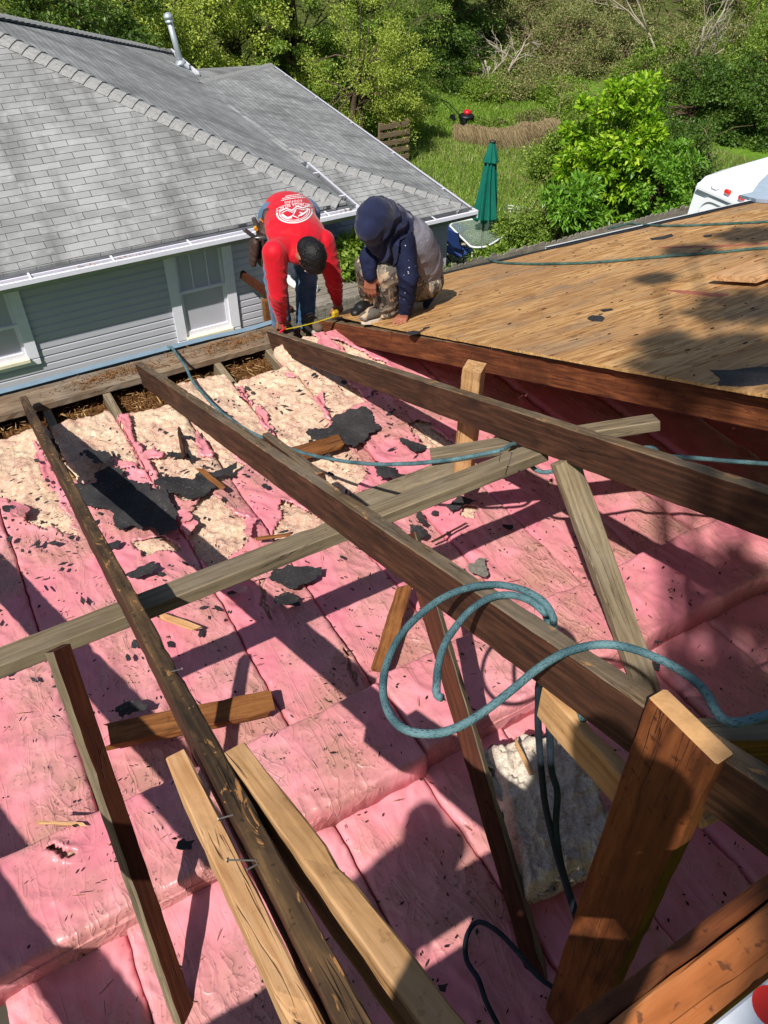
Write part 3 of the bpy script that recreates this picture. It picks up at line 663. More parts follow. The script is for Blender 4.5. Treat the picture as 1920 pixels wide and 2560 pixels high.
# shingle scrap (granular)
M_gran = plain('granular_shingle', '#6f6a62', .95, .2, var=.35, scale=90)
Pw = [tuple(at_z(x * 600 / 1659 + 900, y * 600 / 1659 + 1000, ZF))[:2] for x, y in [(745, 1180), (820, 1140), (875, 1145), (860, 1270), (830, 1265), (750, 1220)]]
sheet('shingle_scrap', Pw, -2.63, M_gran, 'grey granular shingle scrap just beyond the middle rafter above the rope coil', 'shingle', seed=71)
# loose boards
def loose(a, b, z, wd, dp, mat, label, name='loose_board', seed=1, up=(0, 0, 1), rag=True, zb=None):
    return lumber(name, at_z(*a, z), at_z(*b, z if zb is None else zb), wd, dp, mat, None, label, 'board', None, up=up, seed=seed, ragged=rag, chip=.004, step=.04)
loose((272, 1835), (668, 1752), -2.60, .10, .035, W_brown, 'long brown board lying across the pink film under the scorched rafter', seed=81)
loose((1012, 1465), (950, 1668), -2.56, .065, .03, W_brown, 'tapering brown stick lying left of the middle strut', 'loose_stick', seed=82, zb=-2.60)
loose((700, 1140), (845, 1100), -2.62, .10, .03, W_brown, 'brown board under the big angular felt sheet', seed=83)
loose((880, 1262), (1150, 1158), -2.60, .13, .03, W_greytan, 'weathered plank lying just beyond the long purlin', seed=84)
loose((640, 1245 + 100), (720, 1335), -2.62, .02, .012, W_brown, 'thin brown splinter below the curled felt strip', 'splinter', seed=85)
loose((405, 1538), (490, 1568), -2.63, .035, .012, W_tan, 'pale yellow splinter lying just below the long purlin', 'splinter', seed=86)
loose((95, 2055), (205, 2058), -2.545, .013, .006, W_tan, 'straw coloured lath splinter on the near pink film', 'splinter', seed=87)
loose((1085, 1350), (1160, 1309), -2.62, .012, .008, W_raft, 'dark twig like splinter left of the weathered strut', 'splinter', seed=88)
loose((500, 1130 + 40), (555, 1215), -2.62, .03, .012, W_brown, 'brown splinter beside the middle rafter', 'splinter', seed=89)
loose((1350, 1172), (1340, 1172 + 1), -2.62, .03, .012, W_brown, 'small chip', 'splinter', seed=90) if False else None
loose((1290, 1850), (1325, 1925), -2.41, .016, .008, W_tan2, 'pale stick on the cream fibre slab', 'splinter', seed=91)
lumber('hanging_stick', at_y(446, 1048, 3.9), at_z(465, 1147, -2.62), .022, .02, W_raft, None, 'dark stick dangling from the middle rafter', 'stick', up=(0, -1, 0), seed=92, ragged=True)
lumber('splintered_lath', at_z(105, 1108, -2.6), at_z(180, 1190, -2.55), .03, .02, W_tan2, None, 'splintered yellowish lath beside the far part of the scorched rafter', 'stick', up=(0, 0, 1), seed=93, ragged=True)

# fine debris: chips, straw, grit (uncountable)
def debris(name, label, n, region, zf, sizes, mat, seed, flat=True):
    r = random.Random(seed); mb = MB()
    for _ in range(n):
        x, y = region(r); z = zf(x, y); L = r.uniform(*sizes[0]); wd = r.uniform(*sizes[1]); a = r.uniform(0, pi)
        t = r.uniform(-.3, .3) if flat else r.uniform(-.7, .7)
        R = Matrix.Rotation(a, 3, 'Z') @ Matrix.Rotation(t, 3, 'Y') @ Matrix.Rotation(t, 3, 'X')
        k_ = r.randint(4, 6); V = []
        for j in range(k_):
            an = 2 * pi * j / k_; q = r.uniform(.65, 1.1); V.append(Vector((x, y, z)) + R @ Vector((cos(an) * L / 2 * q, sin(an) * wd / 2 * q, 0)))
        V2 = [v + Vector((0, 0, .002)) for v in V]
        mb.add(V + V2, [tuple(range(k_ - 1, -1, -1)), tuple(range(k_, 2 * k_))] + [(j, (j + 1) % k_, k_ + (j + 1) % k_, k_ + j) for j in range(k_)])
    o = mb.build(name, mat); tag(o, label, 'debris', kind='stuff'); return o
def zfloor(x, y): return (-2.538 if 1.24 < y < 1.58 else -2.672)
M_chip = plain('dark_felt_crumb', '#2a2523', .9, .2, var=.4)
M_straw = plain('wood_straw', '#7f5a36', .85, .2, var=.35)
M_straw2 = plain('pale_wood_straw', '#b08f62', .85, .2, var=.3)
debris('felt_crumbs', 'dark crumbs of felt scattered over the pink film', 1500, lambda r: (r.uniform(-1.1, 2.6), r.uniform(.1, 3.4)), zfloor, ((.004, .026), (.0025, .011)), M_chip, 1)
debris('felt_crumbs', 'dark crumbs of felt scattered over the bare fibre', 200, lambda r: (r.uniform(-.9, 2.0), r.uniform(3.0, 4.0)), lambda x, y: -2.66, ((.008, .04), (.004, .016)), M_chip, 2)
debris('wood_splinters', 'small wood splinters scattered over the insulation', 420, lambda r: (r.uniform(-1.1, 2.6), r.uniform(.1, 4.0)), lambda x, y: zfloor(x, y) + .008, ((.015, .06), (.0015, .004)), M_straw, 3)
debris('felt_shreds', 'small torn shreds of black felt littering the far half of the insulation', 150, lambda r: (r.uniform(-.5, 2.1), r.uniform(2.2, 3.9)), lambda x, y: -2.662, ((.02, .075), (.012, .04)), M_felt, 12)
def bays(r):
    return (r.uniform(-1.3, 2.1), 3.95 + r.random() * .62)
debris('wood_chips', 'thick litter of brown chips and straw in the joist bays below the eave plank', 5200, bays, lambda x, y: -2.95 + .05 * float(fbm(x * 6, y * 6, 3)) + random.random() * .02, ((.012, .08), (.002, .007)), M_straw, 4, False)
debris('wood_chips', 'paler straw mixed into the litter below the eave plank', 1500, bays, lambda x, y: -2.925 + .05 * float(fbm(x * 6, y * 6, 3)) + random.random() * .015, ((.01, .07), (.002, .008)), M_straw2, 5, False)
def heap(r):
    c = r.choice([(.62, .16), (.78, .12), (1.45, .2), (1.6, .15)]); return (c[0] + r.gauss(0, c[1]), 4.62 + r.gauss(0, .035))
debris('wood_chips', 'heaps of brown chips lying on the eave plank', 620, heap, lambda x, y: -2.785 + random.random() * .012, ((.01, .06), (.002, .007)), M_straw, 6, False)
# chip bed
g = np.linspace(0, 1, 120); U, Vv = np.meshgrid(g, g); X_ = -1.5 + U * 3.9; Y_ = 3.85 + Vv * .8
Z_ = -2.96 + .05 * fbm(X_ * 6, Y_ * 6, 3)
idx = np.arange(120 * 120).reshape(120, 120); q = np.stack([idx[:-1, :-1], idx[:-1, 1:], idx[1:, 1:], idx[1:, :-1]], -1).reshape(-1, 4)
M_bed = plain('litter_bed', '#5a3c22', .95, .1, var=.5, scale=60, bump=.9)
o = mesh_obj('litter_bed', np.stack([X_, Y_, Z_], -1).reshape(-1, 3).tolist(), q.tolist(), M_bed, None, True); tag(o, 'bed of fine brown litter in the joist bays below the eave plank', 'debris', kind='stuff')
# ================================================================ plywood deck
def ply_mat():
    M = Mat('plywood', .7, .25); v = M.coords('Object', scale=(.55, 4.2, 4), rnd=True); vi = M.coords('Object', rnd=True)
    v3 = M.coords('Object', scale=(1.6, 26, 10), rnd=True)
    wv = M.noise(v, 1.6, 4, .6, .5)
    f = M.math('PINGPONG', M.math('MULTIPLY', wv, 7.0), .5)
    fine = M.noise(v3, 2.2, 5, .7)
    g = M.math('ADD', M.math('MULTIPLY', f, .85), M.math('MULTIPLY', M.math('ADD', M.math('MULTIPLY', fine, .6), M.math('MULTIPLY', M.noise(vi, 5, 5, .65), .4)), .6))
    col = M.ramp(g, [(.18, '#744827'), (.38, '#a87a48'), (.62, '#c79b66'), (.9, '#dcb684')])
    big = M.noise(vi, 1.3, 4, .6)
    col = M.mix(M.ramp(big, [(.40, .6), (.58, 0.0)]), col, '#a0774f')
    gy = M.noise(M.coords('Object', scale=(.8, 2.0, 2), rnd=True), 1.7, 5, .65)
    col = M.mix(M.ramp(gy, [(.52, 0.0), (.68, .6)]), col, '#82705f')
    dk = M.noise(M.coords('Object', scale=(3, 9, 9), rnd=True), 3.2, 4, .6)
    col = M.mix(M.ramp(dk, [(.60, 0.0), (.68, .75)]), col, '#4e3a2c')
    kn = M.vor(M.coords('Object', scale=(4.5, 11, 4), rnd=True), 1.0).outputs['Distance']
    col = M.mix(M.ramp(kn, [(.06, .85), (.13, 0.0)]), col, '#5c3319')
    ob = M.coords('Object'); sp = M.n('ShaderNodeSeparateXYZ'); M.l(ob, sp.inputs[0])
    fx = M.math('MULTIPLY', M.math('PINGPONG', M.math('DIVIDE', sp.outputs[0], .40), .5), .40); fy = M.math('MULTIPLY', M.math('PINGPONG', M.math('DIVIDE', sp.outputs[1], .13), .5), .13)
    dd = M.math('SQRT', M.math('ADD', M.math('MULTIPLY', fx, fx), M.math('MULTIPLY', fy, fy)))
    col = M.mix(M.ramp(dd, [(.0045, .8), (.007, 0.0)]), col, '#3a2a22')
    return M.out(col, None, M.bump(g, .5, .004))
M_ply = ply_mat(); M_plyedge = wood('plywood_edge', '#8a6136', '#c49a62', '#e0bd88', knots=False)
def deckpt(X, Y, h=.985): return Vector((X, Y, roof_z(Y, h)))
def xleft(Y):   # near edge of the deck follows the reddish rafter
    a = roof_at(842, 793, .985); b = roof_at(1920, 988, .985); return a.x + (b.x - a.x) * (Y - a.y) / (b.y - a.y)
def sheet_ply(name, P, label, group, th=.012):
    c = sum(P, Vector()) / len(P); n = Vector(RN)
    x = Vector((1, 0, 0)); y = n.cross(x); R = Matrix((x, y, n)).transposed().to_4x4(); R.translation = c
    Ri = R.inverted(); r = random.Random(len(label)); Q = []
    for i in range(len(P)):
        a = Ri @ P[i]; b = Ri @ P[(i + 1) % len(P)]; k_ = max(1, int((b - a).length / .06))
        nn = Vector((-(b - a).y, (b - a).x, 0)).normalized()
        for j in range(k_): Q.append(a.lerp(b, j / k_) + nn * (r.random() - .5) * .006)
    n_ = len(Q); V = [(q.x, q.y, 0) for q in Q] + [(q.x, q.y, -th) for q in Q]
    F = [tuple(range(n_)), tuple(range(2 * n_ - 1, n_ - 1, -1))] + [(j, n_ + j, n_ + (j + 1) % n_, (j + 1) % n_) for j in range(n_)]
    MI = [0, 0] + [1] * n_
    o = mesh_obj(name, V, F, [M_ply, M_plyedge], None, False, MI); o.matrix_world = R
    bm = bmesh.new(); bm.from_mesh(o.data); bmesh.ops.recalc_face_normals(bm, faces=bm.faces); bm.to_mesh(o.data); bm.free()
    tag(o, label, 'plywood', group); return o
rows = [4.80, 3.785, 2.755, 1.72, .69, -.3]
def yeave(X): return 4.86 - (X - 3.3) * .125 if X > 3.3 else 4.86 - (3.3 - X) * .42
k_ = 0
joints = [[4.4, 6.9], [3.4, 5.7, 8], [4.5, 6.9], [3.6, 5.9, 8], [4.7, 7]]
ords = ['eave row', 'second row', 'third row', 'fourth row', 'near row']
for i in range(5):
    yt, yb = rows[i], rows[i + 1]; xs = [None] + joints[i]
    for j in range(len(xs) - 1):
        g = .005; xr = xs[j + 1] - g
        if j == 0:
            xa, xb = xleft(yt - .0), xleft(yb)
        else: xa = xb = xs[j] + g
        if i == 0:
            Xs = np.linspace(xa if j else 2.12, xr, 12)
            top = [deckpt(X, min(yeave(X), 4.86)) for X in Xs]
            P = [deckpt(xb if j else xleft(yb), yb + g)] + ([deckpt(2.14, 4.33)] if j == 0 else []) + top + [deckpt(xr, yb + g)]
            if j == 0: P = [P[0], deckpt(2.20, 4.30)] + [deckpt(X, min(yeave(X), 4.86)) for X in np.linspace(2.22, xr, 12)] + [deckpt(xr, yb + g)]
        else: P = [deckpt(xa, yt - g), deckpt(xr, yt - g), deckpt(xr, yb + g), deckpt(xb, yb + g)]
        where = ['beside the kneeling worker' if j == 0 else 'further right along the eave', 'with the tape rafter side edge' if j == 0 else 'in the middle right', 'along the open edge' if j == 0 else 'with the tree shadow on it', 'along the open edge' if j == 0 else 'off to the right', 'outside the frame' if j else 'outside the frame nearest the camera'][i]
        sheet_ply('plywood_sheet', P, 'plywood sheet of the %s, %s%s' % (ords[i], where, '' if j < 2 else ', far end'), 'plywood sheets of the roof deck')
        k_ += 1
# eave drip edge, felt and white gutter
de = empty('deck_eave_trim', deckpt(5, 4.9)); tag(de, 'black drip edge and white gutter lip along the far edge of the plywood deck', 'eave trim')
mb = MB(); mg = MB()
for i in range(60):
    x0 = 2.5 + i * .09; x1 = x0 + .092
    def e3(X, dy, dz): return deckpt(X, yeave(X) + dy) + Vector((0, 0, dz))
    wv = .012 * math.sin(i * .9)
    mb.add([e3(x0, -.035 - wv, .006), e3(x1, -.035 - .012 * math.sin((i + 1) * .9), .006), e3(x1, .07, -.002), e3(x0, .07, -.002), e3(x1, .075, -.1), e3(x0, .075, -.1)], [(0, 1, 2, 3), (3, 2, 4, 5)])
    if x0 > 4.35: mg.add([e3(x0, .072, .012), e3(x1, .072, .012), e3(x1, .10, .012), e3(x0, .10, .012), e3(x1, .10, -.09), e3(x0, .10, -.09)], [(0, 1, 2, 3), (3, 2, 4, 5)])
M_drip = plain('black_drip_edge', '#1d1c1e', .7); M_white = plain('white_paint', '#dfe2e3', .45, .4, var=.05)
o = mb.build('drip_edge', M_drip, de); o.matrix_parent_inverse = Matrix.Translation(-de.location); o.modifiers.new('s', 'SOLIDIFY').thickness = .002
o = mg.build('gutter_lip', M_white, de); o.matrix_parent_inverse = Matrix.Translation(-de.location); o.modifiers.new('s', 'SOLIDIFY').thickness = .002
def deck_sheet(P, label, cat, mat, name, seed, h=.981, lift=.006, th=.003):
    Q = [roof_at(x, y, h) for x, y in P]; c = sum(Q, Vector()) / len(Q)
    n = Vector(RN); x = Vector((1, 0, 0)); y = n.cross(x); R = Matrix((x, y, n)).transposed().to_4x4(); R.translation = c; Ri = R.inverted()
    o = sheet(name, [((Ri @ q).x, (Ri @ q).y) for q in Q], 0, mat, label, cat, None, th=th, lift=lift, seed=seed, plane=1)
    # sheet() recentres on its outline centre
    L = [(Ri @ q) for q in Q]
    o.matrix_world = R
    me = o.data; cx_ = sum(v.co.x for v in me.vertices) / len(me.vertices)
    return o
def deck_patch(P, label, cat, mat, name, seed, h=.9815, lift=.004):
    Q = [roof_at(x, y, h) for x, y in P]; r = random.Random(seed); E = []
    for i in range(len(Q)):
        a = Q[i]; b = Q[(i + 1) % len(Q)]; k_ = max(1, int((b - a).length / .02)); nn = Vector(RN).cross(b - a).normalized()
        for j in range(k_): E.append(a.lerp(b, j / k_) + nn * (r.random() - .5) * .01 * (1 if j else 0))
    return strip(name, E, .003, mat, label, cat, None, up=Vector(RN))
deck_patch([(1775, 925), (1790, 925), (1830, 925), (1860, 920), (1930, 915), (1930, 958), (1850, 965), (1795, 962), (1800, 945)], 'large torn black felt on the near right corner of the plywood', 'roofing felt', M_felt, 'roofing_felt', 1)
deck_patch([(1468, 795), (1480, 788), (1500, 788), (1512, 794), (1505, 803), (1480, 802)], 'small black felt patch in the middle of the plywood', 'roofing felt', M_felt, 'roofing_felt', 2)
deck_patch([(1015, 830), (1035, 826), (1048, 828), (1062, 818), (1075, 816), (1060, 824), (1045, 833), (1025, 836)], 'felt scraps on the plywood edge beside the kneeling worker hand', 'roofing felt', M_felt, 'roofing_felt', 3)
deck_patch([(1625, 595), (1660, 590), (1680, 583), (1683, 590), (1660, 597), (1630, 600)], 'thin black felt curl on the far part of the plywood', 'roofing felt', M_felt, 'roofing_felt', 4)
deck_patch([(1758, 588), (1780, 586), (1778, 591), (1760, 592)], 'tiny black chip far right on the plywood', 'roofing felt', M_felt, 'roofing_felt', 5)
deck_patch([(1500, 774), (1530, 770), (1534, 774), (1508, 779)], 'dark sliver on the plywood behind the middle felt patch', 'roofing felt', M_felt, 'roofing_felt', 6)
r = random.Random(5); mb = MB(); 
for _ in range(240):
    X = r.uniform(2.3, 6.5); Y = r.uniform(.8, 4.7)
    if X < xleft(Y) + .05: continue
    p = deckpt(X, Y, .984); L = r.uniform(.006, .022); wd = r.uniform(.003, .01); a = r.gauss(0, .4)
    k2 = 5; V = [p + Vector((cos(2 * pi * j / k2 + a) * L * r.uniform(.6, 1), sin(2 * pi * j / k2) * wd * r.uniform(.6, 1), 0)) for j in range(k2)]
    V = [Vector((q.x, q.y, roof_z(q.y, .9835))) for q in V]; V2 = [q + Vector(RN) * .002 for q in V]
    mb.add(V + V2, [tuple(range(k2 - 1, -1, -1)), tuple(range(k2, 2 * k2))] + [(j, (j + 1) % k2, k2 + (j + 1) % k2, k2 + j) for j in range(k2)])
o = mb.build('felt_crumbs', M_chip); tag(o, 'dark crumbs scattered on the plywood deck', 'debris', kind='stuff')
M_redchalk = plain('red_marking', '#9c5a45', .8)
deck_patch([(1660, 724), (1720, 726), (1800, 735), (1822, 733), (1822, 739), (1800, 743), (1700, 733)], 'red marking line on the plywood below the pale board', 'marking', M_redchalk, 'red_mark', 7, h=.9845)
deck_patch([(1640, 617), (1800, 613), (1925, 606), (1925, 610), (1800, 618), (1660, 621)], 'faint red line near the far rope on the plywood', 'marking', M_redchalk, 'red_mark', 8, h=.9845)
# pale board raised on the deck
p0 = roof_at(1832, 690, .93); p1 = p0 + Vector((1.5, .05, .02))
lumber('pale_board', p0, p1, .30, .03, W_tan, W_tan, 'pale new board lying on blocks at the right side of the plywood deck', 'board', up=RN, seed=95)
mb = MB()
for dx in (.35, 1.1): mb.box(p0 + Vector((dx, 0, 0)) - Vector(RN) * .042, (.09, .25, .026))
o = mb.build('support_blocks', W_brown); tag(o, 'low blocks under the pale new board', 'blocks')
# bluish plastic sheet by the trailer
M_bag = plain('blue_white_plastic', '#b9cbe0', .35, .5, var=.12)
Q = [roof_at(*p, .95) for p in ((1850, 487), (1880, 480), (1898, 455), (1925, 430), (1930, 500), (1890, 497))]
sheetP = strip('plastic_bag', Q, .03, M_bag, 'crumpled bluish white plastic on the deck eave in front of the trailer', 'plastic sheet', up=Vector(RN))
# white printed board bottom right
M_wb = plain('white_coated_board', '#e6e9ee', .35, .5, var=.03)
mb = MB(); mb.box((.85, -.10, -1.085), (1.1, .29, .012)); wbm = mb.build('white_panel', M_wb); tag(wbm, 'white coated panel with part of a round red mark in the bottom right corner', 'panel')
wbm.modifiers.new('b', 'BEVEL').width = .003
M_redp = plain('red_print', '#e2352b', .4)
rc = at_z(1932, 2518, -1.0785); mb = MB()
V = [rc + Vector((.024 * cos(a), .024 * sin(a), 0)) for a in np.linspace(0, 2 * pi, 28)[:-1]]
mb.add(V, [tuple(range(27))]); o = mb.build('red_mark', M_redp, wbm)

# ================================================================ ropes
def rope_mat(name, a, b, fleck):
    M = Mat(name, .75, .3); tc = M.n('ShaderNodeUVMap'); mp = M.n('ShaderNodeMapping'); mp.inputs['Scale'].default_value = (85, 6, 1); M.l(tc.outputs[0], mp.inputs[0])
    sep = M.n('ShaderNodeSeparateXYZ'); M.l(mp.outputs[0], sep.inputs[0])
    w1 = M.math('FRACT', M.math('ADD', sep.outputs[0], sep.outputs[1])); w2 = M.math('FRACT', M.math('SUBTRACT', sep.outputs[0], sep.outputs[1]))
    bb = M.math('MULTIPLY', M.math('PINGPONG', w1, .5), M.math('PINGPONG', w2, .5))
    mp2 = M.n('ShaderNodeMapping'); mp2.inputs['Scale'].default_value = (46, 9, 1); M.l(tc.outputs[0], mp2.inputs[0])
    fl = M.vor(mp2.outputs[0], 1.6, rand=.8).outputs['Distance']
    v = M.coords('Object'); col = M.ramp(M.noise(v, 14, 3), [(.35, a), (.65, b)])
    col = M.mix(M.ramp(fl, [(.24, .85), (.34, 0.0)]), col, fleck)
    return M.out(col, None, M.bump(bb, 1.0, .004))
M_rope = rope_mat('blue_grey_rope', '#38555c', '#5c7b80', '#22363c'); M_ropegreen = rope_mat('dark_green_rope', '#2b4743', '#4d6a62', '#1b2a28')
M_ropedark = rope_mat('navy_rope', '#151e29', '#273442', '#0c1219')
def rope(name, P, r, mat, label, n=10):
    P = spline(P, .012); P = [p + Vector((.006 * (float(vn(i * .11, 1.5)) - .5), .006 * (float(vn(i * .13, 7.5)) - .5), .006 * (float(vn(i * .12, 3.5)) - .5))) for i, p in enumerate(P)]
    mb = MB(); mb.tube(P, r, n, rs=[r * (.94 + .12 * float(vn(i * .2, 9.5))) for i in range(len(P))]); o = mb.build(name, mat, None, True); tag(o, label, 'rope'); return o
q = at_z(420, 866, -2.775)
rope('safety_rope', [q, at_z(432, 872, -2.76), at_y(462, 915, 4.3), at_y(490, 965, 4.05), at_y(560, 1035, 3.6), at_y(650, 1092, 3.15), at_y(760, 1132, 2.75), at_y(900, 1158, 2.35), at_y(1000, 1160, 2.15), at_y(1120, 1150, 1.98), at_y(1240, 1128, 1.86), roof_at(1300, 1110, 1.15), Vector((1.74, 1.72, -1.93)), at_x(1600, 1122, 2.0), at_x(1660, 1138, 2.1), at_x(1760, 1148, 2.25), at_x(1930, 1160, 2.45), at_x(2250, 1190, 3.0), at_x(2700, 1230, 3.9)], .0088, M_rope, 'blue grey rope draped from the eave flashing across the opening and under the right rafter')
R = lambda x, y, h: roof_at(x, y, h)
rope('rope_coil', [Vector((.86, .66, -1.45)), R(1385, 1580, 1.06), R(1383, 1545, 1.0), R(1360, 1505, .975), R(1310, 1475, .972), R(1240, 1462, .975), R(1170, 1470, .975), R(1090, 1505, .98), R(1020, 1565, 1.0), R(970, 1650, 1.02), R(957, 1720, 1.03), R(972, 1785, 1.03), R(1010, 1822, 1.03), R(1070, 1833, 1.03), R(1130, 1822, 1.02), R(1200, 1785, 1.01), R(1280, 1725, .985), R(1350, 1668, .978), R(1420, 1628, .975), R(1500, 1612, .972), R(1580, 1622, .975), R(1660, 1652, .985), R(1730, 1695, 1.0), R(1768, 1735, 1.01), R(1790, 1780, 1.02), R(1812, 1803, 1.02), R(1850, 1808, 1.02), R(1930, 1785, 1.02), R(2100, 1730, 1.03), R(2500, 1600, 1.02)], .0086, M_rope, 'big loop of blue grey rope coiled over the middle rafter and trailing right', 12)
rope('rope_tail', [Vector((.86, .60, -1.46)), R(1372, 1560, 1.07), R(1360, 1530, .99), R(1320, 1500, .985), R(1270, 1488, .982), R(1220, 1497, .985), R(1165, 1535, .99), R(1120, 1595, 1.0), R(1097, 1660, 1.01), R(1090, 1715, 1.02), R(1092, 1738, 1.03), R(1104, 1746, 1.03)], .0086, M_rope, 'inner rope loop whose frayed end dangles left of the middle rafter', 12)
rope('hanging_rope', [Vector((.90, .72, -1.42)), at_z(1352, 1700, -1.62), at_z(1346, 1760, -1.72), at_z(1346, 1850, -1.86), at_z(1360, 1990, -2.02), at_z(1385, 2110, -2.16), at_z(1420, 2230, -2.27), at_z(1450, 2320, -2.33), at_z(1480, 2410, -2.4)], .0095, M_ropedark, 'left of the two dark rope strands hanging below the middle rafter')
rope('hanging_rope', [Vector((.93, .70, -1.42)), at_z(1368, 1700, -1.62), at_z(1372, 1800, -1.76), at_z(1377, 1920, -1.92), at_z(1393, 1985, -2.0), at_z(1390, 2080, -2.12), at_z(1405, 2170, -2.22), at_z(1435, 2270, -2.29), at_z(1480, 2400, -2.38)], .0095, M_ropedark, 'right of the two dark rope strands hanging below the middle rafter, with a kink')
rope('rope_loop', [at_z(1385, 2470, -2.63), at_z(1340, 2435, -2.60), at_z(1290, 2375, -2.58), at_z(1240, 2325, -2.58), at_z(1195, 2305, -2.60), at_z(1167, 2340, -2.62), at_z(1166, 2400, -2.64), at_z(1195, 2450, -2.64), at_z(1212, 2500, -2.64), at_z(1240, 2555, -2.64), at_z(1265, 2600, -2.64)], .008, M_ropedark, 'small dark rope loop lying on shaded film at bottom centre')
rope('deck_rope', [R(1222, 648, .975), R(1240, 655, .975), R(1290, 659, .975), R(1380, 660, .975), R(1500, 655, .975), R(1640, 643, .975), R(1780, 632, .975), R(1940, 618, .975), R(2500, 585, .975)], .010, M_ropegreen, 'dark green rope lying across the middle of the plywood deck')
rope('deck_rope', [R(1520, 572, .978), R(1570, 560, .975), R(1610, 562, .975), R(1680, 565, .975), R(1780, 561, .975), R(1940, 553, .975), R(2500, 520, .975)], .010, M_ropegreen, 'second dark rope along the far eave of the plywood deck')
M_cable = plain('cream_cable', '#d8cdb4', .5)
rope('electric_cable', [at_z(1700, 1885, -1.75), at_z(1722, 1872, -1.75), at_z(1820, 1835, -1.76), at_z(1940, 1790, -1.78), at_z(2300, 1660, -1.9), at_z(2700, 1560, -2.2)], .006, M_cable, 'cream coloured cable right of the middle rafter')
# ================================================================ neighbour house
def shingle_mat(name, rnd=False):
    M = Mat(name, .9, .2); uv = M.n('ShaderNodeUVMap')
    br = M.n('ShaderNodeTexBrick'); br.offset = .5; br.squash = 1.0
    for k_, v_ in (('Scale', 1.0), ('Mortar Size', .0036), ('Mortar Smooth', .3), ('Bias', 0.0), ('Brick Width', .32), ('Row Height', .091)): br.inputs[k_].default_value = v_
    br.inputs['Color1'].default_value = lin('#8f9090'); br.inputs['Color2'].default_value = lin('#a2a3a3'); br.inputs['Mortar'].default_value = lin('#4a4b4e')
    wob = M.n('ShaderNodeTexNoise'); wob.inputs['Scale'].default_value = 2.2; M.l(uv.outputs[0], wob.inputs['Vector'])
    sc = M.n('ShaderNodeVectorMath', operation='SCALE'); sc.inputs['Scale'].default_value = .03; M.l(wob.outputs['Color'], sc.inputs[0])
    va = M.n('ShaderNodeVectorMath', operation='ADD'); M.l(uv.outputs[0], va.inputs[0]); M.l(sc.outputs[0], va.inputs[1]); M.l(va.outputs[0], br.inputs['Vector'])
    col = br.outputs['Color']
    gr = M.noise(uv.outputs[0], 160, 2, .7)
    col = M.mix(.35, col, M.ramp(gr, [(.3, '#55565a'), (.7, '#e4e4e2')]), 'OVERLAY')
    st = M.noise(uv.outputs[0], 1.1, 5, .65, .6); mp = M.n('ShaderNodeMapping'); mp.inputs['Scale'].default_value = (2.2, .35, 1); M.l(uv.outputs[0], mp.inputs[0])
    st2 = M.noise(mp.outputs[0], 1.6, 5, .6)
    col = M.mix(M.ramp(st, [(.42, 0.0), (.66, .6)]), col, '#5c5c5c'); col = M.mix(M.ramp(st2, [(.5, 0.0), (.68, .55)]), col, '#525252')
    col = M.mix(M.ramp(M.noise(uv.outputs[0], 6, 4), [(.55, 0.0), (.75, .3)]), col, '#c2c2c0')
    # each course is thicker at its lower edge
    sep = M.n('ShaderNodeSeparateXYZ'); M.l(va.outputs[0], sep.inputs[0])
    saw = M.math('SUBTRACT', 1.0, M.math('FRACT', M.math('DIVIDE', sep.outputs[1], .091)))
    hgt = M.math('ADD', M.math('MULTIPLY', saw, .5), M.math('MULTIPLY', br.outputs['Fac'], -.8))
    nb = M.bump(hgt, .8, .008); nb = M.bump(gr, .4, .002, nb)
    return M.out(col, None, nb)
M_sh = shingle_mat('grey_shingles')
M_cap = plain('shingle_cap', '#8e8e8d', .9, .2, var=.2, scale=30, bump=.5)
M_siding = plain('grey_vinyl_siding', '#b2b1bb', .5, .4, var=.03, scale=3, bump=.05)
M_trim = plain('white_trim', '#dcdbe6', .45, .4, var=.04)
M_gutter_in = plain('galvanised_gutter', '#7d8084', .45, .5, var=.15, metal=.4)
M_cream = plain('cream_sill', '#ddd3bc', .6)
Mg = Mat('window_glass', .06, .8); M_glass = Mg.out('#5f686a')
M_blind = plain('window_blind', '#aeb3ad', .6)
house = empty('house', (2.0, 8.42, -6.2)); tag(house, 'neighbouring grey sided house with worn grey shingle hip roof and white gutters', 'house')
def part(o, par=house):
    o.parent = par; o.matrix_parent_inverse = par.matrix_world.inverted() if par.matrix_world != Matrix.Identity(4) else Matrix.Translation(-par.location); return o
bpy.context.view_layer.update()
def slope(name, P, eave_dir, mat=M_sh, th=.03, tri=False):
    P = [Vector(p) for p in P]
    n = (P[1] - P[0]).cross(P[2] - P[0]).normalized(); n = n if n.z > 0 else -n
    u = Vector(eave_dir).normalized(); u = (u - n * u.dot(n)).normalized(); v = n.cross(u); v = v if v.z > 0 else -v
    UV = [(p.dot(u), p.dot(v)) for p in P]; N = len(P)
    V = P + [p - Vector((0, 0, th)) for p in P]
    F = [tuple(range(N)), tuple(range(2 * N - 1, N - 1, -1))] + [(j, N + j, N + (j + 1) % N, (j + 1) % N) for j in range(N)]
    o = mesh_obj(name, V, F, mat, None, False, None, UV + UV)
    bm = bmesh.new(); bm.from_mesh(o.data); bmesh.ops.recalc_face_normals(bm, faces=bm.faces)
    if tri: bmesh.ops.triangulate(bm, faces=bm.faces[:])
    bm.to_mesh(o.data); bm.free()
    return part(o)
mm_ = .505; K0 = Vector((4.28, 8.185, -3.52)); TA = 3.35
apex = K0 + Vector((-TA, TA, TA * mm_))
LW = 3.6
slope('roof_slope', [K0, apex, Vector((apex.x - .0, apex.y, apex.z)), Vector((apex.x - .3, apex.y, apex.z)), Vector((apex.x - .3 - TA, 8.15, -3.53))][0:2] + [Vector((apex.x - .3, apex.y, apex.z)), Vector((apex.x - .3 - TA, 8.15, -3.53))], (1, 0, 0))
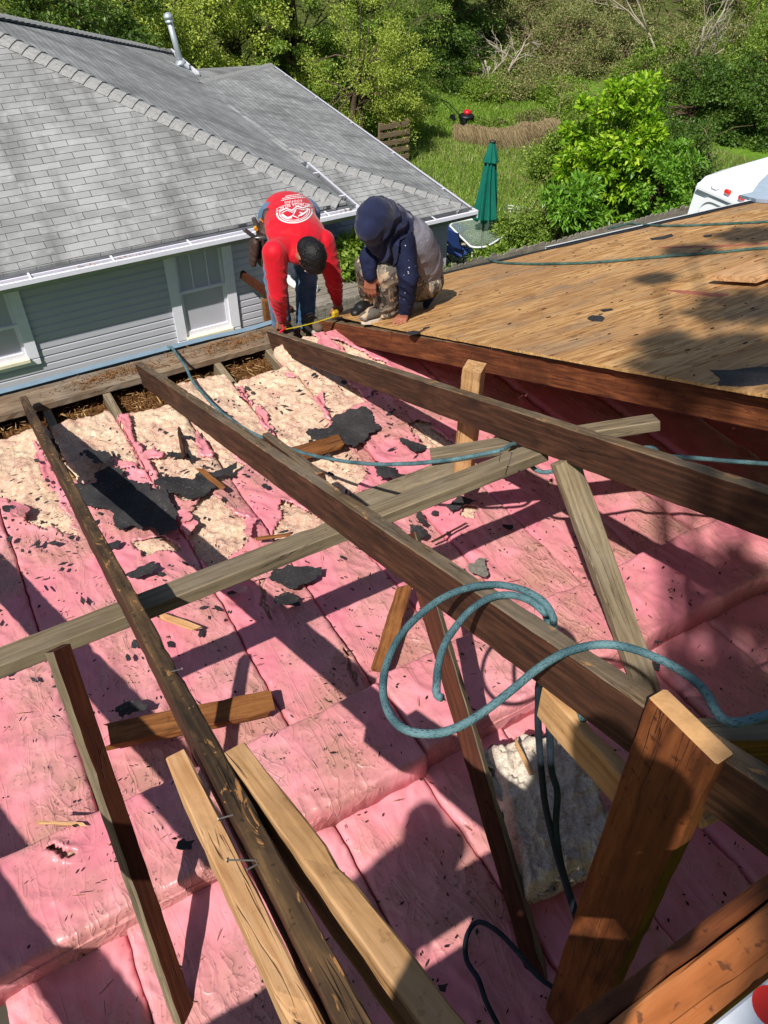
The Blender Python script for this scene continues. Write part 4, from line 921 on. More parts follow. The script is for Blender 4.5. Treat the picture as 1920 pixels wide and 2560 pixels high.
Bk1 = at_z(772, 402, -3.56); Bk2 = at_z(500, 207, -3.56)
nR = (apex - K0).cross(Bk2 - K0).normalized(); cR = nR.dot(K0)
def onR(x, y): return on_plane(x, y, np.array(nR), cR)
slope('roof_slope', [K0, Vector((4.42, 9.7, -3.545)), Bk1, Bk2, onR(492, 190), onR(420, 128), onR(380, 112), onR(200, 77), apex], (0, 1, 0), tri=True)
# roof body behind the visible slopes
zb = -3.56; b1 = Vector((-3.0, 14.85, zb)); 
mb = MB(); mb.add([apex, onR(420, 128), onR(420, 128) + Vector((-.6, 2.0, -1.0)), Vector((-3.0, 15.2, zb)), Vector((apex.x - .3, apex.y, apex.z))], [(0, 1, 2, 3, 4)]); part(mb.build('roof_back', M_cap))
EW = at_z(1168, 519, -4.08); FR = at_z(675, 162, -4.08); H = at_z(724, 373, -3.56)
slope('wing_roof_slope', [Bk2, H + (H - Bk2).normalized() * .0, EW, FR], (EW - FR), tri=True)
slope('wing_roof_slope', [H, EW, Vector((3.75, EW.y, -4.08)), Vector((3.75, 8.95, -3.93)), Bk1 + Vector((-.75, -.25, -.13))], (1, 0, 0), tri=True)
# pieces of roof/white fascia at the far end
mb = MB(); a, b = onR(425, 130), onR(492, 190)
for q0, q1 in ((a, b),): mb.bar(q0 + Vector((.04, .02, -.03)), q1 + Vector((.04, .02, -.03)), .03, .16)
part(mb.build('far_fascia', M_trim))
mb = MB(); mb.bar(b, b + Vector((.5, .9, -.25)), .05, .05); part(mb.build('far_gutter', M_gutter_in))
slope('wing_back_slope', [Bk2 + Vector((0, 0, .01)), FR + Vector((0, 0, .0)), FR + Vector((-3.2, .6, .06)), Bk2 + Vector((-.3, .9, .02))], (1, 0, 0))
# hip caps
def caps(name, a, b, nR_=.15, w=.15):
    a = Vector(a); b = Vector(b); d = b - a; L = d.length; d.normalize(); s = d.cross(Vector((0, 0, 1))).normalized(); n = s.cross(d); mb = MB()
    k = int(L / nR_); r = random.Random(5)
    for i in range(k):
        # cap i covers from i to i+1.6, its lower (toward a) end lifted
        p = a + d * (i * nR_); q = a + d * ((i + 1.25) * nR_); V = []
        for c, lift in ((p, .030), (q, .012)):
            j = (r.random() - .5) * .008
            for t, dz in ((-1, -.055), (-.55, -.016), (0, .008), (.55, -.016), (1, -.055)):
                V.append(c + s * (t * w * (1 + j)) + n * (dz + lift))
        for c, lift in ((p, .016), (q, .0)):
            for t, dz in ((-1, -.055), (-.55, -.016), (0, .008), (.55, -.016), (1, -.055)):
                V.append(c + s * (t * w) + n * (dz + lift - .006))
        F = [(j, j + 1, j + 6, j + 5) for j in range(4)] + [(10 + j + 1, 10 + j, 15 + j, 15 + j + 1) for j in range(4)] + [(j + 1, j, 10 + j, 10 + j + 1) for j in range(4)]
        mb.add(V, F)
    return part(mb.build(name, M_cap))
caps('hip_caps', K0 + Vector((-.05, .05, .0)), apex)
caps('ridge_caps', onR(425, 130) + Vector((0, 0, .01)), apex + Vector((0, 0, .02)))
caps('hip_caps', EW + Vector((-.05, .08, .0)), H, .16)
caps('ridge_caps', FR, Bk2, .2, .12)
# gutters
def gutter(name, a, b, out, z_in=.0, wdt=.115, depth=.10, hang=.72, par=house):
    a = Vector(a); b = Vector(b); d = (b - a).normalized(); out = Vector(out).normalized(); up = Vector((0, 0, 1)); root = part(empty(name, a), par)
    prof = [(0, .015), (0, -depth), (wdt * .75, -depth), (wdt, -depth * .45), (wdt, 0), (wdt - .018, 0.004), (wdt - .018, -.012)]
    V = []; MI = []
    for c in (a, b): V += [c + out * x + up * z for x, z in prof]
    n = len(prof); F = [(j, j + 1, n + j + 1, n + j) for j in range(n - 1)]
    mb = MB(); mb.add(V, F[:3], 0); mb.add(V, F[3:], 1)
    o = mb.build('gutter_trough', [M_gutter_in, M_trim]); part(o, root); s = o.modifiers.new('s', 'SOLIDIFY'); s.thickness = .003; s.offset = 0
    mb = MB(); L = (b - a).length; k = max(1, int(L / hang))
    for i in range(k): 
        c = a + d * ((i + .5) * L / k); mb.bar(c + up * .006, c + out * (wdt - .008) + up * .004, .022, .004)
    part(mb.build('gutter_hanger', M_trim), root)
    for c in (a, b):
        mb = MB(); mb.box(c + out * wdt / 2 - up * depth / 2, (.006 if abs(out.y) > .5 else wdt, wdt if abs(out.y) > .5 else .006, depth))
        part(mb.build('end_cap', M_trim), root)
    return root
gutter('front_gutter', (-2.2, 8.165, -3.57), (4.40, 8.165, -3.57), (0, -1, 0), hang=.78, wdt=.15)
gutter('side_gutter', (4.31, 8.08, -3.57), (4.44, 9.75, -3.57), (1, 0, 0), hang=.8)
gutter('wing_front_gutter', (3.75, EW.y, -4.10), (EW.x + .1, EW.y, -4.10), (0, -1, 0), hang=1.0)
gutter('wing_side_gutter', EW + Vector((0, -.05, -.02)), FR + Vector((0, 0, -.02)), Vector((EW - FR)).cross(Vector((0, 0, 1))) * -1, hang=1.6, wdt=.09)
# siding wall
def siding(x0, x1, z0, z1, Y, holes=(), exp=.088):
    mb = MB(); k = int((z1 - z0) / exp)
    xs = sorted(set([x0, x1] + [h for hh in holes for h in hh[:2]]))
    for i in range(k):
        a = z0 + i * exp; b = a + exp
        for xa, xb in zip(xs[:-1], xs[1:]):
            if any(h[0] <= xa and xb <= h[1] and b > h[2] and a < h[3] for h in holes): continue
            # dutch lap: flat lower face then concave return
            P = [(a, -.016), (a + exp * .70, -.014), (a + exp * .86, -.004), (b, 0)]
            V = []
            for z, y in P: V += [(xa, Y + y, z), (xb, Y + y, z)]
            V += [(xa, Y, a), (xb, Y, a)]
            mb.add(V, [(0, 1, 3, 2), (2, 3, 5, 4), (4, 5, 7, 6), (8, 9, 1, 0)])
    return part(mb.build('siding_wall', M_siding))
WY = 8.42
siding(-3, 4.0, -6.2, -3.66, WY, [(2.15, 2.83, -4.9, -3.6), (-.75, .5, -4.66, -3.6)])
mb = MB(); mb.box((.5, 11.6, -4.95), (7.0, 6.35, 2.5)); part(mb.build('house_core', M_siding))
mb = MB(); mb.box((.6, 8.29, -3.69), (7.5, .27, .02)); part(mb.build('soffit', M_trim))
mb = MB(); mb.box((.6, 8.145, -3.64), (7.4, .02, .12)); part(mb.build('fascia', M_trim))
mb = MB(); mb.box((5.0, 12.4, -5.2), (2.3, 7.3, 2.1)); part(mb.build('wing_wall', M_siding))
def window(x0, x1, z0, z1, Y, lights=3, rail=None):
    w_ = part(empty('window', ((x0 + x1) / 2, Y, z0)))
    cw = .115; mb = MB(); y = Y - .03
    mb.box((x0 + cw / 2, y, (z0 + z1) / 2 + .02), (cw, .03, z1 - z0 + .04)); mb.box((x1 - cw / 2, y, (z0 + z1) / 2 + .02), (cw, .03, z1 - z0 + .04))
    mb.box(((x0 + x1) / 2, y, z1 + .04), (x1 - x0, .034, .08))
    part(mb.build('casing', M_trim), w_)
    mb = MB(); mb.box(((x0 + x1) / 2, Y - .035, z0 + .005), (x1 - x0 - 2 * cw + .02, .11, .035)); part(mb.build('sill', M_cream), w_)
    mb = MB(); mb.box(((x0 + x1) / 2, Y - .03, z0 - .045), (x1 - x0 + .0, .036, .06)); part(mb.build('apron', M_trim), w_)
    a, b = x0 + cw, x1 - cw; rail = rail or (z0 + z1) / 2; ys = Y - .004; fw = .035; zb_, zt_ = z0 + .025, z1
    mb = MB()
    for xx in (a + fw / 2, b - fw / 2): mb.box((xx, ys, (zb_ + rail) / 2), (fw, .03, rail - zb_))
    mb.box(((a + b) / 2, ys, zb_ + fw / 2 + .008), (b - a - 2 * fw, .03, fw + .02)); mb.box(((a + b) / 2, ys - .003, rail), (b - a, .03, .03))
    part(mb.build('lower_sash', M_trim), w_)
    mb = MB(); yu = ys + .012
    for xx in (a + fw / 2, b - fw / 2): mb.box((xx, yu, (zt_ + rail) / 2 + .01), (fw, .028, zt_ - rail - .02))
    for i in range(1, lights): mb.box((a + (b - a) * i / lights, yu - .006, (zt_ + rail) / 2), (.014, .014, zt_ - rail))
    mb.box(((a + b) / 2, yu, zt_ - .02), (b - a, .03, .035))
    part(mb.build('upper_sash', M_trim), w_)
    mb = MB(); mb.box(((a + b) / 2, Y + .022, (z0 + z1) / 2), (b - a, .004, z1 - z0)); part(mb.build('glass', M_glassT), w_)
    mb = MB()
    for i in range(int((z1 - z0) / .022)): mb.box(((a + b) / 2, Y + .05, z0 + .02 + i * .022), (b - a - .01, .014, .0165), Matrix.Rotation(.6, 3, 'X'))
    part(mb.build('blinds', M_blind), w_)
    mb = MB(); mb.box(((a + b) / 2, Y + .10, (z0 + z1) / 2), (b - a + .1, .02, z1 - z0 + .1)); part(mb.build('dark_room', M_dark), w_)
    return w_
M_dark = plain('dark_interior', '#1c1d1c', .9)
MT = Mat('pane_glass', .03, .6); MT.b.inputs['Transmission Weight'].default_value = .9; MT.b.inputs['IOR'].default_value = 1.1; M_glassT = MT.out('#d5dcd8')
window(2.10, 2.89, -4.84, -3.74, WY, 3, -4.27)
window(-.78, .565, -4.60, -3.74, WY, 4, -4.20)
# leaves in gutter
debris('gutter_litter', 'brown leaf litter in the neighbour front gutter', 150, lambda r: (r.choice([1.35, 1.7, 4.3]) + r.gauss(0, .18), 8.14 - r.uniform(.02, .08)), lambda x, y: -3.62 + random.random() * .04, ((.01, .05), (.006, .02)), M_straw, 9, False)
# vent pipe
vb = onR(455, 168); M_galv = plain('galvanised_pipe', '#b9c2c6', .35, .5, var=.12, metal=.5, scale=5)
vt = at_y(418, 34, vb.y); vh = (vt - vb).length; ax = (vt - vb).normalized(); RX = ax.to_track_quat('Z', 'Y').to_matrix()
vp = part(empty('vent_pipe', vb))
mb = MB(); mb.lathe(vb, [(.05, -.1), (.05, vh - .08)], 20, axis=RX); part(mb.build('pipe', M_galv, None, True), vp)
mb = MB(); mb.lathe(vb + ax * (vh - .13), [(.052, 0), (.075, .01), (.075, .03), (.062, .035), (.062, .07), (.08, .075), (.08, .095), (.06, .125), (.03, .145), (0.001, .15)], 20, axis=RX); part(mb.build('pipe_cap', M_galv, None, True), vp)
mb = MB(); mb.lathe(vb + ax * .06, [(.052, .06), (.085, .03), (.095, 0), (.09, -.005), (.05, .0)], 20, axis=RX); part(mb.build('storm_collar', M_galv, None, True), vp)
mb = MB(); mb.box(vb + Vector((0, 0, .0)), (.34, .34, .012), Vector(nR).to_track_quat('Z', 'Y').to_matrix() if nR.z > 0 else (-Vector(nR)).to_track_quat('Z', 'Y').to_matrix()); part(mb.build('roof_flashing', M_galv), vp)
# ================================================================ yard
GZ = -6.2
def fast_mesh(name, V, faces, mats, parent=None, smooth=False):
    V = np.asarray(V, np.float32); faces = np.asarray(faces, np.int32); nf, k = faces.shape
    me = bpy.data.meshes.new(name); me.vertices.add(len(V)); me.vertices.foreach_set('co', V.ravel())
    me.loops.add(nf * k); me.loops.foreach_set('vertex_index', faces.ravel())
    me.polygons.add(nf); me.polygons.foreach_set('loop_start', np.arange(0, nf * k, k, dtype=np.int32)); me.polygons.foreach_set('loop_total', np.full(nf, k, np.int32))
    if smooth: me.polygons.foreach_set('use_smooth', np.ones(nf, bool))
    me.update(calc_edges=True)
    for m_ in (mats if isinstance(mats, list) else [mats]): me.materials.append(m_)
    o = bpy.data.objects.new(name, me); return link(o, parent)
def gz(x, y):
    x = np.asarray(x, float); y = np.asarray(y, float)
    t = np.clip((y - 17.5 + .25 * (x - 10)) / 14, 0, 1); t = t * t * (3 - 2 * t)
    return GZ + 4.2 * t + .12 * (fbm(x * .35, y * .35, 2) - .5) * np.clip((y - 5) / 3, 0, 1)
def ground_mat():
    M = Mat('lawn_soil', .95, .1); v = M.coords('Object')
    a = M.noise(v, .6, 5, .6); b = M.noise(v, 9, 5, .7)
    col = M.ramp(M.math('ADD', M.math('MULTIPLY', a, .6), M.math('MULTIPLY', b, .4)), [(.35, '#3f5c1a'), (.5, '#587a24'), (.62, '#6d8c30'), (.75, '#7d8a40')])
    sp = M.n('ShaderNodeSeparateXYZ'); M.l(v, sp.inputs[0]); col = M.mix(M.ramp(M.math('MULTIPLY', M.math('ADD', sp.outputs[2], 6.3), .5), [(.2, 0.0), (.5, 1.0)]), col, M.ramp(b, [(.35, '#343f1c'), (.65, '#5c6434')]))
    return M.out(col, None, M.bump(b, .8, .05))
n = 200; g = np.linspace(0, 1, n); U, V_ = np.meshgrid(g, g); X_ = -45 + U * 120; Y_ = -35 + V_ * 125
idx = np.arange(n * n).reshape(n, n); q = np.stack([idx[:-1, :-1], idx[:-1, 1:], idx[1:, 1:], idx[1:, :-1]], -1).reshape(-1, 4)
o = fast_mesh('ground', np.stack([X_, Y_, gz(X_, Y_)], -1).reshape(-1, 3), q, ground_mat(), None, True); tag(o, kind='structure')

def leaf_mat(name, cols, trans=.35, rough=.5):
    M = Mat(name, rough, .35); gi = M.n('ShaderNodeNewGeometry'); v = M.coords('Object')
    rp = gi.outputs['Random Per Island']; big = M.noise(v, .9, 3)
    f = M.math('ADD', M.math('MULTIPLY', rp, .65), M.math('MULTIPLY', big, .35))
    col = M.ramp(f, cols)
    M.out(col); tr = M.n('ShaderNodeBsdfTranslucent'); M.l(M.mix(.5, col, '#9fb21e'), tr.inputs[0])
    mx = M.n('ShaderNodeMixShader'); mx.inputs[0].default_value = trans; M.l(M.b.outputs[0], mx.inputs[1]); M.l(tr.outputs[0], mx.inputs[2])
    M.l(mx.outputs[0], M.N['Material Output'].inputs[0]); return M.m
L_yel = leaf_mat('yellow_green_leaf', [(.15, '#6e852e'), (.45, '#9cb040'), (.8, '#c6d066')])
L_mid = leaf_mat('mid_green_leaf', [(.15, '#506f24'), (.5, '#789636'), (.85, '#a8bb58')])
L_dark = leaf_mat('dark_green_leaf', [(.15, '#294216'), (.5, '#466524'), (.85, '#6d8838')], .25)
L_olive = leaf_mat('olive_leaf', [(.15, '#5a6435'), (.5, '#838a4e'), (.85, '#aba872')], .25)
L_bright = leaf_mat('bright_green_leaf', [(.12, '#477812'), (.4, '#6ea01a'), (.7, '#a4c832'), (.95, '#d8e85a')], .4, .35)
L_lime = leaf_mat('fresh_leaf', [(.15, '#4b7a1c'), (.5, '#6da030'), (.9, '#9cc456')], .4, .4)
M_bark = wood('bark', '#33291f', '#5a4b3c', '#7b6d5c', knots=False); M_barkpale = plain('pale_bark', '#a59b8c', .9, .2, var=.2)
M_twig = plain('brown_twig', '#7c6c52', .9, .1, var=.25)
def leaves_np(rs, cen, nrm, size, asp, up_bias, out_dir):
    """diamond leaves bent along the midrib: cen (N,3)"""
    N = len(cen); a = rs.normal(size=(N, 3)) ; a = a + out_dir * 1.0; a[:, 2] -= .15
    a /= np.linalg.norm(a, axis=1, keepdims=True) + 1e-9
    b = rs.normal(size=(N, 3)); b[:, 2] += up_bias; nn = b / (np.linalg.norm(b, axis=1, keepdims=True) + 1e-9)
    s = np.cross(nn, a); s /= np.linalg.norm(s, axis=1, keepdims=True) + 1e-9
    n2 = np.cross(a, s)
    L = (size * rs.uniform(.6, 1.35, (N, 1))); w = L * asp
    p0 = cen; p1 = cen + a * L * .5 + s * w * .5 + n2 * L * .06; p2 = cen + a * L - n2 * L * .08; p3 = cen + a * L * .5 - s * w * .5 + n2 * L * .06
    return np.stack([p0, p1, p2, p3], 1).reshape(-1, 3)
def tree(name, label, c, R, mat, nclump=70, per=260, leaf=.07, asp=.5, seed=0, trunk_r=.09, cat='tree', group=None, shell=.55, bark=None, clump_r=.34, up_bias=1.2, lobes=5, lobe_p=.55, base=None, stems=1, twigs=0, twigmat=None):
    rs = np.random.RandomState(seed); c = Vector(c); R = np.array(R, float)
    bx, by = (base if base else (c.x + rs.uniform(-.2, .2), c.y + rs.uniform(0, .3))); bz = float(gz(bx, by)) - .1
    root = empty(name, (bx, by, bz)); tag(root, label, cat, group); loc = np.array(root.location)
    # uneven outline: a few big lobes on the ellipsoid, clumps placed on those
    ld = rs.normal(size=(lobes, 3)); ld /= np.linalg.norm(ld, axis=1, keepdims=True); lr = rs.uniform(.45, .8, lobes)
    C_ = []
    while len(C_) < nclump:
        if rs.rand() < lobe_p:
            i = rs.randint(lobes); d = rs.normal(size=3); d /= np.linalg.norm(d); p = ld[i] * .62 + d * lr[i] * (shell + (1 - shell) * rs.rand()) * .75
        else:
            d = rs.normal(size=3); d /= np.linalg.norm(d); p = d * (shell + (1 - shell) * rs.rand() ** .5)
        C_.append(p * R + np.array(c))
    C_ = np.array(C_); C_[:, 2] = np.maximum(C_[:, 2], gz(C_[:, 0], C_[:, 1]) + .15)
    cs = rs.uniform(.55, 1.25, nclump) * clump_r
    N = nclump * per; ci = np.repeat(np.arange(nclump), per)
    d = rs.normal(size=(N, 3)); d /= np.linalg.norm(d, axis=1, keepdims=True); rr = rs.rand(N, 1) ** .45
    P = C_[ci] + d * rr * cs[ci][:, None] * np.array([1, 1, .62])
    out = P - np.array(c); out /= np.linalg.norm(out, axis=1, keepdims=True) + 1e-6
    V = leaves_np(rs, P, None, leaf, asp, up_bias, out * .6 + d * .4) - loc
    fast_mesh('crown', V, np.arange(N * 4).reshape(-1, 4), mat, root)
    mb = MB(); r = random.Random(seed)
    top = np.array(c) + np.array([0, 0, R[2] * .25])
    for s_ in range(stems):
        o_ = np.array([r.uniform(-.3, .3), r.uniform(-.3, .3), 0]) * (stems > 1)
        a = np.zeros(3) + o_ * .5; b = top - loc + o_ * R[0]; P_ = [a + (b - a) * t + np.array([r.uniform(-.08, .08), r.uniform(-.08, .08), 0]) for t in np.linspace(0, 1, 6)]
        tr = trunk_r if stems == 1 else trunk_r * .6
        mb.tube(spline(P_, .2), .1, 8, rs=None) if False else mb.tube([Vector(p) for p in P_], tr, 8, rs=[tr * (1.15 - .8 * t) for t in np.linspace(0, 1, 6)])
        for i in r.sample(range(nclump), min(nclump, 26 // stems + 4)):
            t = r.uniform(.35, .95); p0 = a + (b - a) * t; p1 = C_[i] - loc; mid = (p0 + p1) / 2 + np.array([0, 0, .12])
            mb.tube([Vector(p0), Vector(mid), Vector(p1)], .02, 5, rs=[tr * .4 * (1 - t * .6), tr * .22, .006])
    mb.build('trunk', bark or M_bark, root, True)
    if twigs:
        mb = MB()
        for _ in range(twigs):
            i = r.randrange(nclump); p = C_[i] - loc + np.array([r.gauss(0, .3), r.gauss(0, .3), r.gauss(0, .2)]); dd = Vector((r.gauss(0, 1), r.gauss(-.2, 1), r.uniform(-.2, 1))).normalized(); L = r.uniform(.3, 1.1); p = Vector(p)
            mb.tube([p, p + dd * L * .5 + Vector((0, 0, .04)), p + dd * L + Vector((0, 0, -.05))], .006, 4, rs=[.009, .006, .003])
        mb.build('twigs', twigmat or M_twig, root)
    return root
G1 = 'trees and shrubs at the back of the yard'
T = lambda *a, **k: tree(*a, **k)
T('tree', 'dark broad tree behind the neighbour roof at the top left corner', at_y(70, 25, 17.6), (2.3, 1.5, 1.5), L_dark, 110, 260, .075, seed=1, group=G1)
T('tree', 'yellow green shrub mass behind the neighbour roof left of the vent pipe', at_y(270, 60, 18.5), (2.1, 1.7, 1.5), L_yel, 90, 300, .06, seed=2, group=G1)
T('tree', 'yellow green tree directly behind the white vent pipe', at_y(420, 20, 19.5), (2.3, 1.8, 2.1), L_yel, 95, 300, .06, seed=3, group=G1)
T('tree', 'leafy green tree just right of the vent pipe top', at_y(580, 60, 19.8), (2.2, 1.8, 2.0), L_yel, 95, 300, .06, seed=4, group=G1)
T('tree', 'mid green tree above the far wing roof ridge', at_y(735, 55, 19.5), (2.0, 1.8, 2.2), L_mid, 90, 300, .065, seed=5, group=G1)
T('tree', 'tree with dark gaps behind the far corner of the wing roof', at_y(650, 175, 20.5), (1.9, 1.3, 1.1), L_dark, 60, 260, .065, seed=6, group=G1)
T('feathery_tree', 'feathery pale green tree rising beside the wing roof edge', at_y(905, 190, 16.6), (1.35, 1.2, 1.75), L_yel, 90, 300, .05, .35, seed=7, group=G1, up_bias=.6)
T('feathery_tree', 'taller feathery tree behind the first one, left of the dark vine tree', at_y(935, 60, 19.5), (1.9, 1.6, 1.9), L_mid, 90, 300, .055, .4, seed=8, group=G1)
T('tree', 'dark dense tree at top centre above the red mower', at_y(1110, 70, 20.5), (1.9, 1.7, 2.5), L_dark, 95, 300, .075, seed=9, group=G1)
T('tree', 'dark green shrub behind the red mower', at_y(1050, 215, 19.8), (1.5, 1.2, 1.0), L_dark, 70, 260, .065, seed=10, group=G1)
T('thicket_shrub', 'olive vine covered shrub right of the pale grey trunk', at_y(1330, 120, 20.5), (2.0, 1.5, 1.7), L_olive, 80, 250, .06, seed=11, group=G1, twigs=150)
T('thicket_shrub', 'olive twiggy shrub at top right of centre', at_y(1480, 40, 21.5), (2.4, 1.6, 1.8), L_olive, 90, 250, .06, seed=12, group=G1, twigs=160)
T('thicket_shrub', 'olive shrub behind the pale bare branches', at_y(1640, 70, 20.5), (2.2, 1.6, 2.1), L_olive, 90, 240, .06, seed=13, group=G1, twigs=160)
T('thicket_shrub', 'green shrub in the top right corner', at_y(1850, 60, 19), (2.2, 1.6, 2.2), L_mid, 90, 260, .065, seed=14, group=G1, twigs=80)
T('thicket_shrub', 'low brownish shrub above the dry grass bank', at_y(1400, 240, 19.0), (1.5, .8, .85), L_olive, 60, 230, .055, seed=15, group=G1, twigs=120)
T('thicket_shrub', 'low green shrub just behind the dry grass bank', at_y(1260, 250, 19.2), (.9, .5, .5), L_mid, 40, 230, .06, seed=16, group=G1)
T('tree', 'dark shrub between the bright bush and the trailer', at_y(1740, 300, 14.5), (1.5, 1.2, 1.4), L_dark, 80, 260, .075, seed=17, group=G1)
T('tree', 'dark broad leaved tree above the white trailer at the right edge', at_y(1880, 300, 13.5), (1.5, 1.2, 1.3), L_dark, 80, 240, .085, seed=18, group=G1)
T('tree', 'tall green tree behind the thicket at far top right', at_y(1700, -60, 24), (3.5, 2, 2.2), L_mid, 80, 260, .09, seed=19, group=G1)
T('tree', 'tall tree behind the centre at the very top of the picture', at_y(900, -70, 25), (4.0, 2, 2.4), L_mid, 90, 260, .09, seed=20, group=G1)
T('tree', 'tree far behind the yellow green ones at the very top', at_y(500, -60, 25), (3.5, 2, 2.2), L_dark, 80, 260, .09, seed=21, group=G1)
# bright bush and friends
T('bright_bush', 'big bright green bush with long glossy leaves in front of the trailer', at_y(1545, 392, 11.2), (1.36, 1.0, 1.45), L_bright, 170, 150, .125, .38, seed=31, cat='bush', clump_r=.25, up_bias=1.5, shell=.45, stems=3, lobes=9, lobe_p=.85)
T('bright_bush', 'smaller leafy bush between the big bright bush and the trailer', at_y(1655, 480, 10.0), (.72, .6, .85), L_lime, 80, 150, .085, .45, seed=32, cat='bush', clump_r=.22, stems=3)
T('compound_leaf_plant', 'young plant with feather like compound leaves below the bright bush', at_y(1440, 510, 9.6), (.55, .4, .4), L_lime, 42, 90, .13, .3, seed=33, cat='plant', clump_r=.2, stems=3, up_bias=2)
T('garden_shrub', 'green leafy shrub under the wing gutter between the two workers', at_y(890, 662, 8.2), (.30, .22, .36), L_mid, 60, 110, .075, .45, seed=34, cat='shrub', clump_r=.15, stems=3)
T('vine', 'loose vine climbing over the fence in front of the glass table', at_y(1240, 652, 8.15), (.34, .22, .17), L_mid, 30, 60, .075, .4, seed=35, cat='plant', clump_r=.11, stems=3)
T('weed_clump', 'dark weeds between the white chair and the bright bush', at_y(1350, 545, 10.2), (.85, .6, .45), L_mid, 60, 150, .06, .35, seed=36, cat='plant', clump_r=.22, stems=3)
T('weed_clump', 'low weeds by the foot of the blue folding chair', at_y(1130, 700, 8.3), (.4, .25, .12), L_mid, 36, 120, .05, .35, seed=37, cat='plant', clump_r=.14, stems=3)
# pale bare branches
def bare(name, label, base, dirs, seed, r0=.05, mat=None):
    r = random.Random(seed); base = Vector(base); root = empty(name, base); tag(root, label, 'tree'); mb = MB()
    def grow(p, d, L, rad, dep):
        P = [p]; 
        for i in range(4):
            d = (d + Vector((r.gauss(0, .16), r.gauss(0, .16), r.gauss(0, .10)))).normalized(); P.append(P[-1] + d * L / 4)
        mb.tube(P, rad, 6, rs=[rad * (1 - .13 * i) for i in range(5)])
        if dep:
            for _ in range(3):
                i = r.randint(1, 4); grow(P[i], (d + Vector((r.gauss(0, .55), r.gauss(0, .4), r.gauss(.1, .4)))).normalized(), L * r.uniform(.5, .75), rad * .5, dep - 1)
    for d, L in dirs: grow(Vector((0, 0, 0)), Vector(d).normalized(), L, r0, 3)
    o = mb.build('bare_branches', mat or M_barkpale, root, True); return root
bp = at_y(1705, 235, 17.0)
bare('bare_tree', 'tree with pale leafless branches spreading left across the thicket', bp, [((-.9, -.1, .75), 2.2), ((-1, 0, .25), 2.0), ((.05, 0, 1), 2.4), ((-.4, -.2, 1), 2.2)], 3, .045)
bare('bare_tree', 'dark upright twiggy stems right of the pale bare branches', at_y(1850, 220, 17.0), [((.1, 0, 1), 2.4), ((-.2, 0, 1), 2.0), ((.5, 0, .9), 1.8)], 5, .03, M_twig)
bare('bare_tree', 'pale grey bare stems tangled behind the dry grass bank', at_y(1225, 265, 19.0), [((0, 0, 1), 1.2), ((.3, 0, 1), 1.3), ((-.2, 0, 1), 1.0), ((.5, .1, .8), 1.1)], 11, .05)

# grass
def grass(name, label, n, reg, L, mat, seed, lean=.5, wdt=.012, dens=None):
    rs = np.random.RandomState(seed); x = rs.uniform(reg[0], reg[1], n); y = rs.uniform(reg[2], reg[3], n)
    if dens is not None: k_ = dens(x, y, rs); x = x[k_]; y = y[k_]; n = len(x)
    z = gz(x, y); h = L * rs.uniform(.5, 1.5, n) * (.6 + .8 * fbm(x * .9, y * .9, seed)); a = rs.uniform(0, 2 * pi, n); b = rs.uniform(0, 2 * pi, n); le = h * lean * rs.uniform(.2, 1.4, n)
    w_ = wdt * rs.uniform(.6, 1.4, n)
    p0 = np.stack([x - np.cos(a) * w_, y - np.sin(a) * w_, z - .01], -1); p1 = np.stack([x + np.cos(a) * w_, y + np.sin(a) * w_, z - .01], -1); p2 = np.stack([x + np.cos(b) * le, y + np.sin(b) * le, z + h], -1)
    V = np.stack([p0, p1, p2], 1).reshape(-1, 3); o = fast_mesh(name, V, np.arange(n * 3).reshape(-1, 3), mat); tag(o, label, 'grass', kind='stuff'); return o
L_grass = leaf_mat('lawn_grass', [(.15, '#5c8426'), (.5, '#86a83c'), (.85, '#b4c868')], .4)
L_dry = leaf_mat('dry_grass', [(.15, '#67573f'), (.5, '#877558'), (.85, '#a3926f')], .2)
grass('grass', 'bright green overgrown lawn', 420000, (5.5, 16, 8.2, 20), .075, L_grass, 3, lean=.9, wdt=.014)
grass('grass', 'taller dry tinged grass on the right of the lawn', 14000, (9.5, 17, 9, 17), .16, L_olive, 4)
# dry bank
bl = [at_z(x, y, -5.9) for x, y in ((1175, 330), (1260, 345), (1380, 335))]
bY = bl[1].y
rs = np.random.RandomState(8)
def bank():
    n = 8000; t = rs.rand(n); x = bl[0].x - .1 + t * (bl[2].x - bl[0].x + .6); y0 = np.interp(x, [b_.x for b_ in bl], [b_.y for b_ in bl]) + .15
    y = y0 + rs.rand(n) * .35 + .25 * fbm(x * 1.7, x * 0, 9); zt = gz(x, y) - .02 + (.34 * fbm(x * 2.2, y * 0 + 3, 5) + .04) * rs.rand(n) ** .5; L_ = .18 + .2 * rs.rand(n)
    dx = rs.normal(0, .06, n); w_ = .012
    p0 = np.stack([x - w_, y, zt + .2], -1); p1 = np.stack([x + w_, y, zt + .2], -1); p2 = np.stack([x + dx, y - .12 - .25 * rs.rand(n), zt + .2 - L_], -1)
    o = fast_mesh('dry_grass_bank', np.stack([p0, p1, p2], 1).reshape(-1, 3), np.arange(n * 3).reshape(-1, 3), L_dry); tag(o, 'bank of hanging straw coloured dry grass at the back of the lawn', 'grass', kind='stuff')
bank()
T('weed_clump', 'green weeds spilling over the left half of the dry grass bank', at_y(1225, 325, 16.9), (.6, .3, .16), L_mid, 30, 90, .07, .2, seed=90, cat='plant', clump_r=.14, stems=3)
T('weed_clump', 'green weeds spilling over the right half of the dry grass bank', at_y(1340, 322, 16.8), (.6, .3, .2), L_olive, 30, 90, .07, .2, seed=91, cat='plant', clump_r=.14, stems=3)
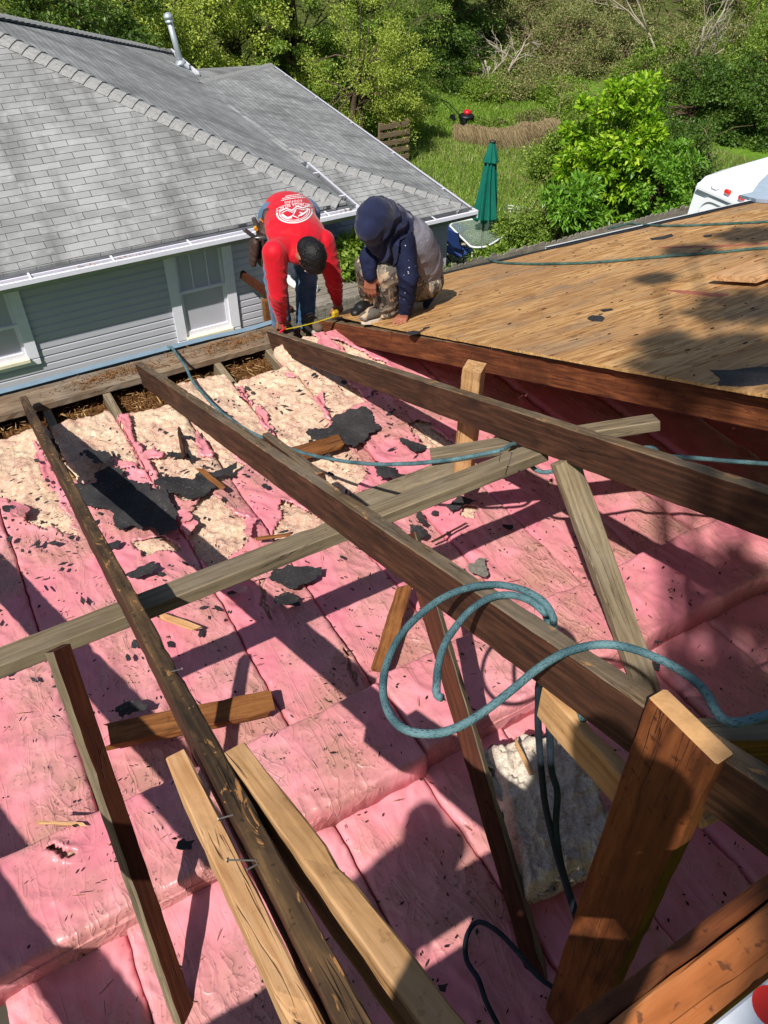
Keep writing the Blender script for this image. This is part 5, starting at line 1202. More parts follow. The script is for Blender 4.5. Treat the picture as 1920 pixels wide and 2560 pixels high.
def more_shrubs():
    spec = [(1290, 60, 22.5, 1.9, 1.5, L_olive), (1400, -20, 24, 2.6, 1.9, L_olive), (1560, 160, 18.2, 1.5, 1.1, L_olive), (1450, 150, 19.4, 1.6, 1.2, L_olive), (1640, 200, 17.2, 1.3, .9, L_mid), (1800, 170, 16.5, 1.6, 1.2, L_olive), (1920, 180, 15.5, 1.5, 1.3, L_mid),
            (1560, 30, 22.5, 2.2, 1.7, L_olive), (1760, 20, 21, 2.2, 1.7, L_olive), (1180, 150, 20.8, 1.2, 1.2, L_dark), (1330, 215, 18.9, .9, .55, L_olive), (1215, 262, 18.6, .55, .35, L_mid), (1290, 268, 18.4, .6, .35, L_olive), (1385, 285, 17.8, .7, .45, L_mid), (1440, 300, 16.6, .8, .5, L_mid), (1700, 395, 11.8, .8, .7, L_dark)]
    lab = ['olive vine mass high behind the old grey trunk', 'tall olive vine mass at the very top, right of centre', 'olive shrub low behind the big bright bush', 'olive shrub just left above the big bright bush', 'green shrub at the foot of the pale bare branches', 'olive shrub right of the pale bare branches', 'green shrub against the right edge of the picture',
           'olive vine mass above the pale bare branches', 'olive vine mass left of the top right corner', 'dark shrub touching the old grey trunk', 'small olive shrub above the dry grass bank', 'tuft of weeds on the left top of the dry grass bank', 'tuft of weeds on the middle top of the dry grass bank', 'weedy shrub at the right end of the dry grass bank', 'weedy shrub between the dry grass bank and the big bright bush', 'dark shrub filling the gap left of the trailer']
    for i, (x, y, Y, rx, rz, m_) in enumerate(spec): T('thicket_shrub', lab[i], at_y(x, y, Y), (rx * 1.12, rx * .7, rz * 1.1), m_, int(75 + 18 * rx), 260, .058, seed=60 + i, group='shrubs and vines on the slope behind the lawn', twigs=int(50 * rx))
more_shrubs()
T('thicket_shrub', 'mid green shrub on the lawn just left of the big bright bush', at_y(1395, 400, 13.2), (.55, .4, .45), L_mid, 50, 200, .06, seed=95, group='shrubs and vines on the slope behind the lawn', twigs=30)
T('thicket_shrub', 'green shrub spreading onto the lawn below the feathery trees', at_y(985, 265, 17.2), (1.0, .7, .6), L_mid, 70, 240, .055, seed=96, group='shrubs and vines on the slope behind the lawn', twigs=30)

# ---------------------------------------------------------------- fence, bin
W_pick = wood('weathered_picket_wood', '#5b544b', '#8a8277', '#aaa397', stain=.25, grain=.8)
fen = empty('fence', (6.9, 7.75, GZ)); tag(fen, 'weathered grey picket fence with dog eared tops behind the plywood deck', 'fence')
bpy.context.view_layer.update()
def fence_pickets(x0, x1, Y, zt, par, pw=.095):
    mb = MB(); x = x0; r = random.Random(3)
    while x < x1:
        w_ = pw * r.uniform(.92, 1.05); z = zt + r.uniform(-.02, .025); y = Y + r.uniform(-.006, .006); t = .016; c = .022
        P = [(x, GZ + .03), (x + w_, GZ + .03), (x + w_, z - c), (x + w_ - c, z), (x + c, z), (x, z - c)]
        V = [(a, y - t / 2, b) for a, b in P] + [(a, y + t / 2, b) for a, b in P]
        mb.add(V, [(0, 1, 2, 3, 4, 5), (11, 10, 9, 8, 7, 6)] + [(j, 6 + j, 6 + (j + 1) % 6, (j + 1) % 6) for j in range(6)]); x += w_ + .006
    return part(mb.build('pickets', W_pick), par)
fence_pickets(4.25, 10.4, 7.75, -4.40, fen)
mb = MB(); [mb.box((7.3, 7.785, z), (6.1, .035, .08)) for z in (-4.75, -5.4, -6.0)]; part(mb.build('rails', W_pick), fen)
for x in (4.3, 6.3, 8.3, 10.3):
    mb = MB(); mb.box((x, 7.85, -5.35), (.09, .09, 1.7)); part(mb.build('fence_post', W_pick), fen)
bn = empty('wooden_bin', (3.7, 7.9, GZ)); tag(bn, 'weathered plank topped bin with picket sides beside the neighbour wall', 'bin'); bpy.context.view_layer.update()
mb = MB()
r = random.Random(2)
for i in range(6):
    mb.box((3.72, 7.66 + i * .125, -4.42 + r.uniform(-.004, .004)), (1.06 + r.uniform(-.03, .03), .115, .025))
part(mb.build('plank_top', W_pick), bn)
fence_pickets(3.18, 4.22, 7.60, -4.40, bn)
mb = MB(); mb.box((3.15, 7.9, -5.3), (.04, .66, 1.8)); part(mb.build('side_panel', W_pick), bn)
mb = MB(); mb.box((3.02, 7.75, -5.25), (.09, .09, 2.0)); part(mb.build('corner_post', W_brown), bn)
mb = MB(); mb.bar((2.95, 8.3, -4.15), (3.25, 7.6, -4.38), .05, .09); o = mb.build('dark_timber', W_red); tag(o, 'dark charred timber leaning on the bin beside the red shirted worker', 'timber')
# corrugated hose
M_hose = plain('white_corrugated_plastic', '#e4e4df', .4, .5, var=.04)
hp = spline([at_z(716, 680, -4.33), at_z(722, 700, -4.36), at_z(740, 714, -4.365), at_z(765, 718, -4.365), at_z(795, 722, -4.365)], .008)
mb = MB(); mb.tube(hp, .04, 14, rs=[.040 + .006 * math.sin(i * pi * .9) for i in range(len(hp))]); o = mb.build('corrugated_hose', M_hose, None, True); tag(o, 'white corrugated drain hose lying on the bin top between the worker legs', 'hose')

# ---------------------------------------------------------------- umbrella, table, chairs
M_umb = plain('green_canvas', '#0f6455', .75, .2, var=.12, scale=8); M_pole = plain('dark_bronze', '#3a3128', .5, .5)
ub = at_z(1207, 578, -5.5); up0 = Vector((ub.x, ub.y, GZ)); ut = at_y(1232, 350, ub.y)
um = empty('patio_umbrella', up0); tag(um, 'closed dark green patio umbrella standing through the glass table', 'umbrella'); bpy.context.view_layer.update()
axu = (ut - ub).normalized(); axu = Vector((0, 0, 1)).lerp(axu, 1).normalized(); RU = axu.to_track_quat('Z', 'Y').to_matrix(); base_u = ub - axu * (ub.z - GZ) / axu.z
Lu = (ut - base_u).length
mb = MB(); mb.tube([base_u, ut], .019, 10); part(mb.build('pole', M_pole), um)
def folded(z0, z1, r0, r1, nf, seed, name, amp=.28, n=96, m=26, droop=0):
    V = []; r = random.Random(seed); ph = [r.uniform(-.3, .3) for _ in range(nf)]
    for i in range(m + 1):
        t = i / m; rad = r0 + (r1 - r0) * t ** 1.0
        for k in range(n):
            a = 2 * pi * k / n; fold = 1 + amp * math.cos(a * nf + .6 * math.sin(t * 4 + seed)) + .1 * math.cos(3 * a + 2 * t)
            z = z0 + (z1 - z0) * t + (droop * math.cos(a * nf) if i == m else 0)
            V.append(base_u + RU @ Vector((rad * fold * cos(a), rad * fold * sin(a), z)))
    F = [(i * n + k, i * n + (k + 1) % n, (i + 1) * n + (k + 1) % n, (i + 1) * n + k) for i in range(m) for k in range(n)]
    o = mesh_obj(name, V, F, M_umb, None, True); o.modifiers.new('s', 'SOLIDIFY').thickness = .003; return part(o, um)
folded(Lu * .845, Lu * .43, .075, .185, 9, 1, 'canopy', .2, droop=.03)
folded(Lu * .985, Lu * .85, .035, .115, 8, 2, 'top_vent', .10)
folded(Lu * .50, Lu * .385, .10, .035, 6, 3, 'canopy_tip', .3)
mb = MB(); mb.lathe(ut - axu * .03, [(.02, -.01), (.05, 0), (.052, .02), (.02, .035)], 16, axis=RU); part(mb.build('finial', M_pole, None, True), um)
mb = MB(); mb.lathe(up0, [(.22, 0), (.22, .05), (.05, .08), (.03, .2)], 24); part(mb.build('base', M_pole), um)
# table
tz = -5.5; TP = [at_z(*p, tz) for p in ((1125, 565), (1137, 556), (1195, 547), (1232, 551), (1262, 575), (1258, 590), (1225, 612), (1205, 618), (1180, 617), (1165, 605))]
tb_ = empty('glass_table', (ub.x, ub.y, GZ)); tag(tb_, 'glass topped patio table with white rim around the umbrella pole', 'table'); bpy.context.view_layer.update()
MG2 = Mat('table_glass', .05, .6); MG2.b.inputs['Transmission Weight'].default_value = .75; M_tg = MG2.out('#b9c8b4')
part(strip('glass_top', TP, .008, M_tg), tb_)
mb = MB(); lp = spline(TP + [TP[0]], .04); mb.tube(lp, .016, 8, closed_ends=False); part(mb.build('rim', M_white, None, True), tb_)
cT = sum(TP, Vector()) / len(TP)
for i in (0, 3, 5, 8):
    p = cT.lerp(TP[i], .85); mb = MB(); mb.tube([p - Vector((0, 0, .01)), Vector((p.x, p.y, GZ))], .014, 8); part(mb.build('leg', M_white), tb_)
M_blue = plain('blue_fabric', '#253f7a', .7); M_black = plain('black_metal', '#15161a', .5)
def chair(name, label, base, face, mat, framem, lattice=False, sc=.92):
    """base = centre on ground; face = direction sitter faces"""
    f = Vector(face).normalized(); s = f.cross(Vector((0, 0, 1))); b = Vector(base); root = empty(name, b); tag(root, label, 'chair', 'patio chairs round the glass table'); bpy.context.view_layer.update()
    w_ = .24 * sc; sh = .43 * sc; bh = .88 * sc
    P = lambda x, y, z: b + s * x + f * y + Vector((0, 0, z))
    for sx in (-1, 1):
        mb = MB(); mb.tube([P(sx * w_, .22 * sc, 0), P(sx * w_, -.02, sh * .6), P(sx * w_, -.26 * sc, bh)], .012, 7); part(mb.build('back_leg', framem), root)
        mb = MB(); mb.tube([P(sx * w_, -.24 * sc, 0), P(sx * w_, .0, sh * .6), P(sx * w_, .22 * sc, sh)], .012, 7); part(mb.build('front_leg', framem), root)
    if lattice:
        for nm, A, B_, Cc in (('seat', P(-w_, .22 * sc, sh), P(w_, .22 * sc, sh), P(-w_, -.18 * sc, sh)), ('backrest', P(-w_, -.2 * sc, sh + .05), P(w_, -.2 * sc, sh + .05), P(-w_, -.27 * sc, bh))):
            mb = MB(); u = B_ - A; v = Cc - A
            for i in range(9): mb.bar(A + v * i / 8, A + v * i / 8 + u, .018, .008)
            for i in range(5): mb.bar(A + u * i / 4, A + u * i / 4 + v, .014, .009)
            part(mb.build(nm, mat), root)
    else:
        part(strip('seat', [P(-w_, .22 * sc, sh), P(w_, .22 * sc, sh), P(w_, -.18 * sc, sh - .02), P(-w_, -.18 * sc, sh - .02)], .02, mat), root)
        part(strip('backrest', [P(-w_, -.17 * sc, sh + .12), P(w_, -.17 * sc, sh + .12), P(w_, -.26 * sc, bh), P(-w_, -.26 * sc, bh)], .015, mat, up=Vector(f)), root)
    return root
c1 = at_z(1140, 622, GZ + .4); chair('folding_chair', 'blue folding chair with black frame at the left of the glass table', (c1.x, c1.y, GZ), (.95, .25, 0), M_blue, M_black)
c2 = at_z(1146, 548, GZ + .6); chair('folding_chair', 'blue backed chair behind the glass table, half hidden by the wing gutter', (c2.x, c2.y + .15, GZ), (.2, -1, 0), M_blue, M_black)
c3 = at_z(1283, 566, GZ + .55); chair('lattice_chair', 'white metal lattice chair tipped among the weeds right of the table', (c3.x, c3.y, GZ), (-.7, -.6, 0), M_white, M_white, True)
# patio blocks
M_conc = plain('pale_concrete', '#b3a99c', .9, .2, var=.15)
r = random.Random(4); mb = MB()
for _ in range(60):
    p = at_z(r.uniform(1085, 1185), r.uniform(530, 700), GZ); mb.box((p.x, p.y, GZ + r.uniform(.0, .05)), (r.uniform(.12, .3), r.uniform(.12, .3), .08), Matrix.Rotation(r.uniform(0, 3), 3, 'Z'))
o = mb.build('patio_rubble', M_conc); tag(o, 'pale broken paving and rubble around the patio chairs', 'paving', kind='stuff')
# pallet
M_pal = wood('pallet_wood', '#4d4030', '#7d6c55', '#9c8b72'); pc = at_z(985, 425, GZ)
pl = empty('wood_pallet', (pc.x, pc.y, GZ)); tag(pl, 'weathered wooden pallet standing upright beyond the wing gutter', 'pallet'); bpy.context.view_layer.update()
for i in range(6): mb = MB(); mb.box((pc.x, pc.y, GZ + .08 + i * .17), (.75, .02, .10)); part(mb.build('slat', M_pal), pl)
for i in range(3): mb = MB(); mb.box((pc.x - .33 + i * .33, pc.y + .055, GZ + .5), (.07, .08, 1.0)); part(mb.build('stringer', M_pal), pl)
# red mower
M_redp2 = plain('red_enamel', '#c4182a', .35, .5); mp_ = at_z(1165, 302, -6.1); z0 = float(gz(mp_.x, mp_.y))
mw = empty('lawn_mower', (mp_.x, mp_.y, z0)); tag(mw, 'red lawn mower parked at the back edge of the lawn', 'mower'); bpy.context.view_layer.update()
B = lambda x, y, z: Vector((mp_.x + x, mp_.y + y, z0 + z))
mb = MB(); mb.lathe(B(0, 0, .14), [(.20, 0), (.20, .06), (.15, .09), (.08, .10)], 20); part(mb.build('deck', M_black, None, True), mw)
mb = MB(); mb.lathe(B(.02, 0, .23), [(.09, 0), (.10, .03), (.10, .06), (.07, .09), (.03, .10)], 18); part(mb.build('engine_cover', M_redp2, None, True), mw)
for sx in (-.25, .25):
    for sy in (-.24, .24): mb = MB(); mb.lathe(B(sx, sy, .1), [(.03, -.03), (.1, -.025), (.1, .025), (.03, .03)], 16, axis=Matrix.Rotation(pi / 2, 3, 'Y')); part(mb.build('wheel', M_black), mw)
mb = MB(); [mb.tube([B(-.22, sy, .2), B(-.70, sy, .62)], .010, 6) for sy in (-.18, .18)]; mb.tube([B(-.70, -.18, .62), B(-.70, .18, .62)], .012, 6); part(mb.build('handle', M_black), mw)

# ---------------------------------------------------------------- trailer
M_rv = plain('white_fibreglass', '#dfe3e8', .35, .5, var=.03, scale=2, bump=.03)
t0 = at_z(1738, 428, -3.55); t1 = at_z(1900, 490, -3.55); tx0 = (t0.x + t1.x) / 2 - .02; ty1 = t0.y; ty0 = ty1 - 2.05
tr_ = empty('camper_trailer', (tx0 + 2.5, (ty0 + ty1) / 2, GZ)); tag(tr_, 'white camper trailer with rounded roof and red marker lights behind the deck eave', 'trailer'); bpy.context.view_layer.update()
bm = bmesh.new(); vs = []; Lr = 5.2
prof = [(0, -5.85), (.03, -4.6), (.10, -3.72), (.14, -3.62), (.22, -3.56), (.5, -3.53)]
V = []; 
for (x, z) in prof: 
    for y in np.linspace(ty0, ty1, 13): 
        e = min(y - ty0, ty1 - y); rd = .09; zz = z - (rd - math.sqrt(max(0, rd * rd - max(0, rd - e) ** 2))) * (1 if z > -3.7 else .0); V.append((tx0 + x, y, zz))
for x in (1.5, 3.5, Lr):
    for y in np.linspace(ty0, ty1, 13):
        e = min(y - ty0, ty1 - y); rd = .09; V.append((tx0 + x, y, -3.49 - (rd - math.sqrt(max(0, rd * rd - max(0, rd - e) ** 2)))))
for y in np.linspace(ty0, ty1, 13): V.append((tx0 + Lr, y, -5.85))
nn = len(prof) + 4; F = [(i * 13 + j, i * 13 + j + 1, (i + 1) * 13 + j + 1, (i + 1) * 13 + j) for i in range(nn - 1) for j in range(12)]
F += [tuple(i * 13 for i in range(nn)), tuple(i * 13 + 12 for i in range(nn - 1, -1, -1))]
o = mesh_obj('shell', V, F, M_rv, None, False); part(o, tr_)
bm = bmesh.new(); bm.from_mesh(o.data); bmesh.ops.recalc_face_normals(bm, faces=bm.faces); bm.to_mesh(o.data); bm.free()
yc = (ty0 + ty1) / 2
def xf(z): return tx0 + np.interp(z, [-5.85, -4.6, -3.72], [0, .03, .10])
def rring(y0, y1, z0_, z1_, r_, n=6):
    P = []
    for cy_, cz, a0 in ((y1 - r_, z1_ - r_, 0), (y0 + r_, z1_ - r_, pi / 2), (y0 + r_, z0_ + r_, pi), (y1 - r_, z0_ + r_, 3 * pi / 2)):
        for k in range(n + 1): a = a0 + k * pi / 2 / n; P.append((cy_ + r_ * cos(a), cz + r_ * sin(a)))
    return P
def ringmesh(name, outer, inner, thick, mat, dx):
    n = len(outer); V = []
    for P, d in ((outer, 0), (inner, 0), (outer, 1), (inner, 1)): V += [(xf(z) - dx - (thick if d == 0 else 0), y, z) for y, z in P]
    F = []
    for j in range(n):
        k = (j + 1) % n; F += [(j, k, n + k, n + j), (j, 2 * n + j, 2 * n + k, k), (n + j, n + k, 3 * n + k, 3 * n + j)]
    return part(mesh_obj(name, V, F, mat), tr_)
M_gasket = plain('dark_gasket', '#4a4345', .6)
ringmesh('front_moulding', rring(ty0 + .12, ty1 - .12, -5.2, -3.80, .2), rring(ty0 + .17, ty1 - .17, -5.15, -3.85, .17), .03, M_rv, 0)
ringmesh('window_frame', rring(ty0 + .3, ty1 - .3, -4.75, -4.0, .12), rring(ty0 + .36, ty1 - .36, -4.69, -4.06, .09), .03, M_rv, .0)
ringmesh('window_gasket', rring(ty0 + .36, ty1 - .36, -4.69, -4.06, .09), rring(ty0 + .42, ty1 - .42, -4.63, -4.12, .06), .02, M_gasket, .0)
P = rring(ty0 + .42, ty1 - .42, -4.63, -4.12, .06); part(mesh_obj('window_pane', [(xf(z) - .008, y, z) for y, z in P], [tuple(range(len(P)))], M_rv), tr_)
mb = MB(); mb.box((tx0 + .055, yc, -3.74), (.06, ty1 - ty0 - .1, .03)); part(mb.build('drip_moulding', M_rv), tr_)
M_lamp = plain('red_lens', '#e02a18', .3, .6)
for yy in (at_z(1851, 463, -3.62).y, at_z(1888, 477, -3.62).y):
    mb = MB(); mb.box((tx0 + .085, yy, -3.665), (.05, .09, .05)); o = part(mb.build('marker_light', M_lamp), tr_); o.modifiers.new('b', 'BEVEL').width = .012
mb = MB(); mb.tube([Vector((xf(-3.66) - .01, ty1 - .36, -3.66)), Vector((xf(-3.66) - .04, ty1 - .34, -3.65)), Vector((xf(-3.66) - .04, ty1 - .26, -3.65)), Vector((xf(-3.66) - .01, ty1 - .24, -3.66))], .008, 6); part(mb.build('grab_loop', M_rv), tr_)
for x in (2.0, 3.0):
    for y in (ty0 + .1, ty1 - .1): mb = MB(); mb.lathe((tx0 + x, y, GZ + .33), [(.1, -.09), (.33, -.09), (.33, .09), (.1, .09)], 24, axis=Matrix.Rotation(pi / 2, 3, 'X')); part(mb.build('wheel', M_black), tr_)
# ================================================================ people
def cap_mesh(mb, p0, p1, r0, r1, flat=1.0, side=None, n=16):
    p0 = Vector(p0); p1 = Vector(p1); t = (p1 - p0)
    L = max(t.length, 1e-5); t.normalize()
    s = Vector(side) if side is not None else (Vector((0, 0, 1)) if abs(t.z) < .9 else Vector((1, 0, 0))).cross(t)
    s = (s - t * s.dot(t)).normalized(); f = t.cross(s); V = []; rows = []
    for k in range(5): a = -pi / 2 + k * pi / 2 / 5; rows.append((p0 + t * (r0 * sin(a)), max(r0 * cos(a), 1e-4)))
    for k in range(7): u = k / 6; rows.append((p0.lerp(p1, u), r0 + (r1 - r0) * u))
    for k in range(1, 6): a = k * pi / 2 / 5; rows.append((p1 + t * (r1 * sin(a)), max(r1 * cos(a), 1e-4)))
    for c, r_ in rows:
        for k in range(n): a = 2 * pi * k / n; V.append(c + s * (r_ * cos(a)) + f * (r_ * flat * sin(a)))
    N = len(rows); F = [(i * n + k, i * n + (k + 1) % n, (i + 1) * n + (k + 1) % n, (i + 1) * n + k) for i in range(N - 1) for k in range(n)]
    F += [tuple(range(n - 1, -1, -1)), tuple(range((N - 1) * n, N * n))]; mb.add(V, F)
def ell_mesh(mb, c, rad, R=None, n=20):
    c = Vector(c); V = []; m_ = 12
    for i in range(m_ + 1):
        a = -pi / 2 + pi * i / m_
        for k in range(n):
            b = 2 * pi * k / n; q = Vector((rad[0] * max(cos(a), 1e-3) * cos(b), rad[1] * max(cos(a), 1e-3) * sin(b), rad[2] * sin(a))); V.append(c + (R @ q if R is not None else q))
    F = [(i * n + k, i * n + (k + 1) % n, (i + 1) * n + (k + 1) % n, (i + 1) * n + k) for i in range(m_) for k in range(n)]
    F += [tuple(range(n - 1, -1, -1)), tuple(range(m_ * n, (m_ + 1) * n))]; mb.add(V, F)
def blob(name, prims, voxel, mats, parent, smooth=4, folds=None, seed=0, region=None):
    mb = MB()
    for p in prims:
        if p[0] == 'c': cap_mesh(mb, *p[1:])
        else: ell_mesh(mb, *p[1:])
    tmp = mb.build('tmp_blob', []); md = tmp.modifiers.new('r', 'REMESH'); md.mode = 'VOXEL'; md.voxel_size = voxel
    if smooth: ms = tmp.modifiers.new('s', 'SMOOTH'); ms.factor = .5; ms.iterations = smooth
    dg = bpy.context.evaluated_depsgraph_get(); ev = tmp.evaluated_get(dg); me = bpy.data.meshes.new_from_object(ev)
    n = len(me.vertices); co = np.empty(n * 3, np.float32); me.vertices.foreach_get('co', co); co = co.reshape(-1, 3).astype(float)
    if folds:
        no = np.empty(n * 3, np.float32); me.vertices.foreach_get('normal', no); no = no.reshape(-1, 3)
        dsp = np.zeros(n)
        for (c, rad, ax, amp, fr) in folds:   # local fold field around point c, ridges across axis ax
            ax = np.array(Vector(ax).normalized()); d = co - np.array(c); wgt = np.exp(-((d ** 2).sum(1)) / rad ** 2)
            oth = np.cross(ax, [0.3, .5, .8]); oth /= np.linalg.norm(oth); o2 = np.cross(ax, oth)
            u = d @ ax * fr; ang = np.arctan2(d @ oth, d @ o2); u = u + 1.6 * np.sin(ang + seed) + 3.2 * fbm(d @ oth * 9 + 7, d @ o2 * 9 + u * .2, seed + 4)
            rg = 1 - np.abs(np.sin(u * pi * .5)) ; dsp += amp * wgt * (rg ** 1.4 - .35) * np.clip(2.6 * fbm(d @ oth * 8 + 3, d @ o2 * 8 + u * .3, seed + 9) - .7, 0, 1.6)
        dsp += .004 * (fbm(co[:, 0] * 14 + co[:, 2] * 9, co[:, 1] * 14 - co[:, 2] * 6, seed) - .5)
        co = co + no * dsp[:, None]; me.vertices.foreach_set('co', co.astype(np.float32).ravel())
    for m_ in (mats if isinstance(mats, list) else [mats]): me.materials.append(m_)
    me.polygons.foreach_set('use_smooth', np.ones(len(me.polygons), bool))
    if region is not None:
        cc = np.empty(len(me.polygons) * 3, np.float32); me.polygons.foreach_get('center', cc); me.polygons.foreach_set('material_index', region(cc.reshape(-1, 3)).astype(np.int32))
    me.update(); bpy.data.objects.remove(tmp); o = bpy.data.objects.new(name, me); C.objects.link(o)
    if parent: o.parent = parent; o.matrix_parent_inverse = Matrix.Translation(-parent.location)
    return o
def hand_prims(w_, d, nrm, thumb, curl=.5, s=.95, spread=.12):
    """w_ wrist, d = palm direction, nrm = back-of-hand normal, thumb = +1/-1 side"""
    w_ = Vector(w_); d = Vector(d).normalized(); nrm = Vector(nrm); nrm = (nrm - d * nrm.dot(d)).normalized(); sd_ = d.cross(nrm) * thumb; P = []
    pl = .085 * s
    for i in range(4):
        off = sd_ * ((1.5 - i) * .019 * s); a = w_ + off * .55; b = w_ + d * pl * (1 - .04 * abs(i - 1.2)) + off
        P.append(('c', a, b, .0150 * s, .0125 * s))
        L = [.088, .098, .090, .070][i] * s; dd = (d + sd_ * ((1.5 - i) * spread * .5)).normalized(); q = b; an = 0
        for k, fr in enumerate((.45, .30, .25)):
            an += curl * (.55, .8, .55)[k]; dv = dd * cos(an) - nrm * sin(an); q2 = q + dv * L * fr
            P.append(('c', q, q2, (.0098 - .0012 * k) * s, (.0088 - .0012 * k) * s)); q = q2
    t0 = w_ + d * .025 * s + sd_ * .022 * s; t1 = t0 + (d * .55 + sd_ * .6 - nrm * .35).normalized() * .042 * s; t2 = t1 + (d * .9 + sd_ * .15 - nrm * .45 * (1 + curl)).normalized() * .032 * s; t3 = t2 + (d * .85 - sd_ * .15 - nrm * .5 * (1 + curl)).normalized() * .026 * s
    P += [('c', t0, t1, .0145 * s, .0115 * s), ('c', t1, t2, .0112 * s, .010 * s), ('c', t2, t3, .0098 * s, .0082 * s)]
    return P
def cloth(name, a, b=None, rough=.85, wave=180):
    M = Mat(name, rough, .15); v = M.coords('Object'); b = b or a
    n = M.noise(v, 7, 5, .6); col = M.ramp(n, [(.3, a), (.7, b)]); M.b.inputs['Sheen Weight'].default_value = .15
    return M.out(col, None, M.bump(M.noise(v, 28, 4), .35, .006, M.bump(M.noise(v, wave, 2), .2, .0015)))
M_skin = Mat('tan_skin', .55, .35); vv_ = M_skin.coords('Object'); M_skin.b.inputs['Subsurface Weight'].default_value = .08; M_skin.b.inputs['Subsurface Radius'].default_value = (.02, .008, .004)
M_skin = M_skin.out(M_skin.ramp(M_skin.noise(vv_, 18, 4), [(.3, '#8a5440'), (.7, '#a56a52')]), None, M_skin.bump(M_skin.noise(vv_, 120, 3), .25, .001))
M_skinp = M_skin
M_red = cloth('red_jersey', '#b80f1e', '#c9162a', .55); M_denim = cloth('blue_denim', '#34506e', '#5d7a95'); M_denimdk = cloth('denim', '#2f4763', '#567290')
M_navy = cloth('navy_knit', '#141830', '#222743'); M_greyk = cloth('heather_grey_knit', '#5e5d66', '#75737a')
def spotted(M0, name, base):
    M = Mat(name, .88, .15); v = M.coords('Object'); col = M.ramp(M.noise(v, 8, 4), [(.3, base[0]), (.7, base[1])])
    sp = M.vor(v, 38).outputs['Distance']; msk = M.ramp(M.noise(v, 9, 2), [(.52, 0.0), (.6, 1.0)])
    col = M.mix(M.math('MULTIPLY', M.ramp(sp, [(.10, 1.0), (.15, 0.0)]), msk), col, '#c9c6c0')
    return M.out(col, None, M.bump(M.noise(v, 30, 4), .4, .006))
M_navys = spotted(None, 'paint_flecked_navy', ('#13172c', '#20253f')); M_greys = spotted(None, 'paint_flecked_grey', ('#6a6973', '#86848d'))
def camo():
    M = Mat('camouflage_cloth', .88, .15); v = M.coords('Object', scale=(1, 1, .6)); a = M.noise(v, 13, 2, .5, .8); b = M.noise(M.coords('Object', scale=(1, 1, .55), loc=(3, 1, 2)), 15, 2, .5, .8)
    c = M.noise(M.coords('Object', loc=(7, 4, 1)), 30, 2, .5)
    col = M.ramp(a, [(0, '#6a635a'), (.44, '#8a7f70'), (.52, '#5b554e')], 'CONSTANT'); col = M.mix(M.ramp(b, [(.57, 0.0), (.58, 1.0)]), col, '#b29a80'); col = M.mix(M.ramp(b, [(.36, 1.0), (.37, 0.0)]), col, '#44403a')
    col = M.mix(M.ramp(c, [(.70, 0.0), (.72, .8)]), col, '#d8d2c8')
    return M.out(col, None, M.bump(M.noise(v, 24, 4), .5, .01))
M_camo = camo()
M_hair = Mat('black_hair', .6, .35); hv = M_hair.coords('Object', scale=(1, 1, 1)); M_hair = M_hair.out('#0b0a0b', None, M_hair.bump(M_hair.noise(M_hair.coords('Object', scale=(160, 160, 18)), 1, 3), .8, .004))
M_shoe = plain('brown_suede', '#5e5145', .85, .2, var=.15); M_sole = plain('off_white_sole', '#c9c0ae', .7); M_leather = plain('brown_leather', '#3b2720', .6, .4, var=.3); M_tool = plain('tool_steel', '#6c6e72', .35, .6, metal=.6)
M_case = plain('worn_yellow_case', '#a88a1c', .5); M_yel = plain('orange_yellow_grip', '#d8921e', .5); M_tape = plain('yellow_tape_blade', '#e6cf1c', .4, .5, var=.05); M_blackp = plain('black_paint', '#151516', .5)

Yp = at_y
def head_prims(c, face, up_, s=1.0):
    c = Vector(c); f = Vector(face).normalized(); u = Vector(up_); u = (u - f * u.dot(f)).normalized(); sd_ = u.cross(f); R = Matrix((sd_, f, u)).transposed()
    L = lambda x, y, z: c + R @ (Vector((x, y, z)) * s)
    P = [('e', c, (.074 * s, .094 * s, .105 * s), R), ('e', L(0, .030, -.055), (.052 * s, .060 * s, .055 * s), R), ('c', L(0, .088, .01), L(0, .112, -.028), .008 * s, .013 * s),
         ('c', L(-.03, .083, .028), L(.03, .083, .028), .011 * s, .011 * s), ('c', L(-.02, .085, -.062), L(.02, .085, -.062), .008 * s, .008 * s), ('e', L(0, .075, -.095), (.022 * s, .018 * s, .016 * s), R)]
    for sx in (-1, 1): P.append(('e', L(sx * .078, -.005, -.012), (.012 * s, .020 * s, .032 * s), R))
    return P, L, R
def person(label): 
    return None
# ---- worker in red, bent over on the plate
J = {'pel': Yp(722, 524, 4.90), 'hL': Yp(686, 545, 4.88), 'hR': Yp(762, 535, 4.94), 'belly': Yp(727, 550, 4.76), 'chest': Yp(740, 583, 4.56), 'neck': Yp(752, 618, 4.40), 'sL': Yp(686, 632, 4.38), 'sR': Yp(808, 604, 4.45),
     'eL': Yp(694, 735, 4.36), 'eR': Yp(834, 700, 4.42), 'wL': Yp(703, 795, 4.45), 'wR': Yp(843, 752, 4.47), 'head': Yp(776, 640, 4.21), 'kL': Yp(688, 690, 4.62), 'kR': Yp(766, 690, 4.70), 'aL': Yp(704, 812, 4.66), 'aR': Yp(764, 812, 4.66)}
red = empty('person', (J['pel'].x, 4.66, -2.79)); tag(red, 'person in red long sleeved shirt bent over at the eave, stretching a yellow tape', 'person')
face = Vector((-.05, .12, -1.0)); crown = Vector((.12, -1.0, -.05))
hp_, HL, HR = head_prims(J['head'], face, crown, 1.0)
sdv = (J['sR'] - J['sL']).normalized()
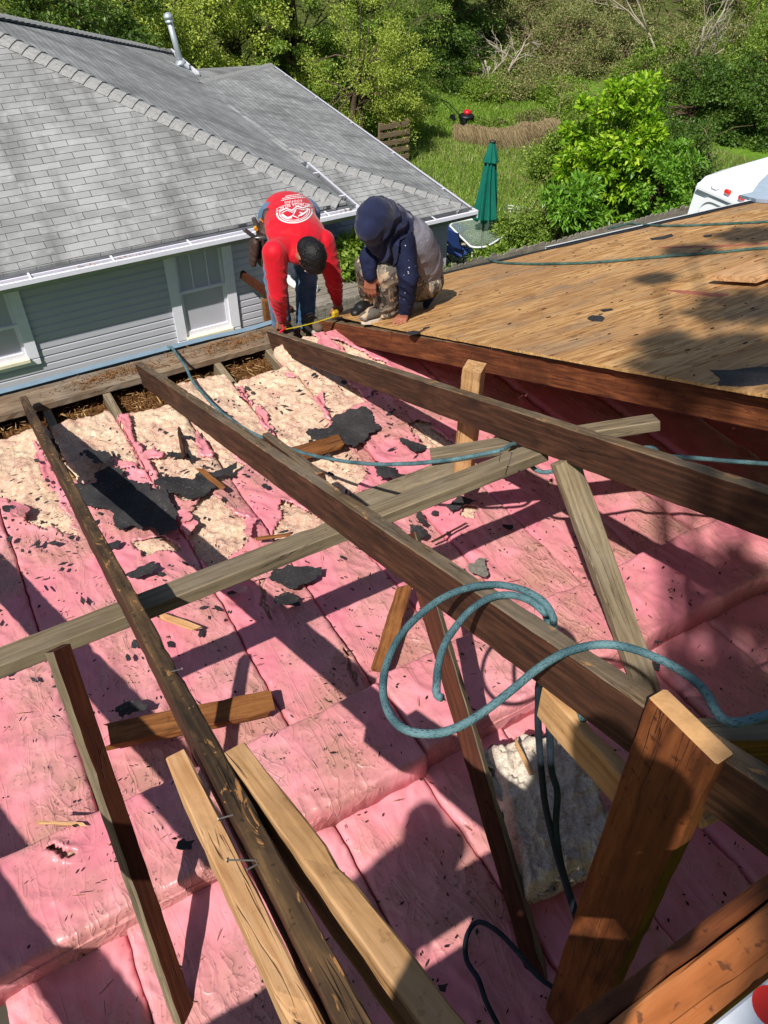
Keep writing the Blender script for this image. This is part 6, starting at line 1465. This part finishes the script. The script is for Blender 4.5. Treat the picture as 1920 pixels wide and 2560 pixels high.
body = hp_ + [('c', J['neck'] + Vector((0, .03, 0)), J['head'] + (J['neck'] - J['head']) * .3, .056, .052), ('c', J['chest'], J['neck'] + Vector((0, .05, -.02)), .12, .08, .7, sdv), ('c', J['pel'], J['chest'], .12, .12, .7, sdv),
  ('c', J['sL'], J['eL'], .038, .033), ('c', J['eL'], J['wL'], .034, .025), ('c', J['sR'], J['eR'], .038, .033), ('c', J['eR'], J['wR'], .034, .025), ('c', J['neck'], J['sL'], .05, .04), ('c', J['neck'], J['sR'], .05, .04),
  ('c', J['hL'], J['kL'], .07, .05), ('c', J['kL'], J['aL'], .05, .035), ('c', J['hR'], J['kR'], .07, .05), ('c', J['kR'], J['aR'], .05, .035)]
hLd = at_z(704, 830, -2.70) - J['wL']; body += hand_prims(J['wL'], hLd, (-.25, -.9, .2), -1, .75)
hRd = Vector((.02, -.02, -.14)); body += hand_prims(J['wR'], hRd, (.35, -.85, .25), 1, 1.0)
blob('body', body, .0042, M_skin, red, 3)
up_t = Vector((0, -.2, 1))
shirt = [('c', J['pel'] + Vector((0, -.02, 0)), J['belly'], .175, .178, .62, sdv), ('c', J['belly'], J['chest'], .180, .196, .60, sdv), ('c', J['chest'], (J['sL'] + J['sR']) / 2 + Vector((0, .04, .0)), .196, .160, .58, sdv),
  ('c', J['sL'] + Vector((.035, .03, 0)), J['sR'] + Vector((-.035, .03, 0)), .078, .078, .9), ('c', J['sL'], J['eL'], .078, .058), ('c', J['eL'], J['wL'], .060, .038), ('c', J['sR'], J['eR'], .078, .058), ('c', J['eR'], J['wR'], .060, .038)]
fl_ = [(J['eL'], .15, J['wL'] - J['sL'], .020, 34), (J['eR'], .15, J['wR'] - J['sR'], .020, 34), (J['wL'], .12, J['wL'] - J['eL'], .013, 46), (J['wR'], .12, J['wR'] - J['eR'], .013, 46), (J['sR'], .12, (J['neck'] - J['sR']), .007, 34), (J['sL'], .1, (J['neck'] - J['sL']), .006, 30), (J['pel'], .16, J['pel'] - J['chest'], .006, 26)]
oshirt = blob('long_sleeved_shirt', shirt, .0065, M_red, red, 7, fl_, 3)
blob('collar', [('c', J['neck'] + Vector((0, .03, .012)) + sdv * .05 * cos(a) + Vector((0, .012, .045)) * sin(a), J['neck'] + Vector((0, .03, .012)) + sdv * .05 * cos(a + .35) + Vector((0, .012, .045)) * sin(a + .35), .009, .009) for a in np.arange(0, 2 * pi, .35)], .004, M_red, red, 2)
legs = [('c', J['hL'] + Vector((.02, 0, .0)), J['kL'], .105, .078), ('c', J['kL'], J['aL'] + Vector((0, .0, .04)), .078, .068), ('c', J['hR'] - Vector((.02, 0, 0)), J['kR'], .105, .078), ('c', J['kR'], J['aR'] + Vector((0, 0, .04)), .078, .066), ('c', J['hL'], J['hR'], .11, .11), ('c', J['pel'], J['belly'], .135, .13, .66, sdv)]
blob('jeans', legs, .0065, M_denim, red, 6, [(J['kL'], .14, J['aL'] - J['hL'], .012, 26), (J['kR'], .14, J['aR'] - J['hR'], .012, 26), (J['aL'], .12, J['aL'] - J['kL'], .016, 36), (J['aR'], .12, J['aR'] - J['kR'], .016, 36)], 5)
# hair
hairp = [('e', HL(0, -.018, .022), (.083, .098, .098), HR), ('e', HL(0, -.045, -.02), (.074, .066, .075), HR), ('e', HL(0, .03, .055), (.070, .06, .06), HR)]
rs_ = random.Random(4)
for _ in range(260):
    a = rs_.uniform(0, 2 * pi); b = rs_.uniform(-.3, 1.5); q = Vector((.080 * cos(b) * cos(a), -.018 + .095 * cos(b) * sin(a), .022 + .095 * sin(b)))
    if q.y > .06 and q.z < .06: continue
    t = Vector((cos(a) * .35 + rs_.gauss(0, .25), sin(a) * .35 + .35 + rs_.gauss(0, .2), -.2 + rs_.gauss(0, .2))) * .022
    hairp.append(('c', HL(q.x, q.y, q.z), HL(*(q + t)), .0052, .002, 1.0, None, 5))
blob('hair', hairp, .0035, M_hair, red, 1)
mb = MB(); 
for sx in (-1, 1): ell_mesh(mb, HL(sx * .032, .086, .008), (.011, .007, .007), HR)
part(mb.build('eyes', plain('eye_white', '#d8d0c8', .3), None, True), red)
# shoes
def shoe(a, toe, par, mt=None, s=1.0):
    a = Vector(a); t = Vector(toe).normalized(); sd_ = t.cross(Vector((0, 0, 1))).normalized()
    h = empty('shoe', a); h.parent = par; h.matrix_parent_inverse = Matrix.Translation(-par.location)
    b = a - Vector((0, 0, .03)); up = Vector((0, 0, 1))
    o = blob('upper', [('c', b - t * .05, b + t * .10, .044 * s, .044 * s, .85, sd_), ('c', b + t * .08, b + t * .155 - up * .012, .046 * s, .036 * s, .75, sd_), ('c', b - t * .045 + up * .02, b - t * .035 + up * .07, .042 * s, .040 * s)], .006, mt or M_shoe, None, 4); o.parent = h; o.matrix_parent_inverse = (Matrix.Translation(h.location)).inverted()
    mb = MB(); P = []
    for k in range(28):
        an = 2 * pi * k / 28; x = .125 * cos(an); w2 = (.047 if x > 0 else .040) * (1 - .12 * (x > .08)); P.append(b + t * (.055 + x) + sd_ * (w2 * sin(an)) - up * .030)
    V = P + [p - up * .026 for p in P]; mb.add(V, [tuple(range(28)), tuple(range(55, 27, -1))] + [(j, 28 + j, 28 + (j + 1) % 28, (j + 1) % 28) for j in range(28)])
    o2 = mb.build('sole', M_sole); o2.parent = h; o2.matrix_parent_inverse = (Matrix.Translation(h.location)).inverted()
    mb = MB()
    for i in range(4): c = b + t * (.035 + .022 * i) + up * (.040 - .006 * i); mb.tube([c - sd_ * .022, c + up * .006, c + sd_ * .022], .003, 5)
    o3 = mb.build('laces', M_sole); o3.parent = h; o3.matrix_parent_inverse = (Matrix.Translation(h.location)).inverted(); return h
shoe(Vector((J['aL'].x, 4.64, -2.705)), (-.12, -1, 0), red); shoe(Vector((J['aR'].x + .0, 4.62, -2.705)), (.05, -1, 0), red)
# belt, pouches, hammer
mb = MB(); bc = J['pel'] + (J['belly'] - J['pel']) * .05; ax = (J['pel'] - J['chest']).normalized(); s1 = sdv; s2 = ax.cross(s1)
ring = [bc + s1 * (.158 * cos(a)) + s2 * (.112 * sin(a)) for a in np.linspace(0, 2 * pi, 40)]
V = []; 
for p in ring: V += [p - ax * .025, p + ax * .025]
mb.add(V, [(2 * i, 2 * i + 2, 2 * i + 3, 2 * i + 1) for i in range(39)]); o = part(mb.build('belt', M_leather, None, True), red); o.modifiers.new('s', 'SOLIDIFY').thickness = .006
pc_ = Yp(652, 590, 4.80)
tb2 = empty('tool_pouch', pc_); tag(tb2, 'dark brown leather tool pouch hanging on the hip of the red shirted worker', 'tool pouch')
blob('leather_bag', [('c', pc_ + Vector((.02, .0, .03)), pc_ + Vector((.0, .0, -.14)), .066, .072, .6, (0, 1, 0)), ('c', pc_ + Vector((-.06, -.03, -.03)), pc_ + Vector((-.08, -.02, -.15)), .05, .040, .6, (0, 1, 0)), ('c', pc_ + Vector((.03, -.01, .05)), pc_ + Vector((.07, .02, .13)), .03, .035)], .006, M_leather, tb2, 3, [(pc_, .15, (0, 0, 1), .012, 40)], 2)
def hx(p, q, r_, nm, mt, n=10): mb = MB(); mb.tube([p, q], r_, n); return part(mb.build(nm, mt), tb2)
bpy.context.view_layer.update()
hx(Yp(610, 573, 4.76), Yp(640, 596, 4.78), .014, 'plier_handle', M_tool); hx(Yp(634, 545, 4.80), Yp(648, 580, 4.80), .016, 'chisel', M_tool); hx(Yp(637, 568, 4.78), Yp(642, 575, 4.78), .012, 'brass_clip', M_yel)
mb = MB(); mb.bar(Yp(650, 548, 4.79), Yp(668, 563, 4.79), .008, .01); part(mb.build('yellow_strap', M_yel), tb2)
hm = empty('hammer', Yp(662, 585, 4.74)); tag(hm, 'hammer with an orange yellow handle hanging from the tool pouch', 'hammer'); bpy.context.view_layer.update()
a, b, c_ = Yp(657, 598, 4.74), Yp(663, 645, 4.72), Yp(674, 702, 4.70)
mb = MB(); mb.tube([a, b], .011, 10); part(mb.build('shaft', M_leather), hm)
mb = MB(); mb.tube([b, b.lerp(c_, .5), b.lerp(c_, .85), c_], .016, 12, rs=[.013, .016, .015, .020]); part(mb.build('grip', M_yel, None, True), hm)
mb = MB(); mb.tube([a + Vector((-.055, 0, .02)), a + Vector((0, 0, .01)), a + Vector((.05, 0, .0))], .012, 8, rs=[.005, .013, .016]); part(mb.build('hammer_head', M_tool, None, True), hm)
# tape measure
tp = empty('tape_measure', roof_at(840, 790, .99)); tag(tp, 'yellow tape measure stretched from the right rafter end to the deck corner', 'tape measure'); bpy.context.view_layer.update()
ta, tb3 = roof_at(714, 824, .975), roof_at(838, 791, .965); tdir = (tb3 - ta).normalized(); tn = Vector(RN)
tw = tdir.cross(tn).normalized(); V = []; F = []
for i in range(31):
    p = ta.lerp(tb3, i / 30) - Vector((0, 0, .008 * math.sin(pi * i / 30))); V += [p - tw * .013 + tn * .003, p, p + tw * .013 + tn * .003]
    if i: F += [((i - 1) * 3, i * 3, i * 3 + 1, (i - 1) * 3 + 1), ((i - 1) * 3 + 1, i * 3 + 1, i * 3 + 2, (i - 1) * 3 + 2)]
o = part(mesh_obj('blade', V, F, M_tape, None, True), tp); o.modifiers.new('s', 'SOLIDIFY').thickness = .0012
mb = MB()
for i in range(24):
    p = ta.lerp(tb3, (i + .5) / 24) - Vector((0, 0, .008 * math.sin(pi * (i + .5) / 24))) + tn * .0035; L = .006 if i % 4 else .016
    mb.bar(p - tw * .012, p - tw * (.012 - L), .0022, .0006, tn)
part(mb.build('tick_marks', M_blackp), tp)
mb = MB(); mb.box(tb3 + Vector((.01, .02, .005)), (.055, .032, .055), Matrix.Rotation(.2, 3, 'Z')); o = part(mb.build('tape_case', M_case), tp); o.modifiers.new('b', 'BEVEL').width = .012
mb = MB(); mb.tube([ta + Vector((-.045, 0, -.01)), ta + Vector((-.01, 0, .008)), ta + Vector((-.015, .02, .03))], .008, 8); part(mb.build('red_pencil', M_redp2), tp)
# printed back of the shirt
dg = bpy.context.evaluated_depsgraph_get(); bpy.context.view_layer.update()
bvh = BVHTree.FromObject(oshirt, dg); mw_ = oshirt.matrix_world; mwi = mw_.inverted()
def onshirt(px, py, off=.0018):
    d = Vector(bearing(px, py)).normalized(); loc, nr, i, ds = bvh.ray_cast(mwi @ Vector((0, 0, 0)), d)
    if loc is None: return None
    return mw_ @ (loc + nr * off)
M_print = plain('white_print', '#e9dfe0', .8, .2, var=.03)
def print_mesh(name, pts, faces):
    Q = [onshirt(*p) for p in pts]; F = [f for f in faces if all(Q[i] is not None for i in f)]; Q = [q if q is not None else Vector() for q in Q]
    used = sorted({i for f in F for i in f}); mp = {u: i for i, u in enumerate(used)}
    if not used: return
    o = mesh_obj(name, [Q[u] for u in used], [[mp[i] for i in f] for f in F], M_print, None); o.parent = oshirt; o.matrix_parent_inverse = oshirt.matrix_world.inverted(); return o
EC = (736.5, 531.0); TL = radians(-7)
def em(u, v):   # emblem coordinates (px, u right v down) about its centre, tilted
    return (EC[0] + u * cos(TL) - v * sin(TL), EC[1] + u * sin(TL) + v * cos(TL))
bands = []
def band(r0, r1, a0, a1, n=60, ser=0, rx=45, ry=27):
    P = []; F = []
    for i in range(n + 1):
        a = a0 + (a1 - a0) * i / n; s_ = 1 + (ser * (i % 2)); P += [em(rx * r0 * cos(a), ry * r0 * sin(a)), em(rx * r1 * s_ * cos(a), ry * r1 * s_ * sin(a))]
    F = [(2 * i, 2 * i + 2, 2 * i + 3, 2 * i + 1) for i in range(n)]; return P, F
PP = []; FF = []
def addp(pf):
    b = len(PP); PP.extend(pf[0]); FF.extend([tuple(i + b for i in f) for f in pf[1]])
addp(band(.93, 1.0, -.15, pi + .15, 64, .04)); addp(band(.80, .86, -.2, pi + .2)); addp(band(.70, .74, .0, pi))
def poly(P): addp(([em(*p) for p in P], [tuple(range(len(P)))]))
def line(P, w_):
    for a, b in zip(P[:-1], P[1:]):
        dx, dy = b[0] - a[0], b[1] - a[1]; L = math.hypot(dx, dy); nx, ny = -dy / L * w_ / 2, dx / L * w_ / 2; k = max(1, int(L / 3))
        for i in range(k):
            p = (a[0] + dx * i / k, a[1] + dy * i / k); q = (a[0] + dx * (i + 1) / k, a[1] + dy * (i + 1) / k); poly([(p[0] + nx, p[1] + ny), (q[0] + nx, q[1] + ny), (q[0] - nx, q[1] - ny), (p[0] - nx, p[1] - ny)])
line([(-38, -6), (-20, -12), (-6, -5), (8, -14), (22, -8), (38, -12)], 3); line([(-32, -2), (-18, -7), (-6, 0), (8, -9), (22, -3), (34, -6)], 1.8)
line([(-20, 12), (-6, 8), (4, -5)], 2.2); line([(14, 10), (26, 4), (32, -1)], 4); line([(-6, 8), (8, 16)], 2); line([(-28, 6), (-20, 12), (-8, 12)], 4.5); line([(12, 2), (20, 6), (8, 11)], 3.2)
for cx2, cy2, r2 in ((-30, 4, 3.4), (33, -3, 3.2)): poly([(cx2 + r2 * cos(a), cy2 + r2 * sin(a)) for a in np.linspace(0, 2 * pi, 9)[:-1]])
print_mesh('emblem', PP, FF)
def text_print(txt, size, cu, cv, arc=0, name='lettering', track=1.0, sx=1.0):
    cu_ = bpy.data.curves.new('t', 'FONT'); cu_.body = txt; cu_.size = size; cu_.align_x = 'CENTER'; cu_.resolution_u = 3; cu_.space_character = track; cu_.offset = size * .012
    to = bpy.data.objects.new('t', cu_); C.objects.link(to); bpy.context.view_layer.update(); me = bpy.data.meshes.new_from_object(to.evaluated_get(bpy.context.evaluated_depsgraph_get()))
    bm = bmesh.new(); bm.from_mesh(me); bmesh.ops.subdivide_edges(bm, edges=[e for e in bm.edges if e.calc_length() > 3], cuts=1); bmesh.ops.triangulate(bm, faces=bm.faces[:])
    P = []
    for v in bm.verts:
        x, y = v.co.x * sx, v.co.y
        # upside down on the picture: the wearer's head is toward the bottom of it
        u = -(x); vv2 = cv - (-y) if False else cv + y; vv2 += -arc * (x / 45) ** 2 * -1
        P.append(em(cu + u, vv2))
    F = [tuple(v.index for v in f.verts) for f in bm.faces]; bm.verts.index_update(); F = [tuple(v.index for v in f.verts) for f in bm.faces]
    bm.free(); bpy.data.objects.remove(to); return print_mesh(name, P, F)
text_print('GEORGIA SELECT', 11.5, 0, -23, 9, sx=1.02)
text_print('ROOFING', 8, 0, -30, 4, track=1.35)
PP.clear(); FF.clear(); r = random.Random(1)
for v_, hw in ((-35, 30), (-39, 26), (-43, 18)):
    u = -hw
    while u < hw: w3 = r.uniform(1.5, 5); line([(u, v_ + 5 * (u / 45) ** 2), (min(u + w3, hw), v_ + 5 * (u / 45) ** 2)], 2.0); u += w3 + 1.1
print_mesh('small_print', PP, FF)

# ---- worker in blue and grey, squatting on the deck
K = {'pel': Yp(1053, 702, 3.98), 'belly': Yp(1048, 650, 3.95), 'chest': Yp(1022, 600, 3.90), 'neck': Yp(985, 575, 3.86), 'sn': Yp(1012, 598, 3.78), 'sf': Yp(952, 605, 4.02), 'en': Yp(1022, 695, 3.70), 'wn': Yp(1013, 785, 3.755), 'ef': Yp(921, 645, 3.86), 'wf': Yp(925, 688, 3.82),
     'head': Yp(938, 560, 3.80), 'kn': Yp(968, 675, 3.82), 'an': Yp(968, 787, 3.93), 'kf': Yp(917, 665, 4.10), 'af': Yp(924, 742, 4.28)}
blu = empty('person', (K['an'].x, K['an'].y, roof_z(K['an'].y, .985))); tag(blu, 'person in navy and grey hooded top and camouflage trousers squatting on the plywood corner', 'person')
face = Vector((-.62, -.35, -.70)); crown = Vector((-.55, -.45, .65)); hp_, HL, HR = head_prims(K['head'], face, crown, .95)
sv = (K['sn'] - K['sf']).normalized(); tor = (K['neck'] - K['pel']).normalized()
body = hp_ + [('c', K['neck'], K['head'], .05, .05), ('c', K['pel'], K['chest'], .11, .12, .75, sv), ('c', K['chest'], K['neck'], .11, .07), ('c', K['sn'], K['en'], .038, .033), ('c', K['en'], K['wn'], .034, .026), ('c', K['sf'], K['ef'], .038, .033), ('c', K['ef'], K['wf'], .034, .026), ('c', K['neck'], K['sn'], .05, .04), ('c', K['neck'], K['sf'], .05, .04),
  ('c', K['pel'], K['kn'], .07, .055), ('c', K['kn'], K['an'], .05, .035), ('c', K['pel'], K['kf'], .07, .055), ('c', K['kf'], K['af'], .05, .035)]
ft = roof_at(978, 832, 1.0) + Vector((0, -.02, 0))
body += hand_prims(K['wn'] + Vector((-.005, 0, .0)), (ft - K['wn']) * 1.0, (-.35, -.25, .9), 1, .32, .95, .25)
body += hand_prims(K['wf'], (-.02, -.06, -1), (-.55, -.75, .2), -1, .45)
blob('body', body, .0042, M_skin, blu, 3)
tors = [('c', K['pel'] + Vector((.02, .02, -.0)), K['belly'], .142, .158, .82, sv), ('c', K['belly'], K['chest'], .160, .165, .82, sv), ('c', K['chest'], K['neck'] + Vector((.05, .03, .0)), .165, .125, .75, sv)]
blob('hooded_top', tors + [('c', K['sn'] + Vector((.02, .05, 0)), K['sf'] + Vector((.02, -.03, 0)), .08, .08)], .0065, M_greys, blu, 7, [(K['pel'], .17, tor, .022, 26), (K['belly'] + Vector((-.12, 0, 0)), .18, tor, .022, 22), (K['chest'], .2, tor, .004, 14)], 7)
slv = [('c', K['sn'] + Vector((-.01, .02, -.01)), K['en'], .080, .062), ('c', K['en'], K['wn'] + (K['en'] - K['wn']).normalized() * .015, .062, .042)]
blob('near_sleeve', slv, .006, M_navys, blu, 5, [(K['en'], .15, K['wn'] - K['sn'], .018, 32), (K['wn'], .14, K['wn'] - K['en'], .018, 44), (K['sn'], .15, K['en'] - K['sn'], .005, 18)], 9)
blob('far_sleeve', [('c', K['sf'] + Vector((0, -.02, 0)), K['ef'], .080, .058), ('c', K['ef'], K['wf'], .058, .042)], .006, M_navys, blu, 5, [(K['ef'], .12, K['wf'] - K['sf'], .009, 28)], 10)
hd = K['head']; hood = [('e', HL(0, -.018, .015), (.112, .125, .135), HR), ('c', HL(0, -.05, -.02), K['neck'] + Vector((.03, .02, -.01)), .118, .122), ('c', HL(.0, .02, -.06), K['neck'] + Vector((-.05, -.03, -.08)), .095, .105), ('c', K['neck'] + Vector((-.02, 0, .0)), K['neck'] + Vector((.02, .02, -.02)), .105, .09), ('c', HL(0, .05, .06), HL(0, .03, -.05), .085, .085)]
blob('hood', hood, .006, M_navy, blu, 8, [(K['neck'] + Vector((-.05, -.08, -.03)), .16, K['head'] - K['neck'], .040, 26), (hd + Vector((0, 0, .1)), .12, (1, .3, .4), .008, 14)], 12)
trou = [('c', K['pel'] + Vector((-.02, 0, -.02)), K['kn'] + Vector((.03, 0, -.01)), .115, .088), ('c', K['kn'], K['an'] + Vector((0, 0, .05)), .086, .090), ('c', K['pel'] + Vector((-.02, .03, 0)), K['kf'], .105, .08), ('c', K['kf'], K['af'] + Vector((0, 0, .02)), .078, .070), ('c', K['pel'] - sv * .05, K['pel'] + sv * .05, .12, .12)]
blob('camouflage_trousers', trou, .0065, M_camo, blu, 6, [(K['an'], .13, K['an'] - K['kn'], .022, 32), (K['kn'], .12, K['an'] - K['kn'], .012, 22), (K['af'], .12, K['af'] - K['kf'], .012, 28)], 13)
q = roof_at(945, 800, .985); shoe(Vector((K['an'].x - .02, K['an'].y + .0, roof_z(K['an'].y, .985) + .088)), (-.85, -.1, .05), blu, M_camo)
shoe(Vector((K['af'].x, K['af'].y, roof_z(K['af'].y, .985) + .085)), (-.8, -.35, 0), blu, M_blackp)
q = roof_at(1073, 768, .985); o = blob('back_pocket_rag', [('c', q + Vector((-.02, .01, .02)), q + Vector((.01, .0, .09)), .03, .045, .5)], .008, M_navy, blu, 3)
nl = roof_at(968, 826, 1.0); nail(nl + Vector((0, -.03, -.03)), (0, -.05, 1), .05, 'rusty nail standing at the plywood edge by the workers hand')

# ---- people behind the camera, on the back slope: seen only through the shadows they throw
def back_z(Y): return -1.10 + (Y + .02) * math.tan(PITCH) * .9
def bystander(x, y, label, mt, lean=0, hz=1.62, arms=True):
    z = back_z(y); root = empty('person', (x, y, z)); tag(root, label, 'person'); s = hz / 1.7
    P = lambda a, b, c: Vector((x + a * s, y + b * s, z + c * s))
    hp2, _, _ = head_prims(P(0, lean, 1.58), (.2, 1, -.3), (0, .2, 1), s)
    bd = hp2 + [('c', P(0, lean, 1.42), P(0, lean, 1.52), .055, .05), ('c', P(0, 0, .92), P(0, lean * .8, 1.3), .13, .17, .65, (1, 0, 0)), ('c', P(-.17, lean * .9, 1.38), P(.17, lean * .9, 1.38), .07, .07)]
    for sx in (-1, 1):
        bd += [('c', P(sx * .09, 0, .88), P(sx * .12, .05, .48), .085, .06), ('c', P(sx * .12, .05, .48), P(sx * .13, .0, .08), .06, .042), ('c', P(sx * .13, -.03, .04), P(sx * .14, .14, .035), .042, .036)]
        e = P(sx * .25, lean * .9 + .02, 1.13); h = P(sx * .10, lean + .12, 1.18) if arms else P(sx * .27, .05, .9)
        bd += [('c', P(sx * .19, lean * .9, 1.38), e, .05, .042), ('c', e, h, .042, .03)] + hand_prims(h, h - e, (0, 0, 1), sx, .6, s)
    blob('body', bd, .011, mt, root, 3); return root
bystander(-.36, -.26, 'person standing behind the camera on the back slope', M_denimdk, -.06)
bystander(-1.2, -.34, 'second person standing on the back slope left of the photographer', M_denimdk, 0, arms=False)
mb = MB(); mb.box((2.3, -1.6, back_z(-1.6) - .015), (9.4, 3.25, .02), Matrix.Rotation(math.atan(math.tan(PITCH) * .9), 3, 'X')); o = mb.build('back_slope_deck', M_ply); tag(o, 'plywood deck of the back slope behind the camera', 'plywood')
# overhanging tree whose leaves dapple the deck
def shade_tree():
    tg = [(roof_at(1860, 770), .22), (roof_at(1730, 915), .20), (roof_at(1900, 890), .18), (roof_at(1720, 630), .14), (roof_at(1880, 590), .22), (roof_at(1660, 860), .08), (roof_at(1640, 700), .07), (Vector((2.1, .75, -2.6)), .34), (Vector((2.55, 1.2, -2.6)), .22), (Vector((1.5, .35, -2.6)), .3)]
    rs = np.random.RandomState(5); Vs = []; loc = Vector((-7.5, -7, GZ)); root = empty('tree', loc); tag(root, 'tall tree behind the camera whose leaves dapple the plywood deck', 'tree')
    mb = MB(); hub = Vector((-5.6, -4.8, 5.5)); mb.tube([loc - loc, Vector((.3, .4, 4)), Vector((1.0, 1.2, 8)), hub - loc], .3, 10, rs=[.38, .3, .24, .16])
    for p, rad in tg:
        c = p + Vector((-.67, -.46, 1)) * 8.2; n = int(620 * rad / .3); d = rs.normal(size=(n, 3)); d /= np.linalg.norm(d, axis=1, keepdims=True)
        P = np.array(c) + d * (rs.rand(n, 1) ** .5) * rad * np.array([1.1, 1.1, .5]); Vs.append(leaves_np(rs, P, None, .10, .5, 1.5, d) - np.array(loc))
        mb.tube([hub - loc, (hub - loc).lerp(c - loc, .6) + Vector((0, 0, .4)), c - loc], .04, 6, rs=[.05, .02, .008])
    V = np.concatenate(Vs); fast_mesh('crown', V, np.arange(len(V)).reshape(-1, 4), L_mid, root); mb.build('trunk', M_bark, root, True)
shade_tree()
